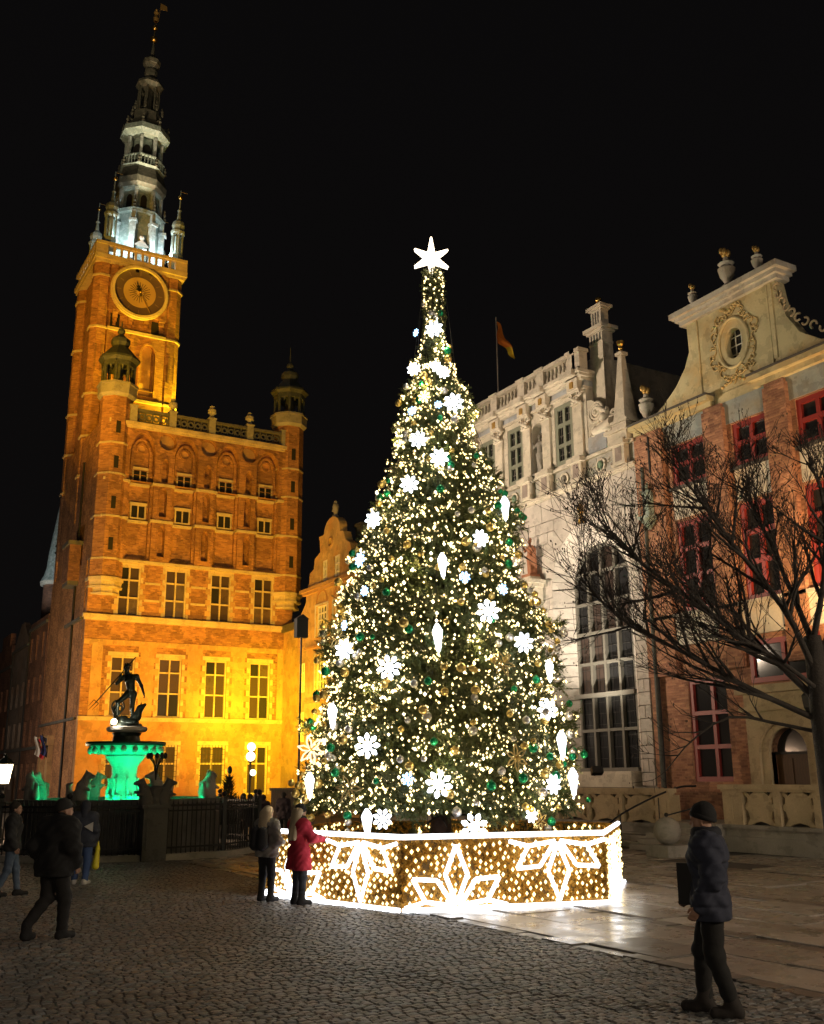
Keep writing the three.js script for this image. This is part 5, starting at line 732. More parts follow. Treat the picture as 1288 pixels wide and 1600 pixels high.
  { const TL = [[J.hiL, J.hiR, 0.11 + tr * 0.5, 0.11 + tr * 0.5], ...leg('hiL', 'knL', 'anL'), ...leg('hiR', 'knR', 'anR')], tf = limbField(TL, 0.04), a = [1e9, 1e9, 1e9], b = [-1e9, -1e9, -1e9]; for (const [p, q, r] of TL) for (const c of [p, q]) for (let i = 0; i < 3; i++) { a[i] = Math.min(a[i], c[i] - r - 0.06); b[i] = Math.max(b[i], c[i] + r + 0.06); } add(surfaceNet((x, y, z) => tf(x, y, z) + 0.005 * Math.sin(y * 44 + x * 30 + z * 18) * (0.4 + Math.exp(-(((y - 0.5) / 0.13) ** 2)) + Math.exp(-(((y - 0.14) / 0.1) ** 2))), a, b, cell), 'trousers', o.trousers); }
  for (const [an, to, kn] of [['anL', 'toL', 'knL'], ['anR', 'toR', 'knR']]) { const heel = [J[an][0] - (J[to][0] - J[an][0]) * 0.25, J[to][1] + 0.008, J[an][2] - (J[to][2] - J[an][2]) * 0.25]; const b = [[J[an], heel, 0.06, 0.05], [heel, J[to], 0.052, 0.05], [lerp3(heel, J[to], 0.55), J[an], 0.052, 0.062]]; if (o.boots) b.push([J[an], lerp3(J[an], J[kn], o.boots), 0.062, 0.07]); add(limbMesh(b, 0.03, Math.min(cell, 0.014)), o.boots ? 'boot' : 'shoe', o.shoes || cloth(0.015, 0.014, 0.014)); }
  const turned = (p) => { const v = V(...p).applyAxisAngle(V(1, 0, 0), o.nod || 0).applyAxisAngle(V(0, 1, 0), o.turn || 0); return [v.x + J.head[0], v.y + J.head[1], v.z + J.head[2]]; };
  if (o.hair) { const hp = o.hairLong ? [[turned([0, 0.05, -0.025]), turned([0, 0.05, -0.0]), 0.103, 0.094], ...[-0.06, 0, 0.06].map((x) => [turned([x, 0, -0.08]), [J.neck[0] + x * 1.3, J.neck[1] - o.hairLong, J.neck[2] - 0.185 + Math.abs(x) * 0.5], 0.078, 0.045])] : [[turned([0, 0.055, -0.03]), turned([0, 0.05, -0.005]), 0.1, 0.092], [turned([0, -0.01, -0.05]), turned([0, 0.04, -0.04]), 0.075, 0.09]]; const hf = limbField(hp, 0.04); const c = turned([0, -0.02, 0.12]); add(limbMesh(hp, 0.04, 0.012, (x, y, z) => 0.088 - Math.hypot((x - c[0]) * 1.0, (y - c[1]) * 0.85, z - c[2])), 'hair', o.hair); }
  if (o.hat) { const q = [[turned([0, 0.07, -0.025]), turned([0, 0.065, 0.005]), 0.104, 0.096], [turned([0, 0.03, -0.035]), turned([0, 0.06, -0.02]), 0.1, 0.1]]; if (!o.brim) { const cu = new THREE.TorusGeometry(0.098, 0.02, 8, 26); cu.rotateX(Math.PI / 2 - 0.26); cu.scale(0.98, 1.35, 1.08); const tq = turned([0, 0.035, -0.012]); cu.rotateX(o.nod || 0); cu.rotateY(o.turn || 0); cu.translate(...tq); add(cu, 'hat_cuff', o.hat); } if (o.brim) q.push([turned([-0.045, 0.06, 0.11]), turned([0.045, 0.06, 0.11]), 0.018, 0.018]); const n = V(0, 1, -0.25).applyAxisAngle(V(1, 0, 0), o.nod || 0).applyAxisAngle(V(0, 1, 0), o.turn || 0).normalize(), b0 = turned([0, 0.02, 0]); add(limbMesh(q, 0.03, 0.011, (x, y, z) => -((x - b0[0]) * n.x + (y - b0[1]) * n.y + (z - b0[2]) * n.z)), 'hat', o.hat); }
  if (o.hood) add(limbMesh([[turned([0, 0.05, -0.03]), turned([0, 0.03, -0.0]), 0.115, 0.1], [turned([0, -0.03, -0.05]), [J.neck[0], J.neck[1] - 0.02, J.neck[2] - 0.06], 0.1, 0.1]], 0.05, 0.013, (x, y, z) => { const c = turned([0, -0.01, 0.13]); return 0.09 - Math.hypot(x - c[0], y - c[1], z - c[2]); }), 'hood', o.hood);
  if (o.scarf) { const g = new THREE.TorusGeometry(0.095, 0.05, 10, 22); g.rotateX(Math.PI / 2); g.scale(1.05, 1.3, 1); g.translate(J.neck[0], J.neck[1] + 0.045, J.neck[2] + 0.005); add(g, 'scarf', o.scarf); }
  return { t, J, s, add };
}
// ---------------------------------------------------------------- fountain
// a rearing sea horse with a coiled tail, in stone
function seaHorse(s) { return limbMesh([[[0, 0.05, 0], [s * 0.04, 0.32, 0], 0.2, 0.17], [[s * 0.04, 0.32, 0], [s * 0.16, 0.58, 0.03], 0.15, 0.1], [[s * 0.16, 0.58, 0.03], [s * 0.34, 0.56, 0.05], 0.085, 0.05], [[s * 0.12, 0.62, 0.0], [s * 0.1, 0.74, 0], 0.04, 0.015], [[s * -0.1, 0.1, 0], [s * -0.3, 0.12, 0], 0.13, 0.09], [[s * -0.3, 0.12, 0], [s * -0.36, 0.36, 0], 0.085, 0.05], [[s * -0.36, 0.36, 0], [s * -0.26, 0.42, 0], 0.05, 0.03], [[s * 0.1, 0.3, 0.1], [s * 0.3, 0.26, 0.16], 0.06, 0.035], [[s * 0.1, 0.3, -0.1], [s * 0.28, 0.34, -0.14], 0.06, 0.035]], 0.05, 0.03); }
const FX = 8.57, FZ = -32.6;
const green = M(col(0.42, 0.44, 0.4), { map: stoneMap, bumpMap: grainBump, bumpScale: 0.01, roughness: 0.6 });
{
  const f = thing('stone_fountain', 'stone fountain with a wide bowl lit bright green', 'fountain', [FX, 0, FZ]);
  new B().cyl(0, 0, 0.95, 0, 2.9, 2.85, 32).mesh('basin_floor', mat.darkStone, f);
  const bw = new B(); for (let k = 0; k < 8; k++) { const a = (k + 0.5) * Math.PI / 4; bw.add(new THREE.BoxGeometry(2.2, 1.5, 0.28), new THREE.Matrix4().makeRotationY(a).setPosition(2.75 * Math.sin(a), 0.75, 2.75 * Math.cos(a))); bw.add(new THREE.BoxGeometry(2.35, 0.12, 0.42), new THREE.Matrix4().makeRotationY(a).setPosition(2.76 * Math.sin(a), 1.5, 2.76 * Math.cos(a))); } bw.mesh('basin_wall', mat.darkStone, f);
  for (let k = 0; k < 8; k++) { const a = k * Math.PI / 4 + 0.1, x = 2.75 * Math.sin(a), z = 2.75 * Math.cos(a), b = new B(); b.add(seaHorse(k % 2 ? 1 : -1), new THREE.Matrix4().makeRotationY(a).scale(V(1.15, 1.15, 1.15)).setPosition(x, 1.55, z)); b.mesh('basin_sculpture', mat.greyStone, f); }
  const col_ = new B().lathe([[0.8, 0.9], [0.74, 1.1], [0.6, 1.35], [0.5, 1.6], [0.42, 1.9], [0.43, 2.1], [0.37, 2.25], [0.39, 2.5], [0.47, 2.62], [0.6, 2.78], [0.62, 2.82]], 0, 0, 0, 28);
  for (let k = 0; k < 46; k++) { const a = rnd() * 6.283, y = 0.98 + rnd() ** 1.6 * 0.8, r = 0.78 - 0.33 * (y - 0.95); col_.sph(r * Math.sin(a), y, r * Math.cos(a), rr(0.05, 0.13), 8, rr(0.7, 1.2)); }
  for (let k = 0; k < 7; k++) { const a = k * 0.9, x = 0.42 * Math.sin(a), z = 0.42 * Math.cos(a); col_.tube([[x, 1.5, z], [x * 1.15, 1.75, z * 1.15], [x * 1.0, 2.0, z * 1.05], [x * 1.1, 2.15, z]], 0.05, 7, 12); }
  col_.mesh('column', green, f);
  const bowl = new B().lathe([[0.1, 2.8], [0.5, 2.82], [0.82, 2.9], [1.04, 3.03], [1.12, 3.12]], 0, 0, 0, 40); new B().lathe([[1.05, 3.11], [1.19, 3.12], [1.22, 3.18], [1.2, 3.24], [1.1, 3.24], [0.9, 3.16], [0.3, 3.12]], 0, 0, 0, 40).mesh('bowl_rim', mat.bronze, f);
  for (let k = 0; k < 20; k++) { const a = k / 20 * 6.283; bowl.sph(1.06 * Math.sin(a), 2.98 + 0.03 * (k % 2), 1.06 * Math.cos(a), 0.09, 8, 1.3); } bowl.mesh('bowl', green, f);
  new B().lathe([[0.5, 3.1], [0.44, 3.25], [0.4, 3.42], [0.46, 3.52]], 0, 0, 0, 24).mesh('stem', mat.bronze, f);
  new B().lathe([[0.1, 3.52], [0.56, 3.55], [0.62, 3.6], [0.62, 3.68], [0.55, 3.71], [0.0, 3.72]], 0, 0, 0, 28).mesh('plinth_plate', mat.trim, f);
  const lg = glow(0.05, 1, 0.35, 5); new B().sph(-0.95, 1.02, 0.5, 0.06, 8).sph(0.95, 1.02, 0.6, 0.06, 8).sph(0.1, 1.02, 1.25, 0.06, 8).mesh('green_lamp', lg, f);
  for (const p of [[-1.1, 1.2, 0.75], [1.05, 1.2, 0.85], [0.05, 1.2, 1.5]]) point(p, col(0.0, 1, 0.34), 15, 3, f);
  new B().sph(-0.5, 3.84, 0.32, 0.1, 12).mesh('statue_lamp', mat.lampWarm, f); point([-0.5, 3.86, 0.46], col(1, 0.92, 0.78), 1.6, 3, f);
}
{ // bronze figure with trident
  const c30 = Math.cos(0.5262), s30 = Math.sin(0.5262);
  const N = thing('bronze_statue', 'dark bronze statue of a striding man with a trident on the fountain', 'statue', [FX - 0.02, 3.72, FZ], -0.45);
  const P = { pelvis: [0.08, 1.05, 0], chest: [0.02, 1.42, 0.02], neck: [-0.05, 1.62, 0.02], head: [-0.1, 1.78, 0.06], shL: [0.21, 1.55, 0], shR: [-0.2, 1.52, 0], elL: [0.38, 1.26, -0.02], wrL: [0.5, 0.98, 0.12], elR: [-0.34, 1.32, 0.16], wrR: [-0.24, 1.5, 0.26], hiL: [0.15, 1.0, 0], hiR: [-0.02, 1.0, 0.02], knL: [0.14, 0.56, 0.02], anL: [0.16, 0.12, -0.06], knR: [-0.27, 0.72, 0.22], anR: [-0.3, 0.32, 0.05] };
  const L = [[P.hiL, P.hiR, 0.11, 0.11], [P.pelvis, P.chest, 0.12, 0.15], [P.chest, P.neck, 0.14, 0.07], [P.shL, P.shR, 0.085, 0.085], [P.neck, P.head, 0.06, 0.06], [P.shL, P.elL, 0.068, 0.052], [P.elL, P.wrL, 0.05, 0.034], [P.shR, P.elR, 0.068, 0.052], [P.elR, P.wrR, 0.05, 0.034], [P.hiL, P.knL, 0.105, 0.068], [P.knL, P.anL, 0.066, 0.042], [P.anL, [0.2, 0.05, 0.12], 0.045, 0.035], [P.hiR, P.knR, 0.105, 0.068], [P.knR, P.anR, 0.066, 0.042], [P.anR, [-0.3, 0.26, 0.22], 0.045, 0.035]];
  for (const sx of [-0.065, 0.065]) L.push([[sx, 1.42, 0.13], [sx * 1.3, 1.4, 0.13], 0.05, 0.05]); L.push([[0.05, 1.15, 0.12], [0.03, 1.3, 0.13], 0.04, 0.04]);
  const g = mergeGeometries([clean(limbMesh(L, 0.045, 0.02)), clean(headGeo([-0.1, 1.8, 0.06], -0.5, 0.1, 0.011)), clean(handGeo(P.wrL, [0.4, -1, 0.4], [-1, 0, 0.2], 1.2, 0.007, 1)), clean(handGeo(P.wrR, [0.3, 0.8, 0.4], [0, 0, 1], 1.5, 0.007, -1)), clean(limbMesh([[[-0.1, 1.82, 0.02], [-0.1, 1.85, 0.02], 0.1, 0.08], [[-0.1, 1.7, 0.13], [-0.12, 1.62, 0.14], 0.05, 0.03]], 0.03, 0.014))]);
  shape(boxUV(clean(g)), 'figure', mat.bronze, N);
  new B().ext([[-0.19, 1.87], [0.05, 1.87], [0.02, 1.93], [0.03, 2.0], [-0.04, 1.94], [-0.07, 2.0], [-0.11, 1.94], [-0.16, 1.99], [-0.16, 1.93]], 0.05, 0.02).mesh('crown', mat.bronze, N);
  new B().rod([-0.98, 0.72, 0.12], [0.22, 2.12, 0.34], 0.02, 0.02, 8).rod([-0.98, 0.72, 0.12], [-1.2, 0.5, 0.08], 0.014, 0.004).rod([-1.03, 0.82, 0.12], [-1.2, 0.62, 0.08], 0.012, 0.004).rod([-0.88, 0.7, 0.12], [-1.08, 0.5, 0.08], 0.012, 0.004).rod([-1.03, 0.82, 0.12], [-0.88, 0.7, 0.12], 0.014).mesh('trident', mat.bronze, N);
  const sea = new B(); sea.add(limbMesh([[[0.1, 0.05, 0], [0.3, 0.3, 0.05], 0.17, 0.14], [[0.3, 0.3, 0.05], [0.4, 0.55, 0.08], 0.13, 0.1], [[0.4, 0.55, 0.08], [0.56, 0.66, 0.16], 0.1, 0.05], [[-0.35, 0.1, 0.05], [-0.1, 0.16, 0.1], 0.16, 0.18], [[-0.3, 0.16, 0], [-0.42, 0.5, -0.05], 0.1, 0.06], [[-0.42, 0.5, -0.05], [-0.36, 0.62, -0.08], 0.05, 0.02], [[-0.1, 0.1, 0.1], [0.3, 0.08, 0.2], 0.15, 0.12]], 0.06, 0.022)); for (let i = 0; i < 3; i++) sea.add(new THREE.TorusGeometry(0.19 - i * 0.05, 0.028, 6, 18), new THREE.Matrix4().setPosition(-0.3, 0.62 - 0.1 * i, 0.02 + 0.05 * i)); sea.add(new THREE.ConeGeometry(0.035, 0.12, 6), new THREE.Matrix4().setPosition(0.42, 0.72, 0.06)); sea.cyl(0, -0.0, 0.08, 0, 0.5, 0.46, 20);
  sea.mesh('sea_horses', mat.bronze, N);
}
{ // iron fence round the fountain, with stone posts carrying sculptures
  const F = thing('iron_fence', 'ring of dark iron bars on a stone kerb round the fountain', 'fence', [FX, 0, FZ]);
  const R = 4.25, kerb = new B(), N = 12; const vs = Array.from({ length: N }, (_, k) => [R * Math.sin(k / N * 6.2832 - 0.06), R * Math.cos(k / N * 6.2832 - 0.06)]);
  const rail = new B();
  for (let k = 0; k < N; k++) {
    const a = vs[k], b = vs[(k + 1) % N], ang = Math.atan2(-(b[1] - a[1]), b[0] - a[0]), len = Math.hypot(b[0] - a[0], b[1] - a[1]), cx = (a[0] + b[0]) / 2, cz = (a[1] + b[1]) / 2, m = (y) => new THREE.Matrix4().makeRotationY(ang).setPosition(cx, y, cz);
    kerb.add(new THREE.BoxGeometry(len + 0.1, 0.16, 0.4), m(0.08));
    rail.add(new THREE.BoxGeometry(len, 0.05, 0.05), m(0.32)).add(new THREE.BoxGeometry(len, 0.06, 0.06), m(1.42)).add(new THREE.BoxGeometry(len, 0.04, 0.04), m(1.28));
  }
  kerb.mesh('kerb', mat.greyStone, F); rail.mesh('rail', mat.iron, F);
  const bar = new B().rod([0, 0.14, 0], [0, 1.46, 0], 0.017, 0.017, 5).add(new THREE.ConeGeometry(0.032, 0.14, 5), new THREE.Matrix4().makeTranslation(0, 1.52, 0)).geo();
  for (let k = 0; k < N; k++) { const a = vs[k], b = vs[(k + 1) % N]; for (let i = 1; i < 15; i++) { const x = a[0] + (b[0] - a[0]) * i / 15, z = a[1] + (b[1] - a[1]) * i / 15; if (z > -2.2) { const m = shape(bar, 'fence_bar', mat.iron, F); m.position.set(x, 0, z); } } }
  for (let k = 0; k < N; k++) {
    const [x, z] = vs[k]; if (z < -3) continue;
    const wide = k === 0; if (!wide) { new B().box(x - 0.05, x + 0.05, 0.1, 1.62, z - 0.05, z + 0.05).sph(x, 1.7, z, 0.08, 10).mesh('iron_post', mat.iron, F); continue; }
    new B().box(x - 0.33, x + 0.33, 0, 1.36, z - 0.22, z + 0.22).box(x - 0.39, x + 0.39, 1.36, 1.45, z - 0.28, z + 0.28).box(x - 0.24, x + 0.24, 0.3, 1.2, z + 0.22, z + 0.24).mesh('fence_post', mat.darkStone, F);
    const sc = new B(); for (const s of [-1, 1]) sc.add(seaHorse(s), new THREE.Matrix4().setPosition(x + s * 0.22, 1.45, z)); sc.lathe([[0.2, 1.45], [0.14, 1.65], [0.2, 1.8], [0.24, 1.9], [0.1, 1.95]], x, 0, z, 12).mesh('post_sculpture', mat.darkStone, F);
    const ir = new B(); for (let i = 0; i < 5; i++) { const q = i * 1.26; ir.tube([[x, 2.1, z], [x + 0.06 * Math.cos(q), 2.5, z + 0.06 * Math.sin(q)], [x + 0.22 * Math.cos(q), 2.72, z + 0.22 * Math.sin(q)]], 0.02, 5, 8).sph(x + 0.24 * Math.cos(q), 2.74, z + 0.24 * Math.sin(q), 0.06, 6, 1.5); } ir.mesh('iron_flower', mat.iron, F);
  }
}
// ---------------------------------------------------------------- the lit tree in its hedge box
const TX = 11.1, TZ = -18.05, PCX = 11.3, PCZ = -18.0;
const ys = [0.95, 1.25, 1.68, 2.3, 2.94, 3.71, 4.63, 5.57, 6.67, 7.65, 8.37, 9.25, 10.29, 11.21, 12.14, 13.1, 13.4];
const rs = [2.5, 2.75, 2.9, 2.84, 2.76, 2.55, 2.4, 2.2, 1.8, 1.5, 1.24, 0.94, 0.68, 0.47, 0.32, 0.25, 0.16];
function rad(y) { for (let i = 0; i + 1 < ys.length; i++) if (y <= ys[i + 1]) return rs[i] + (rs[i + 1] - rs[i]) * Math.max(0, (y - ys[i]) / (ys[i + 1] - ys[i])); return 0.12; }
const lumps = Array.from({ length: 260 }, () => [rnd() * 6.283, rr(0.8, 12.5), rr(0.22, 0.65), rr(-0.3, 0.2)]);
function bump(a, y) { let s = 0; for (const [la, ly, w, k] of lumps) { let d = Math.abs(a - la) % 6.2832; if (d > Math.PI) d = 6.2832 - d; const e = ((d * rad(y)) ** 2 + (y - ly) ** 2) / (w * w); if (e < 4) s += k * Math.exp(-e); } return s; }
const tier = (y) => 0.075 * (1 - ((y * 1.25) % 1)) ;
const surfR = (a, y) => rad(y) * (0.965 + tier(y)) + bump(a, y) * Math.min(1, rad(y) / 1.3);
{
  const T = thing('christmas_tree', 'tall cone-shaped green tree covered in warm fairy lights', 'christmas tree', [TX, 0, TZ]);
  new B().cyl(0, 0, 12.8, 0, 0.22, 0.06, 14).mesh('trunk', M(col(0.11, 0.06, 0.045), { map: barkMap }), T);
  const lm = new B(); for (let i = 0; i < 170; i++) { const y = rr(1.2, 12), a = rnd() * 6.283, r = surfR(a, y) * 0.86; lm.rod([0, y + 0.05 * r, 0], [r * Math.sin(a), y + 0.0, r * Math.cos(a)], 0.025, 0.008, 4); } lm.mesh('limbs', mat.bark, T);
  // foliage: small sprigs of flat needles
  const sprig = (n, L, w) => { const p = []; for (let i = 0; i < n; i++) { const t = i / n, y = t * L, a = rnd() * 6.283, l = w * (1 - 0.55 * t) * rr(0.75, 1.2), d = V(Math.cos(a) * 0.85, 0.5, Math.sin(a) * 0.85).normalize(), s = V(-Math.sin(a), rr(-0.4, 0.4), Math.cos(a)).multiplyScalar(0.0095), b = V(0, y, 0), e = b.clone().addScaledVector(d, l); p.push(b.x - s.x, b.y - s.y, b.z - s.z, b.x + s.x, b.y + s.y, b.z + s.z, e.x, e.y, e.z); } const g = new THREE.BufferGeometry(); g.setAttribute('position', new THREE.BufferAttribute(new Float32Array(p), 3)); g.computeVertexNormals(); return g; };
  const merge3 = () => { const gs = []; for (let i = 0; i < 4; i++) { const g = sprig(26, 0.3, 0.1); g.applyMatrix4(new THREE.Matrix4().compose(V(rr(-0.03, 0.03), rr(0, 0.06), rr(-0.03, 0.03)), new THREE.Quaternion().setFromEuler(new THREE.Euler(rr(-0.75, 0.75), rnd() * 6, rr(-0.75, 0.75))), V(1, 1, 1))); gs.push(g); } return boxUV(mergeGeometries(gs)); };
  const c = new THREE.Color(), d = new THREE.Object3D(), up = V(0, 1, 0);
  const leafM = M(col(1, 1, 1), { roughness: 0.55, side: THREE.DoubleSide });
  // boughs: each a fan of sprigs that ends in its own tip, over a darker inner shell
  const list = [], boughs = [];
  const pickY = (lo) => { let y; do { y = lo + rnd() * (13.3 - lo); } while (rnd() > rad(y) / 2.9 + 0.05); return y; };
  for (let i = 0; i < 760; i++) { const y = pickY(1.55), a = rnd() * 6.2832; boughs.push([a, y, surfR(a, y) * rr(0.86, 1.05)]); }
  const onBough = ([a, y, r], t) => { const w = (0.1 + 0.2 * Math.min(1, r)) * (1.15 - t * 0.75) * rr(-1, 1), rad_ = Math.max(0.03, r * t), a2 = a + w / Math.max(0.25, rad_); return [a2, y + (1 - t) * 0.16 * r - 0.1 * t * t * Math.min(1, r) + rr(-0.06, 0.06), rad_]; };
  for (const bg of boughs) { const n = Math.round(8 + 14 * Math.min(1, bg[2] / 1.8)); for (let k = 0; k < n; k++) list.push([...onBough(bg, 1 - 0.52 * rnd() ** 1.4), 1]); }
  for (let i = 0; i < 9000; i++) { const y = pickY(1.5), a = rnd() * 6.2832; list.push([a, y, surfR(a, y) * rr(0.5, 0.86), 0]); }
  for (let part = 0; part < 2; part++) {
    const sub = list.filter((_, i) => i % 2 === part), im = new THREE.InstancedMesh(merge3(), leafM, sub.length);
    sub.forEach(([a, y, r0], i) => {
      const r = Math.max(0.02, r0 - 0.2); d.position.set(r * Math.sin(a), y, r * Math.cos(a));
      d.quaternion.setFromUnitVectors(up, V(Math.sin(a + rr(-0.6, 0.6)), rr(-0.35, 0.5), Math.cos(a + rr(-0.6, 0.6))).normalize()); d.scale.setScalar(rr(0.75, 1.2) * (y > 10.5 ? 0.7 : 1)); d.updateMatrix(); im.setMatrixAt(i, d.matrix);
      const v = rr(0.7, 1.3), w = rnd(); im.setColorAt(i, c.setRGB(0.078 * v * (1 + 0.4 * w), 0.112 * v, 0.036 * v));
    });
    im.name = 'foliage'; im.userData.kind = 'stuff'; im.castShadow = im.receiveShadow = true; T.add(im);
  }
  // fairy lights
  const lights = (n, size, m, name, rmul) => { const o = new THREE.OctahedronGeometry(1, 0), p = o.attributes.position, out = new Float32Array(n * p.count * 3); let q = 0; for (let i = 0; i < n; i++) { const bg = boughs[rnd() * boughs.length | 0], y0 = pickY(1.5), shell = rnd() < 0.3 || bg[1] > 11.2, a0 = rnd() * 6.2832; let [a, y, r] = shell ? [a0, y0, surfR(a0, y0) * rr(0.72, 0.98)] : onBough(bg, 1 - 0.45 * rnd() ** 1.5); r += shell ? 0 : 0.04; const s = size * rr(0.65, 1.3), X = r * Math.sin(a), Z = r * Math.cos(a); for (let k = 0; k < p.count; k++) { out[q++] = X + p.getX(k) * s; out[q++] = y + p.getY(k) * s * 1.05; out[q++] = Z + p.getZ(k) * s; } } const g = new THREE.BufferGeometry(); g.setAttribute('position', new THREE.BufferAttribute(out, 3)); g.computeVertexNormals(); const me = shape(boxUV(g), name, m, T); me.castShadow = false; me.userData.kind = 'stuff'; return me; };
  lights(15500, 0.0235, glow(1, 0.74, 0.3, 4.2), 'fairy_light_bulbs');
  lights(2300, 0.0325, glow(1, 0.85, 0.5, 5), 'fairy_light_bulbs');
  const wires = new B(); for (let i = 0; i < 12; i++) { const a0 = i * 0.55 + 0.1; wires.tube([[0.3 * Math.sin(a0), 12.6, 0.3 * Math.cos(a0)], ...[10.5, 8, 6, 4, 2, 1.2].map((y) => { const a = a0 + 0.02 * y, r = surfR(a, y) * 0.86; return [r * Math.sin(a), y, r * Math.cos(a)]; })], 0.006, 4, 30); } wires.mesh('cable', mat.iron, T);
  for (let i = 0; i < 36; i++) { const y = 1.6 + 10.5 * (i / 36) ** 1.25, a = i * 2.4, r = surfR(a % 6.2832, y) * 1.04 + 0.04; point([r * Math.sin(a), y, r * Math.cos(a)], col(1, 0.78, 0.38), 1.1, 2, T); }
}
// the star
{
  const s = thing('tree_top_star', 'glowing six-pointed white star on the tip of the tree', 'star', [TX - 0.06, 13.62, TZ], -0.46);
  const pts = []; for (let i = 0; i < 12; i++) { const a = i / 12 * 6.2832, r = i % 2 ? 0.14 : (i === 0 ? 0.53 : i === 6 ? 0.46 : 0.44); pts.push([r * Math.sin(a), r * Math.cos(a)]); }
  new B().ext(pts, 0.12, -0.06, [], 0.02).mesh('star_body', glow(1, 0.86, 0.66, 3.5), s);
  const t = new B(); for (let i = 0; i < 12; i++) t.rod([pts[i][0], pts[i][1], 0.07], [pts[(i + 1) % 12][0], pts[(i + 1) % 12][1], 0.07], 0.022); t.mesh('star_light_rope', glow(1, 0.8, 0.55, 6), s);
  point([0, 0, 0.5], col(1, 0.85, 0.6), 1.2, 8, s);
}
// ornaments: [kind, x, y, z from the trunk, size]
const orn = [['F',-0.28,11.67,0.45,0.42],['F',-0.14,9.80,0.97,0.46],['F',-0.70,10.70,0.27,0.33],['F',-0.36,10.68,0.66,0.30],['F',-0.24,10.54,0.75,0.30],['G',-0.67,9.95,0.64,0.30],['F',-0.93,8.89,0.82,0.40],['B',-0.46,9.73,0.87,0.19],['B',-0.89,9.63,0.50,0.22],['F',-0.67,8.43,1.22,0.42],['F',-1.26,7.84,1.01,0.41],['F',-1.77,7.17,0.42,0.39],['F',-0.23,6.63,1.96,0.38],['D',-1.06,6.02,1.91,0.49],['B',-2.04,6.33,0.36,0.33],['F',-0.37,5.13,2.39,0.48],['F',-2.47,4.50,0.58,0.44],['F',-2.05,4.08,1.60,0.49],['D',-1.33,4.59,2.14,0.54],['F',0.35,4.57,2.50,0.43],['D',1.00,4.07,2.41,0.44],['F',0.71,3.33,2.67,0.43],['D',-2.70,3.23,0.66,0.48],['F',-2.45,2.68,1.51,0.48],['D',0.95,2.68,2.72,0.52],['F',-1.57,2.01,2.50,0.51],['D',-2.96,1.98,0.18,0.50],['F',0.54,1.99,2.91,0.39],['D',1.22,2.01,2.70,0.52],['D',-2.46,1.35,1.53,0.49],['F',-2.30,1.43,1.80,0.38],['F',-0.99,1.29,2.70,0.51],['F',0.05,1.47,2.92,0.29],['D',0.57,7.39,1.67,0.52],['B',0.02,5.59,2.34,0.24],['B',-0.72,5.79,2.15,0.24],['B',-2.17,5.61,0.84,0.22],['B',-2.41,4.98,0.45,0.22],['B',-2.00,2.10,2.16,0.25],['S',-2.48,4.76,0.28,0.50],['S',-0.20,4.14,2.59,0.50],['S',-2.89,2.64,0.05,0.60],['S',-2.69,1.95,1.25,0.52],['S',-0.24,2.45,2.91,0.52],['S',0.23,1.36,2.89,0.41],['B',-0.53,11.67,0.08,0.20]];
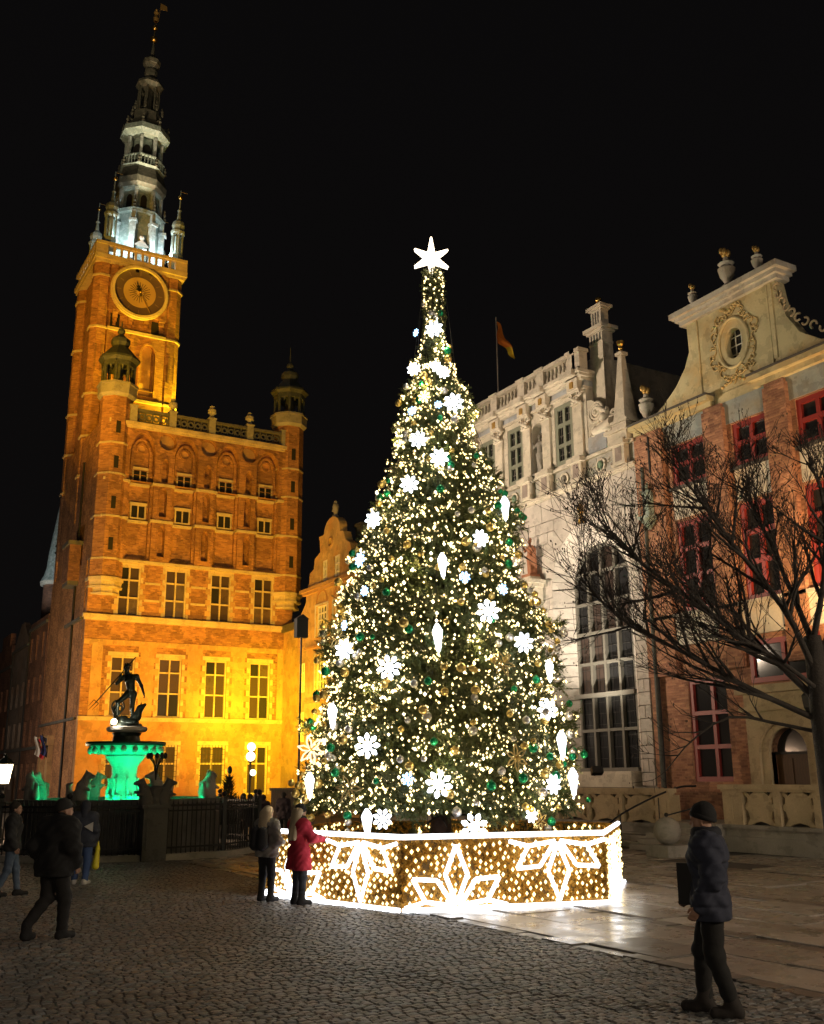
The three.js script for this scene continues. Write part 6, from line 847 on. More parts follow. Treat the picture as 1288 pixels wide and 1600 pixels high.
{
  const white = glow(0.86, 0.93, 1, 5.5), blue = glow(0.32, 0.58, 1, 4), amber = glow(1, 0.72, 0.25, 4);
  const flake = () => { const b = new B(); for (let k = 0; k < 8; k++) { const a = k * Math.PI / 4, s = Math.sin(a), c = Math.cos(a); b.rod([0, 0, 0], [0.5 * s, 0.5 * c, 0], 0.04); const P = (r, t) => [r * Math.sin(a + t), r * Math.cos(a + t), 0]; b.rod(P(0.22, 0), P(0.38, 0.22), 0.034).rod(P(0.22, 0), P(0.38, -0.22), 0.034).rod(P(0.38, 0.22), P(0.5, 0), 0.034).rod(P(0.38, -0.22), P(0.5, 0), 0.034); } b.sph(0, 0, 0, 0.19, 10); return b.geo(); };
  const drop = () => { const b = new B().lathe([[0.01, -0.5], [0.06, -0.3], [0.13, 0], [0.17, 0.22], [0.12, 0.4], [0.04, 0.5]], 0, 0, 0, 10); for (let k = 0; k < 6; k++) { const a = k * 1.047; b.rod([0.18 * Math.sin(a), 0.25, 0.18 * Math.cos(a)], [0.05 * Math.sin(a), -0.42, 0.05 * Math.cos(a)], 0.025).rod([0.18 * Math.sin(a), 0.25, 0.18 * Math.cos(a)], [0.03 * Math.sin(a), 0.5, 0.03 * Math.cos(a)], 0.025); } return b.geo(); };
  const star6 = () => { const b = new B(); for (let k = 0; k < 6; k++) { const a = k * Math.PI / 3, P = (r, t, z = 0) => [r * Math.sin(a + t), r * Math.cos(a + t), z]; b.rod(P(0.08, 0.6), P(0.3, 0.28), 0.03).rod(P(0.08, -0.6), P(0.3, -0.28), 0.03).rod(P(0.3, 0.28), P(0.5, 0), 0.03).rod(P(0.3, -0.28), P(0.5, 0), 0.03); } return b.geo(); };
  const geo = { F: flake(), D: drop(), S: star6() }; geo.B = geo.F; geo.G = geo.F;
  const names_ = { F: ['snowflake_light', 'white snowflake light', 'snowflake light'], D: ['icicle_light', 'white icicle-shaped light', 'icicle light'], B: ['snowflake_light', 'small bluish snowflake light', 'snowflake light'], G: ['snowflake_light', 'warm yellow snowflake light', 'snowflake light'], S: ['star_ornament', 'open six-pointed star ornament', 'star ornament'] };
  const used = {}, goldS = M(col(0.6, 0.46, 0.2), { metalness: 0.7, roughness: 0.4 });
  for (const [k, x, y, z, s] of orn) {
    const r = Math.hypot(x, z), a = Math.atan2(x, z), out = Math.max(surfR(a < 0 ? a + 6.2832 : a, y) + 0.07, r), [n, lb, cat] = names_[k];
    const lat = (x * 0.865 + z * 0.502) / rad(y), side = lat < -0.75 ? 'at the left edge' : lat < -0.22 ? 'left of the middle' : lat < 0.22 ? 'in the middle' : lat < 0.75 ? 'right of the middle' : 'at the right edge';
    const hgt = y < 1.6 ? 'on the lowest branches' : y < 2.4 ? 'low' : y < 3.6 ? 'a third up' : y < 5.4 ? 'below half height' : y < 7 ? 'above half height' : y < 8.6 ? 'in the upper third' : y < 10.2 ? 'high' : 'near the top';
    const label = `${lb} ${hgt} of the tree, ${side}`.replace('low of', 'low on').replace('high of', 'high on').replace('branches of', 'branches of');
    const m = new THREE.Mesh(geo[k], k === 'F' || k === 'D' ? white : k === 'B' ? blue : k === 'G' ? amber : Math.abs(y - 2.64) < 0.02 ? glow(1, 0.72, 0.42, 1.6) : goldS);
    m.name = numbered(n); m.position.set(TX + out * Math.sin(a), y, TZ + out * Math.cos(a)); m.rotation.set(0, k === 'S' || k === 'F' ? a * 0.55 - 0.25 + rr(-0.35, 0.35) : a, k === 'D' ? 0.05 : rr(0, 0.6)); m.scale.setScalar(s * (k === 'D' ? 1.0 : 0.92)); m.castShadow = false; m.receiveShadow = true; scene.add(m);
    tag(m, label, cat, { F: 'white snowflake lights on the tree', D: 'icicle lights on the tree', B: 'bluish snowflake lights on the tree', G: 'warm snowflake lights on the tree', S: 'star ornaments on the tree' }[k]);
  }
  // baubles
  const sphere = new B().sph(0, 0, 0, 1, 18).cyl(0, 0.96, 1.16, 0, 0.2, 0.2, 8).geo();
  const kinds = [['gold', M(col(0.83, 0.6, 0.2), { metalness: 0.85, roughness: 0.34 }), 120], ['silver', M(col(0.78, 0.74, 0.7), { metalness: 0.8, roughness: 0.34 }), 70], ['green', M(col(0.01, 0.3, 0.12), { metalness: 0.6, roughness: 0.28 }), 58]];
  for (const [nm, m, n] of kinds) for (let i = 0; i < n; i++) {
    let y; do { y = 1.0 + rnd() * 11.6; } while (rnd() > rad(y) / 2.9 + 0.03); const a = -0.5 + rr(-1.65, 1.65), r = surfR((a + 6.2832) % 6.2832, y) * rr(0.97, 1.04);
    const b = new THREE.Mesh(sphere, m); b.name = numbered(nm + '_bauble'); b.position.set(TX + r * Math.sin(a), y, TZ + r * Math.cos(a)); b.scale.setScalar(rr(0.05, 0.092)); b.castShadow = b.receiveShadow = true; scene.add(b);
    const lt = (b.position.x - TX) * 0.865 + (b.position.z - TZ) * 0.502, q = lt / rad(y); tag(b, `shiny ${nm} bauble ${y < 2 ? 'on the lowest branches' : y < 4 ? 'low' : y < 6 ? 'at middle height' : y < 8.5 ? 'in the upper half' : 'near the top'}${y < 2 ? ' of' : y < 4 ? ' on' : ' of'} the tree, ${q < -0.55 ? 'towards its left edge' : q < 0 ? 'left of its trunk' : q < 0.55 ? 'right of its trunk' : 'towards its right edge'}`, 'bauble', `${nm} baubles on the tree`);
  }
}
// hexagonal hedge box
{
  const Pn = thing('hedge_planter', 'hexagonal golden hedge box with bright star outlines round the foot of the tree', 'planter', [PCX, 0, PCZ]);
  const V6 = []; { let x = 8.7 - PCX, z = -15.4 - PCZ, a = -15 * Math.PI / 180; for (let k = 0; k < 6; k++) { V6.push([x, z]); x += 3.65 * Math.cos(a); z -= 3.65 * Math.sin(a); a += Math.PI / 3; } const mx = V6.reduce((s, p) => s + p[0], 0) / 6, mz = V6.reduce((s, p) => s + p[1], 0) / 6; Pn.position.x += mx; Pn.position.z += mz; V6.forEach((p) => { p[0] -= mx; p[1] -= mz; }); }
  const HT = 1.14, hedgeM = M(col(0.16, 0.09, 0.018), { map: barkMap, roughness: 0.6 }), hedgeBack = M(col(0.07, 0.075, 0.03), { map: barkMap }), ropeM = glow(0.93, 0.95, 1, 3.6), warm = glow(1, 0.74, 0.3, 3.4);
  const leaf = (() => { const p = []; for (let i = 0; i < 12; i++) { const a = rnd() * 6.28, l = rr(0.03, 0.055), d = V(Math.cos(a), Math.sin(a), rr(0.3, 1.1)).normalize(), s = V(-Math.sin(a), Math.cos(a), 0).multiplyScalar(0.007), e = d.multiplyScalar(l); p.push(-s.x, -s.y, 0, s.x, s.y, 0, e.x, e.y, e.z); } const g = new THREE.BufferGeometry(); g.setAttribute('position', new THREE.BufferAttribute(new Float32Array(p), 3)); g.computeVertexNormals(); return boxUV(g); })();
  const d = new THREE.Object3D(), cc = new THREE.Color(), gm = M(col(1, 1, 1), { roughness: 0.42, metalness: 0.35, side: THREE.DoubleSide });
  const bulbsP = [], o = new THREE.OctahedronGeometry(1, 0).attributes.position;
  const leaves = [];
  V6.forEach((p, k) => {
    const q = V6[(k + 1) % 6], len = Math.hypot(q[0] - p[0], q[1] - p[1]), ux = (q[0] - p[0]) / len, uz = (q[1] - p[1]) / len, nx = -uz, nz = ux, cx = (p[0] + q[0]) / 2, cz = (p[1] + q[1]) / 2, ang = Math.atan2(-uz, ux);
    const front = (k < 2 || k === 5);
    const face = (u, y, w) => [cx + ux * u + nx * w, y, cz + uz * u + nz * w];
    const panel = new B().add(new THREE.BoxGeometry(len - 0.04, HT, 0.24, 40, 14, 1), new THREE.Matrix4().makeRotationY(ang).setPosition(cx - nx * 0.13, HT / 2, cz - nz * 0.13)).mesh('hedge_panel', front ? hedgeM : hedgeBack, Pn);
    const n = 2600; for (const sd of [1, -1]) for (let i = 0; i < (sd > 0 ? (front ? n : 0) : (front ? 0 : 1300)); i++) { const u = rr(-len / 2, len / 2), y = rr(0.02, HT); leaves.push([face(u, y, sd > 0 ? -0.012 : -0.26), ang + (sd < 0 ? Math.PI : 0)]); }
    for (let i = 0; i < 500; i++) leaves.push([face(rr(-len / 2, len / 2), HT, rr(-0.24, 0)), ang, 1]);
    if (front) {
      const put = []; for (let t = 0; t < 4000 && put.length < 250; t++) { const u = rr(-len / 2 + 0.06, len / 2 - 0.06), y = rr(0.1, 1.05); if (put.every(([a, b]) => (a - u) ** 2 + (b - y) ** 2 > 0.0072)) { put.push([u, y]); bulbsP.push(face(u, y, rr(0.01, 0.05))); } }
      // star outlines: half stars hanging from the top and rising from the foot
      for (const [u0, s] of k === 1 ? [[-len / 4, 1]] : [[-len / 4, 1], [len / 4, -1]]) {
        const b = new B(), y0 = s > 0 ? 0.05 : HT - 0.05, S = 0.98, pt = (a, r) => face(u0 + r * Math.sin(a), y0 + s * r * Math.cos(a), 0.07 + 0.02);
        for (const a of [-1.02, 0, 1.02]) { const t = 0.36, i0 = pt(a, 0.06), e = pt(a, S * (a ? 0.9 : 1)), l = pt(a - t, S * 0.56), r = pt(a + t, S * 0.56); b.rod(i0, l, 0.036).rod(i0, r, 0.036).rod(l, e, 0.036).rod(r, e, 0.036); }
        for (const q2 of [-1, 1]) { const l = pt(q2 * 1.38, S * 0.5), e = face(u0 + q2 * 0.88, y0 + s * 0.02, 0.09); b.rod(pt(q2 * 1.38, S * 0.56), e, 0.036); }
        b.mesh('star_outline_light', ropeM, Pn);
      }
    }
    if (front) new B().rod(face(-len / 2, HT + 0.03, -0.0), face(len / 2, HT + 0.03, -0.0), 0.045).mesh('rim_light_rope', ropeM, Pn); else for (let i = 0; i < 90; i++) bulbsP.push(face(rr(-len / 2, len / 2), rr(0.5, HT), -0.29));
    if (front) new B().rod(face(-len / 2, 0.03, 0.06), face(len / 2, 0.03, 0.06), 0.042).mesh('foot_light_rope', ropeM, Pn);
    if (front) for (let i = 0; i < 3; i++) point(face((i - 1) * len / 3, 0.6, 0.3), col(1, 0.93, 0.8), 0.12, 10, Pn);
  });
  const im = new THREE.InstancedMesh(leaf, gm, leaves.length);
  leaves.forEach(([p, a, top], i) => { d.position.set(...p); d.rotation.set(top ? -Math.PI / 2 : 0, top ? rnd() * 6 : a, top ? 0 : rnd() * 6.28); if (top) d.rotation.order = 'YXZ'; else d.rotation.order = 'YXZ'; d.scale.setScalar(rr(0.8, 1.5)); d.updateMatrix(); im.setMatrixAt(i, d.matrix); const v = rr(0.6, 1.4); im.setColorAt(i, cc.setRGB(0.5 * v, 0.27 * v, 0.035 * v)); });
  im.name = 'hedge_leaves'; im.userData.kind = 'stuff'; im.receiveShadow = im.castShadow = true; Pn.add(im);
  const out = new Float32Array(bulbsP.length * o.count * 3); let z = 0; for (const p of bulbsP) { const s = 0.027 * rr(0.8, 1.4); for (let k = 0; k < o.count; k++) { out[z++] = p[0] + o.getX(k) * s; out[z++] = p[1] + o.getY(k) * s * 1.2; out[z++] = p[2] + o.getZ(k) * s; } }
  const g = new THREE.BufferGeometry(); g.setAttribute('position', new THREE.BufferAttribute(out, 3)); g.computeVertexNormals(); const bm = shape(boxUV(g), 'fairy_light_bulbs', warm, Pn); bm.userData.kind = 'stuff'; bm.castShadow = false;
}
// ---------------------------------------------------------------- street on the left, far down
{
  const specs = [[73.4, 80, 12.9, 'narrow dark brick house joined to the back of the clock tower', mat.brickDark, 0], [80.1, 87, 12.0, 'dark plastered town house, second beyond the clock tower', M(col(0.22, 0.17, 0.14), { map: plasterMap }), 1], [87.1, 95, 11.0, 'dark stepped-gable house, third beyond the clock tower', mat.brickDark, 2], [95.1, 112, 10.2, 'last dark house visible down the street at the left', M(col(0.2, 0.16, 0.13), { map: plasterMap }), 1]];
  for (const [s0, s1, h, lb, m, kind] of specs) {
    const g = thing('street_house', lb, 'house', [13.4, 0, 0], RIGHT), w = s1 - s0;
    const ws = []; for (let k = 0; k < 3; k++) { const x = -s1 + w * (k + 0.5) / 3; for (let y = 1.4; y < h - 2.2; y += 3) ws.push([x - 0.5, x + 0.5, y, y + 1.8]); }
    new B().ext(rect(-s1, -s0, 0, h), 0.4, -0.4, ws.map((q) => rect(...q))).box(-s1, -s0, 0, h, -9, -0.5).mesh('wall', m, g);
    for (const q of ws) windowPart(g, ...q, -0.25, [(q[0] + q[1]) / 2], [q[3] - 0.6], 0.08, mat.greyFrame, mat.glass);
    const gab = kind === 2 ? [[-s1, h], [-s0, h], [-s0, h + 0.8], [-s0 - 1, h + 0.8], [-s0 - 1, h + 1.7], [-s0 - 2, h + 1.7], [-s0 - 2, h + 2.8], [-s1 + 2, h + 2.8], [-s1 + 2, h + 1.7], [-s1 + 1, h + 1.7], [-s1 + 1, h + 0.8], [-s1, h + 0.8]] : kind === 1 ? [[-s1, h], [-s0, h], [-s0 - w / 2 + 0.6, h + 1.9], [-s1 + w / 2 - 0.6, h + 1.9]] : [[-s1, h], [-s0, h], [-s0, h + 0.4], [-s1, h + 0.4]];
    new B().ext(gab, 0.4, -0.4).mesh('gable', m, g);
    new B().box(-s1, -s0, h - 0.2, h, 0, 0.14).box(-s1, -s0, 4.1, 4.3, 0, 0.1).mesh('string_course', mat.darkStone, g);
    new B().box(-s1 + 0.1, -s1 + 0.2, 0, h, 0, 0.1).mesh('drainpipe', mat.iron, g);
    new B().box(-s0 - 1.9, -s0 - 0.9, 0, 2.3, 0, 0.06).mesh('door', mat.wood, g);
  }
  const t = thing('round_turret', 'round turret with a pale floodlit cone roof behind the town hall', 'turret', [16.5, 0, -88.4]);
  new B().cyl(0, 0, 17.9, 0, 1.0, 1.0, 24).mesh('shaft', mat.brickDark, t);
  new B().cyl(0, 17.9, 18.2, 0, 1.25, 1.3, 24).mesh('eaves', mat.trim, t);
  new B().lathe([[1.3, 18.2], [1.05, 18.7], [0.86, 19.4], [0.8, 20.4], [0.45, 23.2], [0.06, 26]], 0, 0, 0, 24).mesh('cone_roof', M(col(0.6, 0.66, 0.64), { map: copperMap, roughness: 0.6 }), t);
  const hs = new B(); for (const [a, y, r] of [[-0.5, 21.2, 0.7], [0.1, 21.2, 0.7], [-0.5, 20.6, 0.77], [0.15, 20.6, 0.77], [-0.45, 21.8, 0.62], [0.1, 22, 0.6]]) hs.sph(r * Math.sin(a), y, r * Math.cos(a), 0.09, 6); hs.mesh('roof_hatch', mat.dark, t);
  new B().sph(0, 26.15, 0, 0.2, 10).mesh('ball', mat.trim, t);
}
// flags on the side wall, lanterns, masts, stall, plants
function flagThing(lb, p, c1, c2) { const f = thing('flag', lb, 'flag', p); new B().rod([0, 0, 0], [-0.6, 1.3, 0], 0.025).mesh('pole', mat.iron, f); for (const [m, a, b] of [[c1, 0, 0.5], [c2, 0.5, 1]]) { const g = new THREE.PlaneGeometry(0.55, 1.3, 5, 8), q = g.attributes.position; for (let i = 0; i < q.count; i++) { const u = q.getX(i) + 0.275, v = q.getY(i) + 0.65; q.setXYZ(i, -0.62 + (a + u * 0.9) * 0.55 + 0.08 * Math.sin(v * 4), 1.25 - (1.3 - v) * 0.9 - (a + u) * 0.3, 0.06 * Math.sin(u * 14 + v * 3)); } g.computeVertexNormals(); new B().add(g).mesh('cloth', m, f); } }
flagThing('small white and red flag on the dark side wall of the town hall', [13.3, 3.6, -70.6], M(col(0.6, 0.58, 0.56), { side: THREE.DoubleSide }), M(col(0.5, 0.03, 0.04), { side: THREE.DoubleSide }));
flagThing('small dark blue flag on the side wall beside the white and red flag', [13.3, 3.6, -68.6], M(col(0.02, 0.03, 0.12), { side: THREE.DoubleSide }), M(col(0.03, 0.03, 0.06), { side: THREE.DoubleSide }));
{
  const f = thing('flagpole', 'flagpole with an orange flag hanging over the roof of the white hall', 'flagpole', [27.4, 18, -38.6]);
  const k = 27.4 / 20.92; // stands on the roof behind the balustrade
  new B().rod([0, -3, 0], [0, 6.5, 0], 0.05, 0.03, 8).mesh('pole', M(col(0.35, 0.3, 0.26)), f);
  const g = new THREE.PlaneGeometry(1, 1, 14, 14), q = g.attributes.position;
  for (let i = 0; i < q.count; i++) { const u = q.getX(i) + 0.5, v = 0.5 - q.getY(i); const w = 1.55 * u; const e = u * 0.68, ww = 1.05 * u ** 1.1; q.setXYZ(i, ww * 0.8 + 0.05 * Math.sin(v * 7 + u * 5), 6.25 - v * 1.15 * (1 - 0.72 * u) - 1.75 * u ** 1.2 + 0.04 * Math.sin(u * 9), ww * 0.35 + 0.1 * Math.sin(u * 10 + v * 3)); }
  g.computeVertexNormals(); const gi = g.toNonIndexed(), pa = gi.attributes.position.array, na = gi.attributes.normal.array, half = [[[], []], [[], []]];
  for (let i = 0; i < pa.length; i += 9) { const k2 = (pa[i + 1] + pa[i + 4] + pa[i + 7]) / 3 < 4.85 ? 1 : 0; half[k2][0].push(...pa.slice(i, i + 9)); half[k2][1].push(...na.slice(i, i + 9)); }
  half.forEach(([pp, nn], k2) => { const h = new THREE.BufferGeometry(); h.setAttribute('position', new THREE.BufferAttribute(new Float32Array(pp), 3)); h.setAttribute('normal', new THREE.BufferAttribute(new Float32Array(nn), 3)); new B().add(h).mesh('flag_cloth', M(k2 ? col(0.9, 0.55, 0.03) : col(0.85, 0.22, 0.02), { side: THREE.DoubleSide, roughness: 0.7 }), f); });  // yellow lower tail stands in for floodlight on the orange cloth
}
function lantern(lb, p, h) {
  const l = thing('street_lantern', lb, 'street lamp', p);
  new B().cyl(0, 0, 0.5, 0, 0.16, 0.11, 12).cyl(0, 0.5, h - 0.5, 0, 0.06, 0.045, 10).cyl(0, h - 0.52, h - 0.42, 0, 0.06, 0.2, 10).mesh('post', mat.iron, l);
  new B().cyl(0, h - 0.4, h + 0.25, 0, 0.17, 0.28, 6).mesh('lantern_glow', mat.lampWarm, l);
  new B().lathe([[0.34, h + 0.27], [0.2, h + 0.42], [0.08, h + 0.5], [0.03, h + 0.62]], 0, 0, 0, 6).mesh('lantern_cap', mat.iron, l);
  return l;
}
const lanL = lantern('bright warm lantern at the left edge of the square', [6.1, 0, -39.2], 2.4); point([0, 2.3, 0.36], col(1, 0.72, 0.42), 16, 4, lanL); point([0, 2.75, -0.42], col(1, 0.66, 0.42), 210, 4, lanL);
{ // globe lamp before the hall
  const l = thing('globe_lamp', 'lamp post with three glowing globes in front of the bright corner of the town hall', 'street lamp', [18.15, 0, -46.6]);
  new B().cyl(0, 0, 3.2, 0, 0.06, 0.045, 8).rod([0, 2.1, 0], [0.1, 2.25, 0.05], 0.03).mesh('post', mat.iron, l);
  for (const [x, y, r] of [[0, 3.55, 0.2], [-0.02, 3.1, 0.22], [0.12, 2.36, 0.15]]) new B().sph(x, y, 0.06, r, 14).mesh('globe', glow(1, 0.85, 0.55, 3), l);
  point([0, 3.3, 0.4], col(1, 0.8, 0.4), 14, 4, l);
}
{ // floodlight mast seen from behind, aimed at the hall
  const m = thing('floodlight_mast', 'tall mast with a dark floodlight head between the town hall and the gabled house', 'floodlight', [17.8, 0, -40.2]);
  new B().cyl(0, 0, 8.0, 0, 0.05, 0.04, 10).mesh('mast', mat.iron, m);
  new B().box(-0.26, 0.26, 7.95, 8.75, -0.2, 0.12).ext([[-0.3, 8.75], [0.3, 8.75], [0, 8.95]], 0.34, -0.2).mesh('lamp_housing', mat.iron, m);
  new B().box(-0.2, 0.2, 8.02, 8.68, -0.225, -0.2).mesh('lamp_face', mat.lampSodium, m);
}
spot([17.9, 8.35, -40.6], [24.6, 5.4, -62], col(1, 0.74, 0.0), 3700, 0.28, 8, 1);
{
  const b = thing('market_stall', 'closed grey wooden stall at the foot of the town hall', 'market stall', [16.1, 0, -36.9], -0.4);
  for (let i = 0; i < 8; i++) new B().box(-0.8 + i * 0.2 + 0.004, -0.6 + i * 0.2 - 0.004, 0, 1.66, 0.5, 0.53 + 0.004 * (i % 2)).mesh('board', mat.greyWood, b);
  new B().box(-0.78, 0.78, 0, 1.66, -0.5, 0.49).box(-0.86, 0.86, 1.66, 1.75, -0.58, 0.62).mesh('frame', mat.greyWood, b);
}
{
  const p = thing('potted_conifer', 'dark bushy potted shrub with a tall spike beside the fountain fence', 'plant', [12.6, 0, -34.3]);
  new B().cyl(0, 0, 0.6, 0, 0.34, 0.42, 14).mesh('pot', mat.darkStone, p);
  const q = []; for (let i = 0; i < 900; i++) { const a = rnd() * 6.283, y = 0.6 + rnd() ** 1.4 * 1.55, r = Math.max(0.05, 0.55 * (1 - (y - 0.6) / 1.6)) * Math.sqrt(rnd()), l = rr(0.12, 0.3), x = r * Math.sin(a), z = r * Math.cos(a), d = V(Math.sin(a) * rr(0.3, 1), rr(0.1, 1), Math.cos(a) * rr(0.3, 1)).normalize(); q.push(x - 0.02, y, z, x + 0.02, y, z + 0.01, x + d.x * l, y + d.y * l, z + d.z * l); }
  const g = new THREE.BufferGeometry(); g.setAttribute('position', new THREE.BufferAttribute(new Float32Array(q), 3)); g.computeVertexNormals(); const m = shape(boxUV(g), 'leaves', M(col(0.03, 0.035, 0.022), { side: THREE.DoubleSide }), p); m.userData.kind = 'stuff';
  new B().rod([0, 0.5, 0], [0.02, 2.35, 0], 0.03, 0.02).sph(0.02, 2.4, 0, 0.09, 8, 1.5).mesh('stem', mat.iron, p);
}
// stone figures of the white hall
function statue(name, lb, p, turn, h, m) {
  const t = thing(name, lb, 'statue', p, turn), s = h / 1.8;
  const g = mergeGeometries([clean(limbMesh([[[-0.08, 0.05, 0], [-0.06, 0.9, 0], 0.12, 0.16], [[0.1, 0.05, 0.04], [0.07, 0.9, 0], 0.1, 0.15], [[0, 0.9, 0], [0, 1.35, 0], 0.16, 0.16], [[-0.17, 1.42, 0], [0.17, 1.42, 0], 0.09, 0.09], [[0, 1.45, 0], [0, 1.6, 0], 0.08, 0.06], [[0.19, 1.42, 0], [0.3, 1.15, 0.02], 0.075, 0.06], [[0.3, 1.15, 0.02], [0.27, 0.88, 0.1], 0.055, 0.04], [[-0.19, 1.42, 0], [-0.34, 1.28, 0.08], 0.075, 0.06], [[-0.34, 1.28, 0.08], [-0.38, 1.52, 0.14], 0.055, 0.04], [[0.2, 1.3, -0.1], [0.16, 0.15, -0.12], 0.1, 0.14], [[-0.1, 0.9, 0.08], [0.16, 0.3, 0.1], 0.09, 0.06]], 0.06, 0.025)), clean(headGeo([0, 1.7, 0.02], 0.3, 0, 0.014)), clean(limbMesh([[[0, 1.76, 0], [0, 1.8, -0.02], 0.1, 0.07], [[0, 1.86, -0.06], [0, 1.93, -0.02], 0.05, 0.03]], 0.03, 0.02))]);
  g.scale(s, s, s); shape(boxUV(clean(g)), 'figure', m, t);
  new B().rod([-0.38 * s, 0.1 * s, 0.16], [-0.4 * s, 2.0 * s, 0.16], 0.022).mesh('staff', mat.greyStone, t);
  new B().box(-0.3, 0.3, -0.12, 0.0, -0.25, 0.28).mesh('plinth', m, t); return t;
}
statue('stone_statue', 'reddish painted statue on a bracket between the two tall arches', [AX - 0.34, 10.37, -34.17], RIGHT, 1.5, M(col(0.42, 0.18, 0.1), { map: stoneMap }));
statue('stone_statue', 'grey statue in the round-headed niche between the upper windows of the white hall', [AX + 0.15, 14.82, -33.8], RIGHT, 1.75, mat.greyStone);
{ const st = statue('stone_statue', 'weathered greenish statue in the narrow niche of the brick pier', [AX - 0.2, 11.35, -27.05], RIGHT, 1.2, mat.copper); new B().lathe([[0.05, -0.5], [0.2, -0.3], [0.34, -0.12]], 0, 0, 0, 12).mesh('bracket', mat.copper, st); }
// ---------------------------------------------------------------- bare tree on the right
{
  const b = thing('bare_tree', 'leafless tree with a fan of dark twigs in front of the red-windowed house', 'tree', [12.62, 0, -9.95]);
  const Rv = V(0.8647, 0, 0.5023), Dv = V(0.5023, 0, -0.8647), P = (l, y, d) => V(0, y, 0).addScaledVector(Rv, l).addScaledVector(Dv, d);
  const trunk = new B(), limbs = new B(), twigs = new B(), buds = new B();
  trunk.rod(P(0.12, -0.05, 0).toArray(), P(0.06, 0.6, 0).toArray(), 0.33, 0.215, 14).rod(P(0.06, 0.58, 0).toArray(), P(-0.02, 2.9, 0).toArray(), 0.215, 0.17, 14).rod(P(-0.02, 2.85, 0).toArray(), P(-0.05, 4.1, 0).toArray(), 0.17, 0.125, 12).mesh('trunk', mat.bark, b);
  let count = 0;
  function grow(p, d, len, r, depth) {
    const n = depth > 2 ? 3 : 4, pts = [p.clone()]; let q = p.clone(), v = d.clone();
    for (let i = 0; i < n; i++) { v.add(V(rr(-0.16, 0.16), rr(-0.05, 0.13), rr(-0.16, 0.16))).normalize(); q = q.clone().addScaledVector(v, len / n); pts.push(q); }
    for (let i = 0; i < n; i++) { const r0 = r * (1 - 0.75 * i / n), r1 = r * (1 - 0.75 * (i + 1) / n); (r0 > 0.02 ? limbs : twigs).rod(pts[i].toArray(), pts[i + 1].toArray(), Math.max(0.0045, r0 * 0.9), Math.max(0.0035, r1 * 0.9), r0 > 0.02 ? 7 : 4); }
    count++;
    if (depth === 0) { if (rnd() < 0.3) { const e = pts[n]; for (let k = 0; k < 2; k++) { const o = e.clone().add(V(rr(-0.05, 0.05), rr(-0.06, 0.02), rr(-0.05, 0.05))); buds.sph(o.x, o.y, o.z, rr(0.007, 0.014), 4, 1.4); } } return; }
    const kids = depth >= 2 ? 6 : depth === 1 ? 5 : 5;
    for (let k = 0; k < kids; k++) {
      const t = rr(0.25, 1), i = Math.min(n - 1, Math.floor(t * n)), o = pts[i].clone().lerp(pts[i + 1], t * n - i), a = V(rr(-1, 1), rr(-0.45, 0.9), rr(-1, 1)).normalize();
      const nd = v.clone().multiplyScalar(1.0).addScaledVector(a, 0.75).normalize();
      grow(o, nd, len * rr(0.42, 0.68), r * 0.42 * (1 - 0.35 * t), depth - 1);
    }
  }
  const limb = (pts, r, depth, kids, kl) => {
    const c = new THREE.CatmullRomCurve3(pts.map((p) => P(...p))), N = 10, ps = c.getPoints(N);
    for (let i = 0; i < N; i++) limbs.rod(ps[i].toArray(), ps[i + 1].toArray(), r * 0.5 * (1 - 0.8 * i / N), r * 0.5 * (1 - 0.8 * (i + 1) / N), 8);
    for (let k = 0; k < kids; k++) { const t = 0.18 + 0.82 * (k + rnd()) / kids, o = c.getPoint(t), d = c.getTangent(t), a = V(rr(-1, 1), rr(-0.35, 0.9), rr(-1, 1)).normalize(); grow(o, d.multiplyScalar(0.9).addScaledVector(a, 0.8).normalize(), kl * rr(0.6, 1.15) * (1.1 - 0.4 * t), r * 0.4 * (1.1 - 0.7 * t), depth); }
  };
  limb([[-0.02, 3.1, 0], [-0.7, 3.9, 0.2], [-1.7, 4.7, 0.3], [-2.5, 5.3, 0.2], [-3.0, 5.8, 0.1]], 0.11, 2, 26, 1.35);
  limb([[-0.04, 3.5, 0], [-0.5, 4.4, -0.3], [-1.2, 5.3, -0.5], [-1.7, 6.0, -0.6], [-2.1, 6.6, -0.7]], 0.1, 2, 24, 1.25);
  limb([[0, 2.85, 0], [-0.9, 3.3, 0.1], [-2.0, 3.9, 0], [-2.8, 4.3, -0.1], [-3.4, 4.9, -0.2]], 0.095, 2, 26, 1.3);
  limb([[-0.05, 4.0, 0], [-0.2, 4.9, 0.3], [-0.5, 5.9, 0.4], [-0.7, 6.6, 0.5]], 0.1, 2, 18, 1.1);
  limb([[-0.05, 4.0, 0], [0.15, 5.0, -0.2], [0.2, 6.2, -0.3], [0.1, 6.7, -0.2]], 0.1, 2, 16, 1.1);
  limb([[0, 3.8, 0], [0.5, 4.6, 0], [1.0, 5.6, 0], [1.4, 6.6, 0.2]], 0.1, 1, 8, 1.0);
  limb([[-0.02, 2.7, 0], [-0.6, 2.85, 0.2], [-1.3, 2.95, 0.2], [-1.9, 2.6, 0.2], [-2.3, 2.2, 0.1]], 0.06, 1, 10, 0.8);
  limb([[-0.02, 3.3, 0], [-0.8, 3.7, -0.6], [-1.7, 4.1, -1.2], [-2.5, 4.9, -1.7]], 0.08, 2, 18, 1.25);
  limb([[0.1, 3.2, 0], [0.9, 3.7, 0.3], [1.8, 4.2, 0.4]], 0.08, 1, 6, 0.9);
  limbs.mesh('limbs', mat.bark, b); const tw = twigs.mesh('twigs', mat.bark, b); tw.userData.kind = 'stuff'; const bd = buds.mesh('dry_buds', M(col(0.06, 0.045, 0.035)), b); bd.userData.kind = 'stuff';
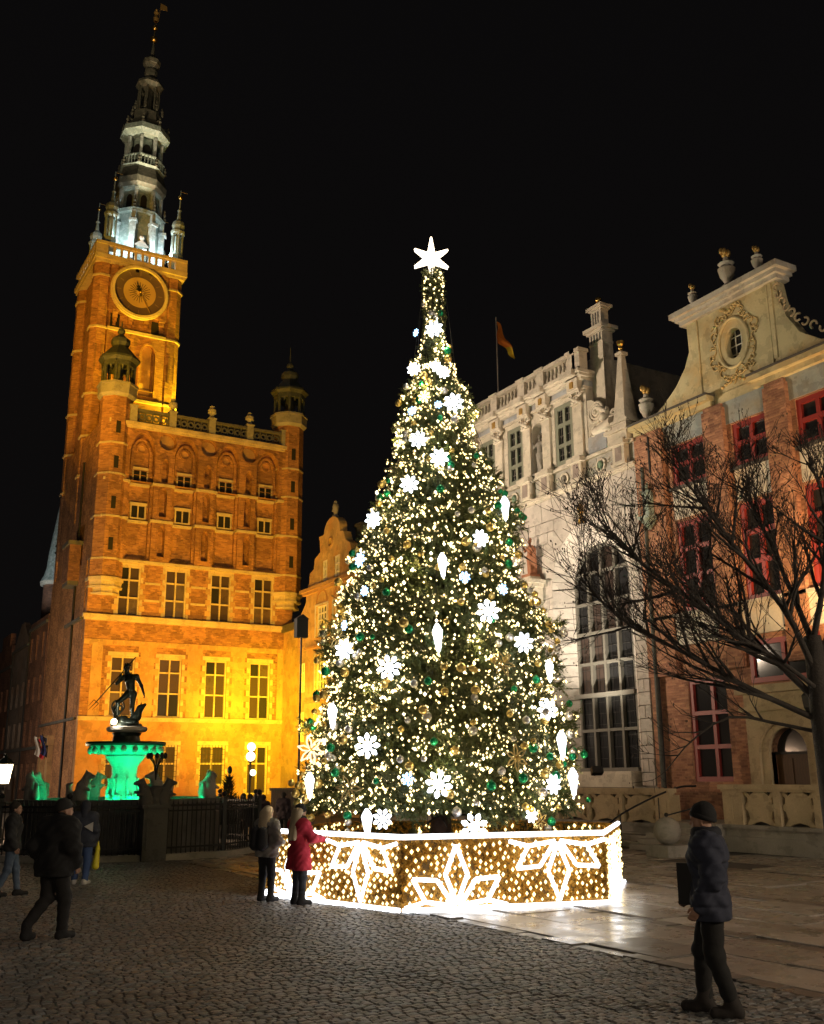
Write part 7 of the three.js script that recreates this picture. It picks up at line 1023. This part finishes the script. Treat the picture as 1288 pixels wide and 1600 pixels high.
  console.log('twigs', count);
}
// ---------------------------------------------------------------- people
const yawOf = (right, away) => Math.atan2(0.8647 * right + 0.5023 * away, 0.5023 * right - 0.8647 * away);
{
  const black = () => cloth(0.006, 0.006, 0.007), navy = cloth(0.024, 0.029, 0.052), jeans = cloth(0.05, 0.09, 0.22);
  // man on the right
  const a = person({ label: 'man in black beanie and dark blue padded jacket walking left at the lower right', at: [7.58, 0, -7.47], yaw: yawOf(-0.95, 0.3), height: 1.86, cell: 0.014, fine: 0.006, coat: navy, trousers: cloth(0.006, 0.006, 0.006), skin: skinMat, hat: black(), quilt: 8, scarf: cloth(0.012, 0.014, 0.022), bulk: 0.055, hem: 0.8, legR: 0.026, boots: 0.35, shoes: cloth(0.02, 0.016, 0.014), turn: -0.1, nod: 0.06,
    joints: { pelvis: [0, 0.97, 0], wrL: [0.25, 0.93, 0.1], elL: [0.26, 1.19, -0.05], wrR: [-0.22, 0.98, 0.18], knL: [0.1, 0.51, 0.0], anL: [0.11, 0.1, -0.13], toL: [0.13, 0.035, 0.03], knR: [-0.1, 0.52, 0.11], anR: [-0.1, 0.1, 0.12], toR: [-0.12, 0.035, 0.29] } });
  const bag = thing('document_case', 'flat black case held by the man in the black beanie', 'case', [7.58, 0, -7.47], a.t.rotation.y); new B().add(new THREE.BoxGeometry(0.2, 0.38, 0.04, 3, 3, 1), new THREE.Matrix4().makeRotationY(1.2).setPosition(-0.04, 1.13, 0.2)).mesh('case_body', mat.iron, bag);
  // man on the left, striding away
  person({ label: 'man in black jacket and peaked cap striding away at the left', at: [3.2, 0, -15.6], yaw: yawOf(0.45, 0.85), height: 1.86, cell: 0.018, coat: black(), trousers: cloth(0.007, 0.006, 0.006), hat: cloth(0.01, 0.01, 0.01), brim: true, bulk: 0.07, hem: 0.8, legR: 0.03, turn: -0.5, shoes: black(),
    joints: { chest: [0, 1.32, 0.05], neck: [0, 1.49, 0.07], head: [0, 1.65, 0.11], shL: [0.2, 1.44, 0.04], shR: [-0.2, 1.44, 0.04], elL: [0.3, 1.18, -0.08], wrL: [0.26, 0.96, 0.04], elR: [-0.3, 1.18, 0.02], wrR: [-0.27, 0.95, 0.14], knL: [0.1, 0.53, 0.02], anL: [0.13, 0.2, -0.28], toL: [0.14, 0.06, -0.16], knR: [-0.09, 0.51, 0.14], anR: [-0.1, 0.1, 0.12], toR: [-0.11, 0.035, 0.3] } });
  // man at the left edge
  person({ label: 'dark-haired man in dark jacket and jeans at the left edge', at: [3.62, 0, -21.6], yaw: yawOf(0.85, 0.3), height: 1.72, cell: 0.02, coat: cloth(0.02, 0.02, 0.022), trousers: cloth(0.07, 0.1, 0.15), hair: cloth(0.02, 0.014, 0.01), bulk: 0.045, hem: 0.86, turn: -0.3, joints: { knL: [0.1, 0.5, 0.1], anL: [0.1, 0.09, 0.16], toL: [0.11, 0.035, 0.33], knR: [-0.1, 0.5, -0.05], anR: [-0.1, 0.12, -0.22], toR: [-0.1, 0.04, -0.06] } });
  // hooded person with yellow bag
  person({ label: 'person in hooded navy jacket with pale chevrons and blue jeans by the fence', at: [5.3, 0, -23.1], yaw: yawOf(-0.12, 1), height: 1.68, cell: 0.02, coat: cloth(0.03, 0.035, 0.055), trousers: jeans, hood: cloth(0.022, 0.025, 0.04), bulk: 0.05, hem: 0.8, legR: 0.03, shoes: cloth(0.5, 0.48, 0.46), joints: { anL: [0.17, 0.09, 0.1], toL: [0.19, 0.035, 0.26], knL: [0.13, 0.5, 0.07], anR: [-0.09, 0.09, -0.03] } });
  { const ch = thing('reflective_chevrons', 'two pale triangular patches on the back of the navy hooded jacket', 'patch', [5.3, 0, -23.1], yawOf(-0.12, 1)); for (const s of [-1, 1]) new B().ext(s > 0 ? [[0.03, 1.17], [0.21, 1.26], [0.21, 1.06]] : [[-0.03, 1.17], [-0.21, 1.06], [-0.21, 1.26]], 0.012, -0.212).mesh('patch', cloth(0.5, 0.48, 0.45), ch); }
  { const y = thing('yellow_bag', 'yellow carrier bag hanging beside the blue jeans of the hooded person', 'bag', [5.3, 0, -23.1], yawOf(-0.12, 1)); new B().add(limbMesh([[[-0.3, 0.72, 0.02], [-0.28, 0.36, 0], 0.04, 0.075], [[-0.3, 0.86, 0.05], [-0.3, 0.7, 0.02], 0.015, 0.04]], 0.04, 0.014)).mesh('bag_body', cloth(0.7, 0.6, 0.02, { roughness: 0.5 }), y); new B().rod([-0.28, 0.94, 0.06], [-0.3, 0.82, 0.04], 0.01).mesh('handles', cloth(0.6, 0.5, 0.02), y); }
  // two women at the hedge
  person({ label: 'woman with long blond hair and grey jacket with a black backpack at the hedge box', at: [7.42, 0, -18.1], yaw: yawOf(0.5, 0.8), height: 1.64, cell: 0.016, coat: cloth(0.2, 0.19, 0.18), trousers: cloth(0.014, 0.014, 0.018), hair: cloth(0.42, 0.33, 0.22), hairLong: 0.32, bulk: 0.035, hem: 0.83, boots: 0.5, shoes: cloth(0.012, 0.012, 0.014), joints: { wrL: [0.2, 1.1, 0.24], elL: [0.27, 1.14, 0.02], wrR: [-0.2, 1.1, 0.24], elR: [-0.27, 1.14, 0.02] } });
  { const k = thing('black_backpack', 'small black backpack on the blond woman in grey', 'backpack', [7.42, 0, -18.1], yawOf(0.5, 0.8)); new B().add(limbMesh([[[-0.08, 1.2, -0.22], [-0.08, 0.98, -0.23], 0.09, 0.11], [[0.08, 1.2, -0.22], [0.08, 0.98, -0.23], 0.09, 0.11]], 0.05, 0.015)).mesh('pack', cloth(0.012, 0.012, 0.016), k); for (const s of [-1, 1]) new B().tube([[s * 0.12, 1.2, -0.2], [s * 0.15, 1.34, -0.06], [s * 0.13, 1.2, 0.13]], 0.02, 6).mesh('strap', cloth(0.015, 0.015, 0.018), k); }
  person({ label: 'woman in a red coat with a dark hat leaning on the hedge box', at: [7.72, 0, -17.35], yaw: yawOf(0.75, 0.6), height: 1.66, cell: 0.016, coat: cloth(0.42, 0.02, 0.045), coatName: 'coat', trousers: cloth(0.03, 0.035, 0.05), hat: cloth(0.012, 0.011, 0.012), hair: cloth(0.45, 0.36, 0.24), hairLong: 0.3, scarf: cloth(0.02, 0.018, 0.02), bulk: 0.04, hem: 0.62, flare: 0.035, boots: 0.45, shoes: cloth(0.014, 0.014, 0.016), nod: 0.15, joints: { wrR: [-0.18, 1.17, 0.42], elR: [-0.28, 1.2, 0.12], wrL: [0.16, 1.1, 0.3], elL: [0.27, 1.16, 0.03] } });
  // dark figures further back
  const back = [['person in a long dark coat beside the potted shrub', [13.15, 0, -33.7], 1.6, -0.4], ['person in dark clothes with a red cap in front of the orange wall', [13.75, 0, -34.4], 1.72, 0.9], ['person in a black jacket standing before the wooden stall', [14.9, 0, -34.9], 1.62, 0.4], ['person in a dark hood standing behind the end of the iron fence', [13.5, 0, -35.2], 1.6, 0.2], ['person in a dark hat at the right-hand end of the iron fence', [13.4, 0, -33.1], 1.58, 0.5], ['person in black bending towards the potted shrub', [12.95, 0, -34.9], 1.5, -0.8]];
  back.forEach(([lb, at, h, r], i) => person({ label: lb, at, yaw: yawOf(r, 1), height: h, cell: 0.026, fine: 0.014, coat: cloth(0.014 + 0.004 * i, 0.014, 0.02), trousers: black(), [i === 1 ? 'hat' : 'hair']: i === 1 ? cloth(0.12, 0.03, 0.03) : cloth(0.015, 0.012, 0.01), bulk: 0.05, hem: i === 0 ? 0.6 : 0.8 }));
}
// ---------------------------------------------------------------- floodlights and street lamps that light the square
function flood(lb, p, t, c, i, ang, face, pen = 1, r = 8) {
  const f = thing('floodlight', lb, 'floodlight', p), d = V(...t).sub(V(...p)); f.lookAt(V(...t));
  new B().box(-0.2, 0.2, -0.15, 0.15, -0.24, 0).box(-0.03, 0.03, -0.4, -0.15, -0.16, -0.08).mesh('housing', mat.iron, f);
  new B().box(-0.17, 0.17, -0.12, 0.12, 0.0, 0.012).mesh('lamp_face', face, f);
  d.normalize(); spot([p[0] + d.x * 0.08, p[1] + d.y * 0.08, p[2] + d.z * 0.08], t, c, i, ang, r, pen); return f;
}
const sod = col(1, 0.46, 0.018), fc = glow(1, 0.7, 0.2, 3);
flood('floodlight at the foot of the left half of the town hall', [15.2, 0.5, -52], [16.8, 9, -62], sod, 600, 1.0, fc);
flood('floodlight at the foot of the right half of the town hall', [22.6, 0.5, -53], [23.2, 11, -62], sod, 640, 1.0, fc);
flood('floodlight on a low wall in the square before the town hall', [10.5, 0.6, -38.5], [19.5, 16, -62], col(1, 0.5, 0.02), 3000, 0.5, fc);
flood('floodlight on the roof of a house across the street', [-9, 11, -36], [16.4, 31.5, -67], sod, 8000, 0.24, fc);
flood('floodlight on the roof of the town hall below the tower', [21.8, 24.4, -65.6], [17.6, 30.2, -67.1], col(1, 0.72, 0.02), 950, 0.62, fc);
flood('second floodlight on the roof of the town hall', [16.3, 24.5, -63.2], [16.3, 36, -67.2], sod, 260, 0.7, fc);
// cold lights on the tower gallery
{
  const g = thing('gallery_lamp', 'cold white lamps on the tower gallery', 'floodlight', [16.6, 38.98, -70.2]);
  for (const [x, z] of [[-1.6, 2.75], [1.9, 2.65], [2.8, 0.5], [0.2, 2.9]]) { new B().box(x - 0.12, x + 0.12, 0.02, 0.24, z - 0.1, z + 0.1).mesh('lamp_box', mat.lampWhite, g); }
  for (const [x, z, i] of [[-1.75, 2.4, 34], [1.9, 2.3, 22], [2.9, 0.5, 14]]) point([x, 0.75, z], col(0.84, 0.95, 1), i, 4, g);
}
spot([12.5, 14.2, -84], [16.4, 22, -88.4], col(0.8, 0.95, 1), 60, 0.7, 6);
spot([16.6, 40.5, -66.2], [16.8, 58, -70.2], col(1, 0.78, 0.5), 480, 0.35, 6);
flood('added floodlight on the roof of a house across the street, aimed at the spire', [-9.6, 11, -35.2], [17.2, 55, -70.2], col(1, 0.72, 0.42), 3400, 0.12, fc);  // added out of view to brighten the upper spire
// white hall: lamps standing on the ledge and in the arch
const wm = col(1, 0.78, 0.56), wf = glow(1, 0.85, 0.6, 3);
flood('floodlight on a house front opposite the white hall', [4.5, 9.0, -42.5], [26, 12.5, -33], wm, 2000, 0.5, wf);
flood('lamp on the sill below the tall arched window', [24.6, 2.4, -29.3], [25.9, 10.6, -32.2], col(1, 0.88, 0.68), 420, 0.6, wf);
flood('lamp on the ledge below the statue niche', [25.35, 13.95, -38.2], [25.8, 17, -35], col(1, 0.82, 0.55), 9, 1.0, wf);
// red-windowed house: lamp above the portal aimed up
flood('lamp fixed above the portal of the red-windowed house', [23.6, 6.0, -18.0], [26.1, 10.5, -21.2], col(1, 0.56, 0.22), 190, 1.0, glow(1, 0.7, 0.35, 4));
{
  const l = thing('wall_lantern', 'dark wall lantern beside the portal of the red-windowed house', 'lantern', [25.2, 4.1, -20.3]);
  new B().rod([0.9, 0.3, 0], [0.1, 0.5, 0], 0.025).lathe([[0.05, -0.35], [0.2, -0.1], [0.24, 0.25], [0.06, 0.42]], 0, 0, 0, 6).mesh('lantern_body', mat.iron, l);
}
// street lamps behind the camera, and an added one to brighten the left street
for (const [lb, x, z, i, h] of [['street lamp behind the viewer on the right', 15, 7, 620, 6.5], ['street lamp behind the viewer on the left', -7, 3, 230, 6], ['street lamp off to the right by the houses', 22, 3.5, 330, 6], ['added street lamp beyond the left edge, down the street', 3.5, -64, 330, 5.5]]) {
  const l = thing('street_lamp', lb, 'street lamp', [x, 0, z]);
  new B().cyl(0, 0, h, 0, 0.1, 0.06, 10).cyl(0, h + 0.4, h + 0.55, 0, 0.3, 0.05, 12).mesh('post', mat.iron, l);
  new B().sph(0, h + 0.2, 0, 0.2, 14).mesh('globe', mat.lampWarm, l);
  point([0, h - 0.12, 0], col(1, 0.8, 0.58), i, 8, l);
}
renderer.render(scene, camera);
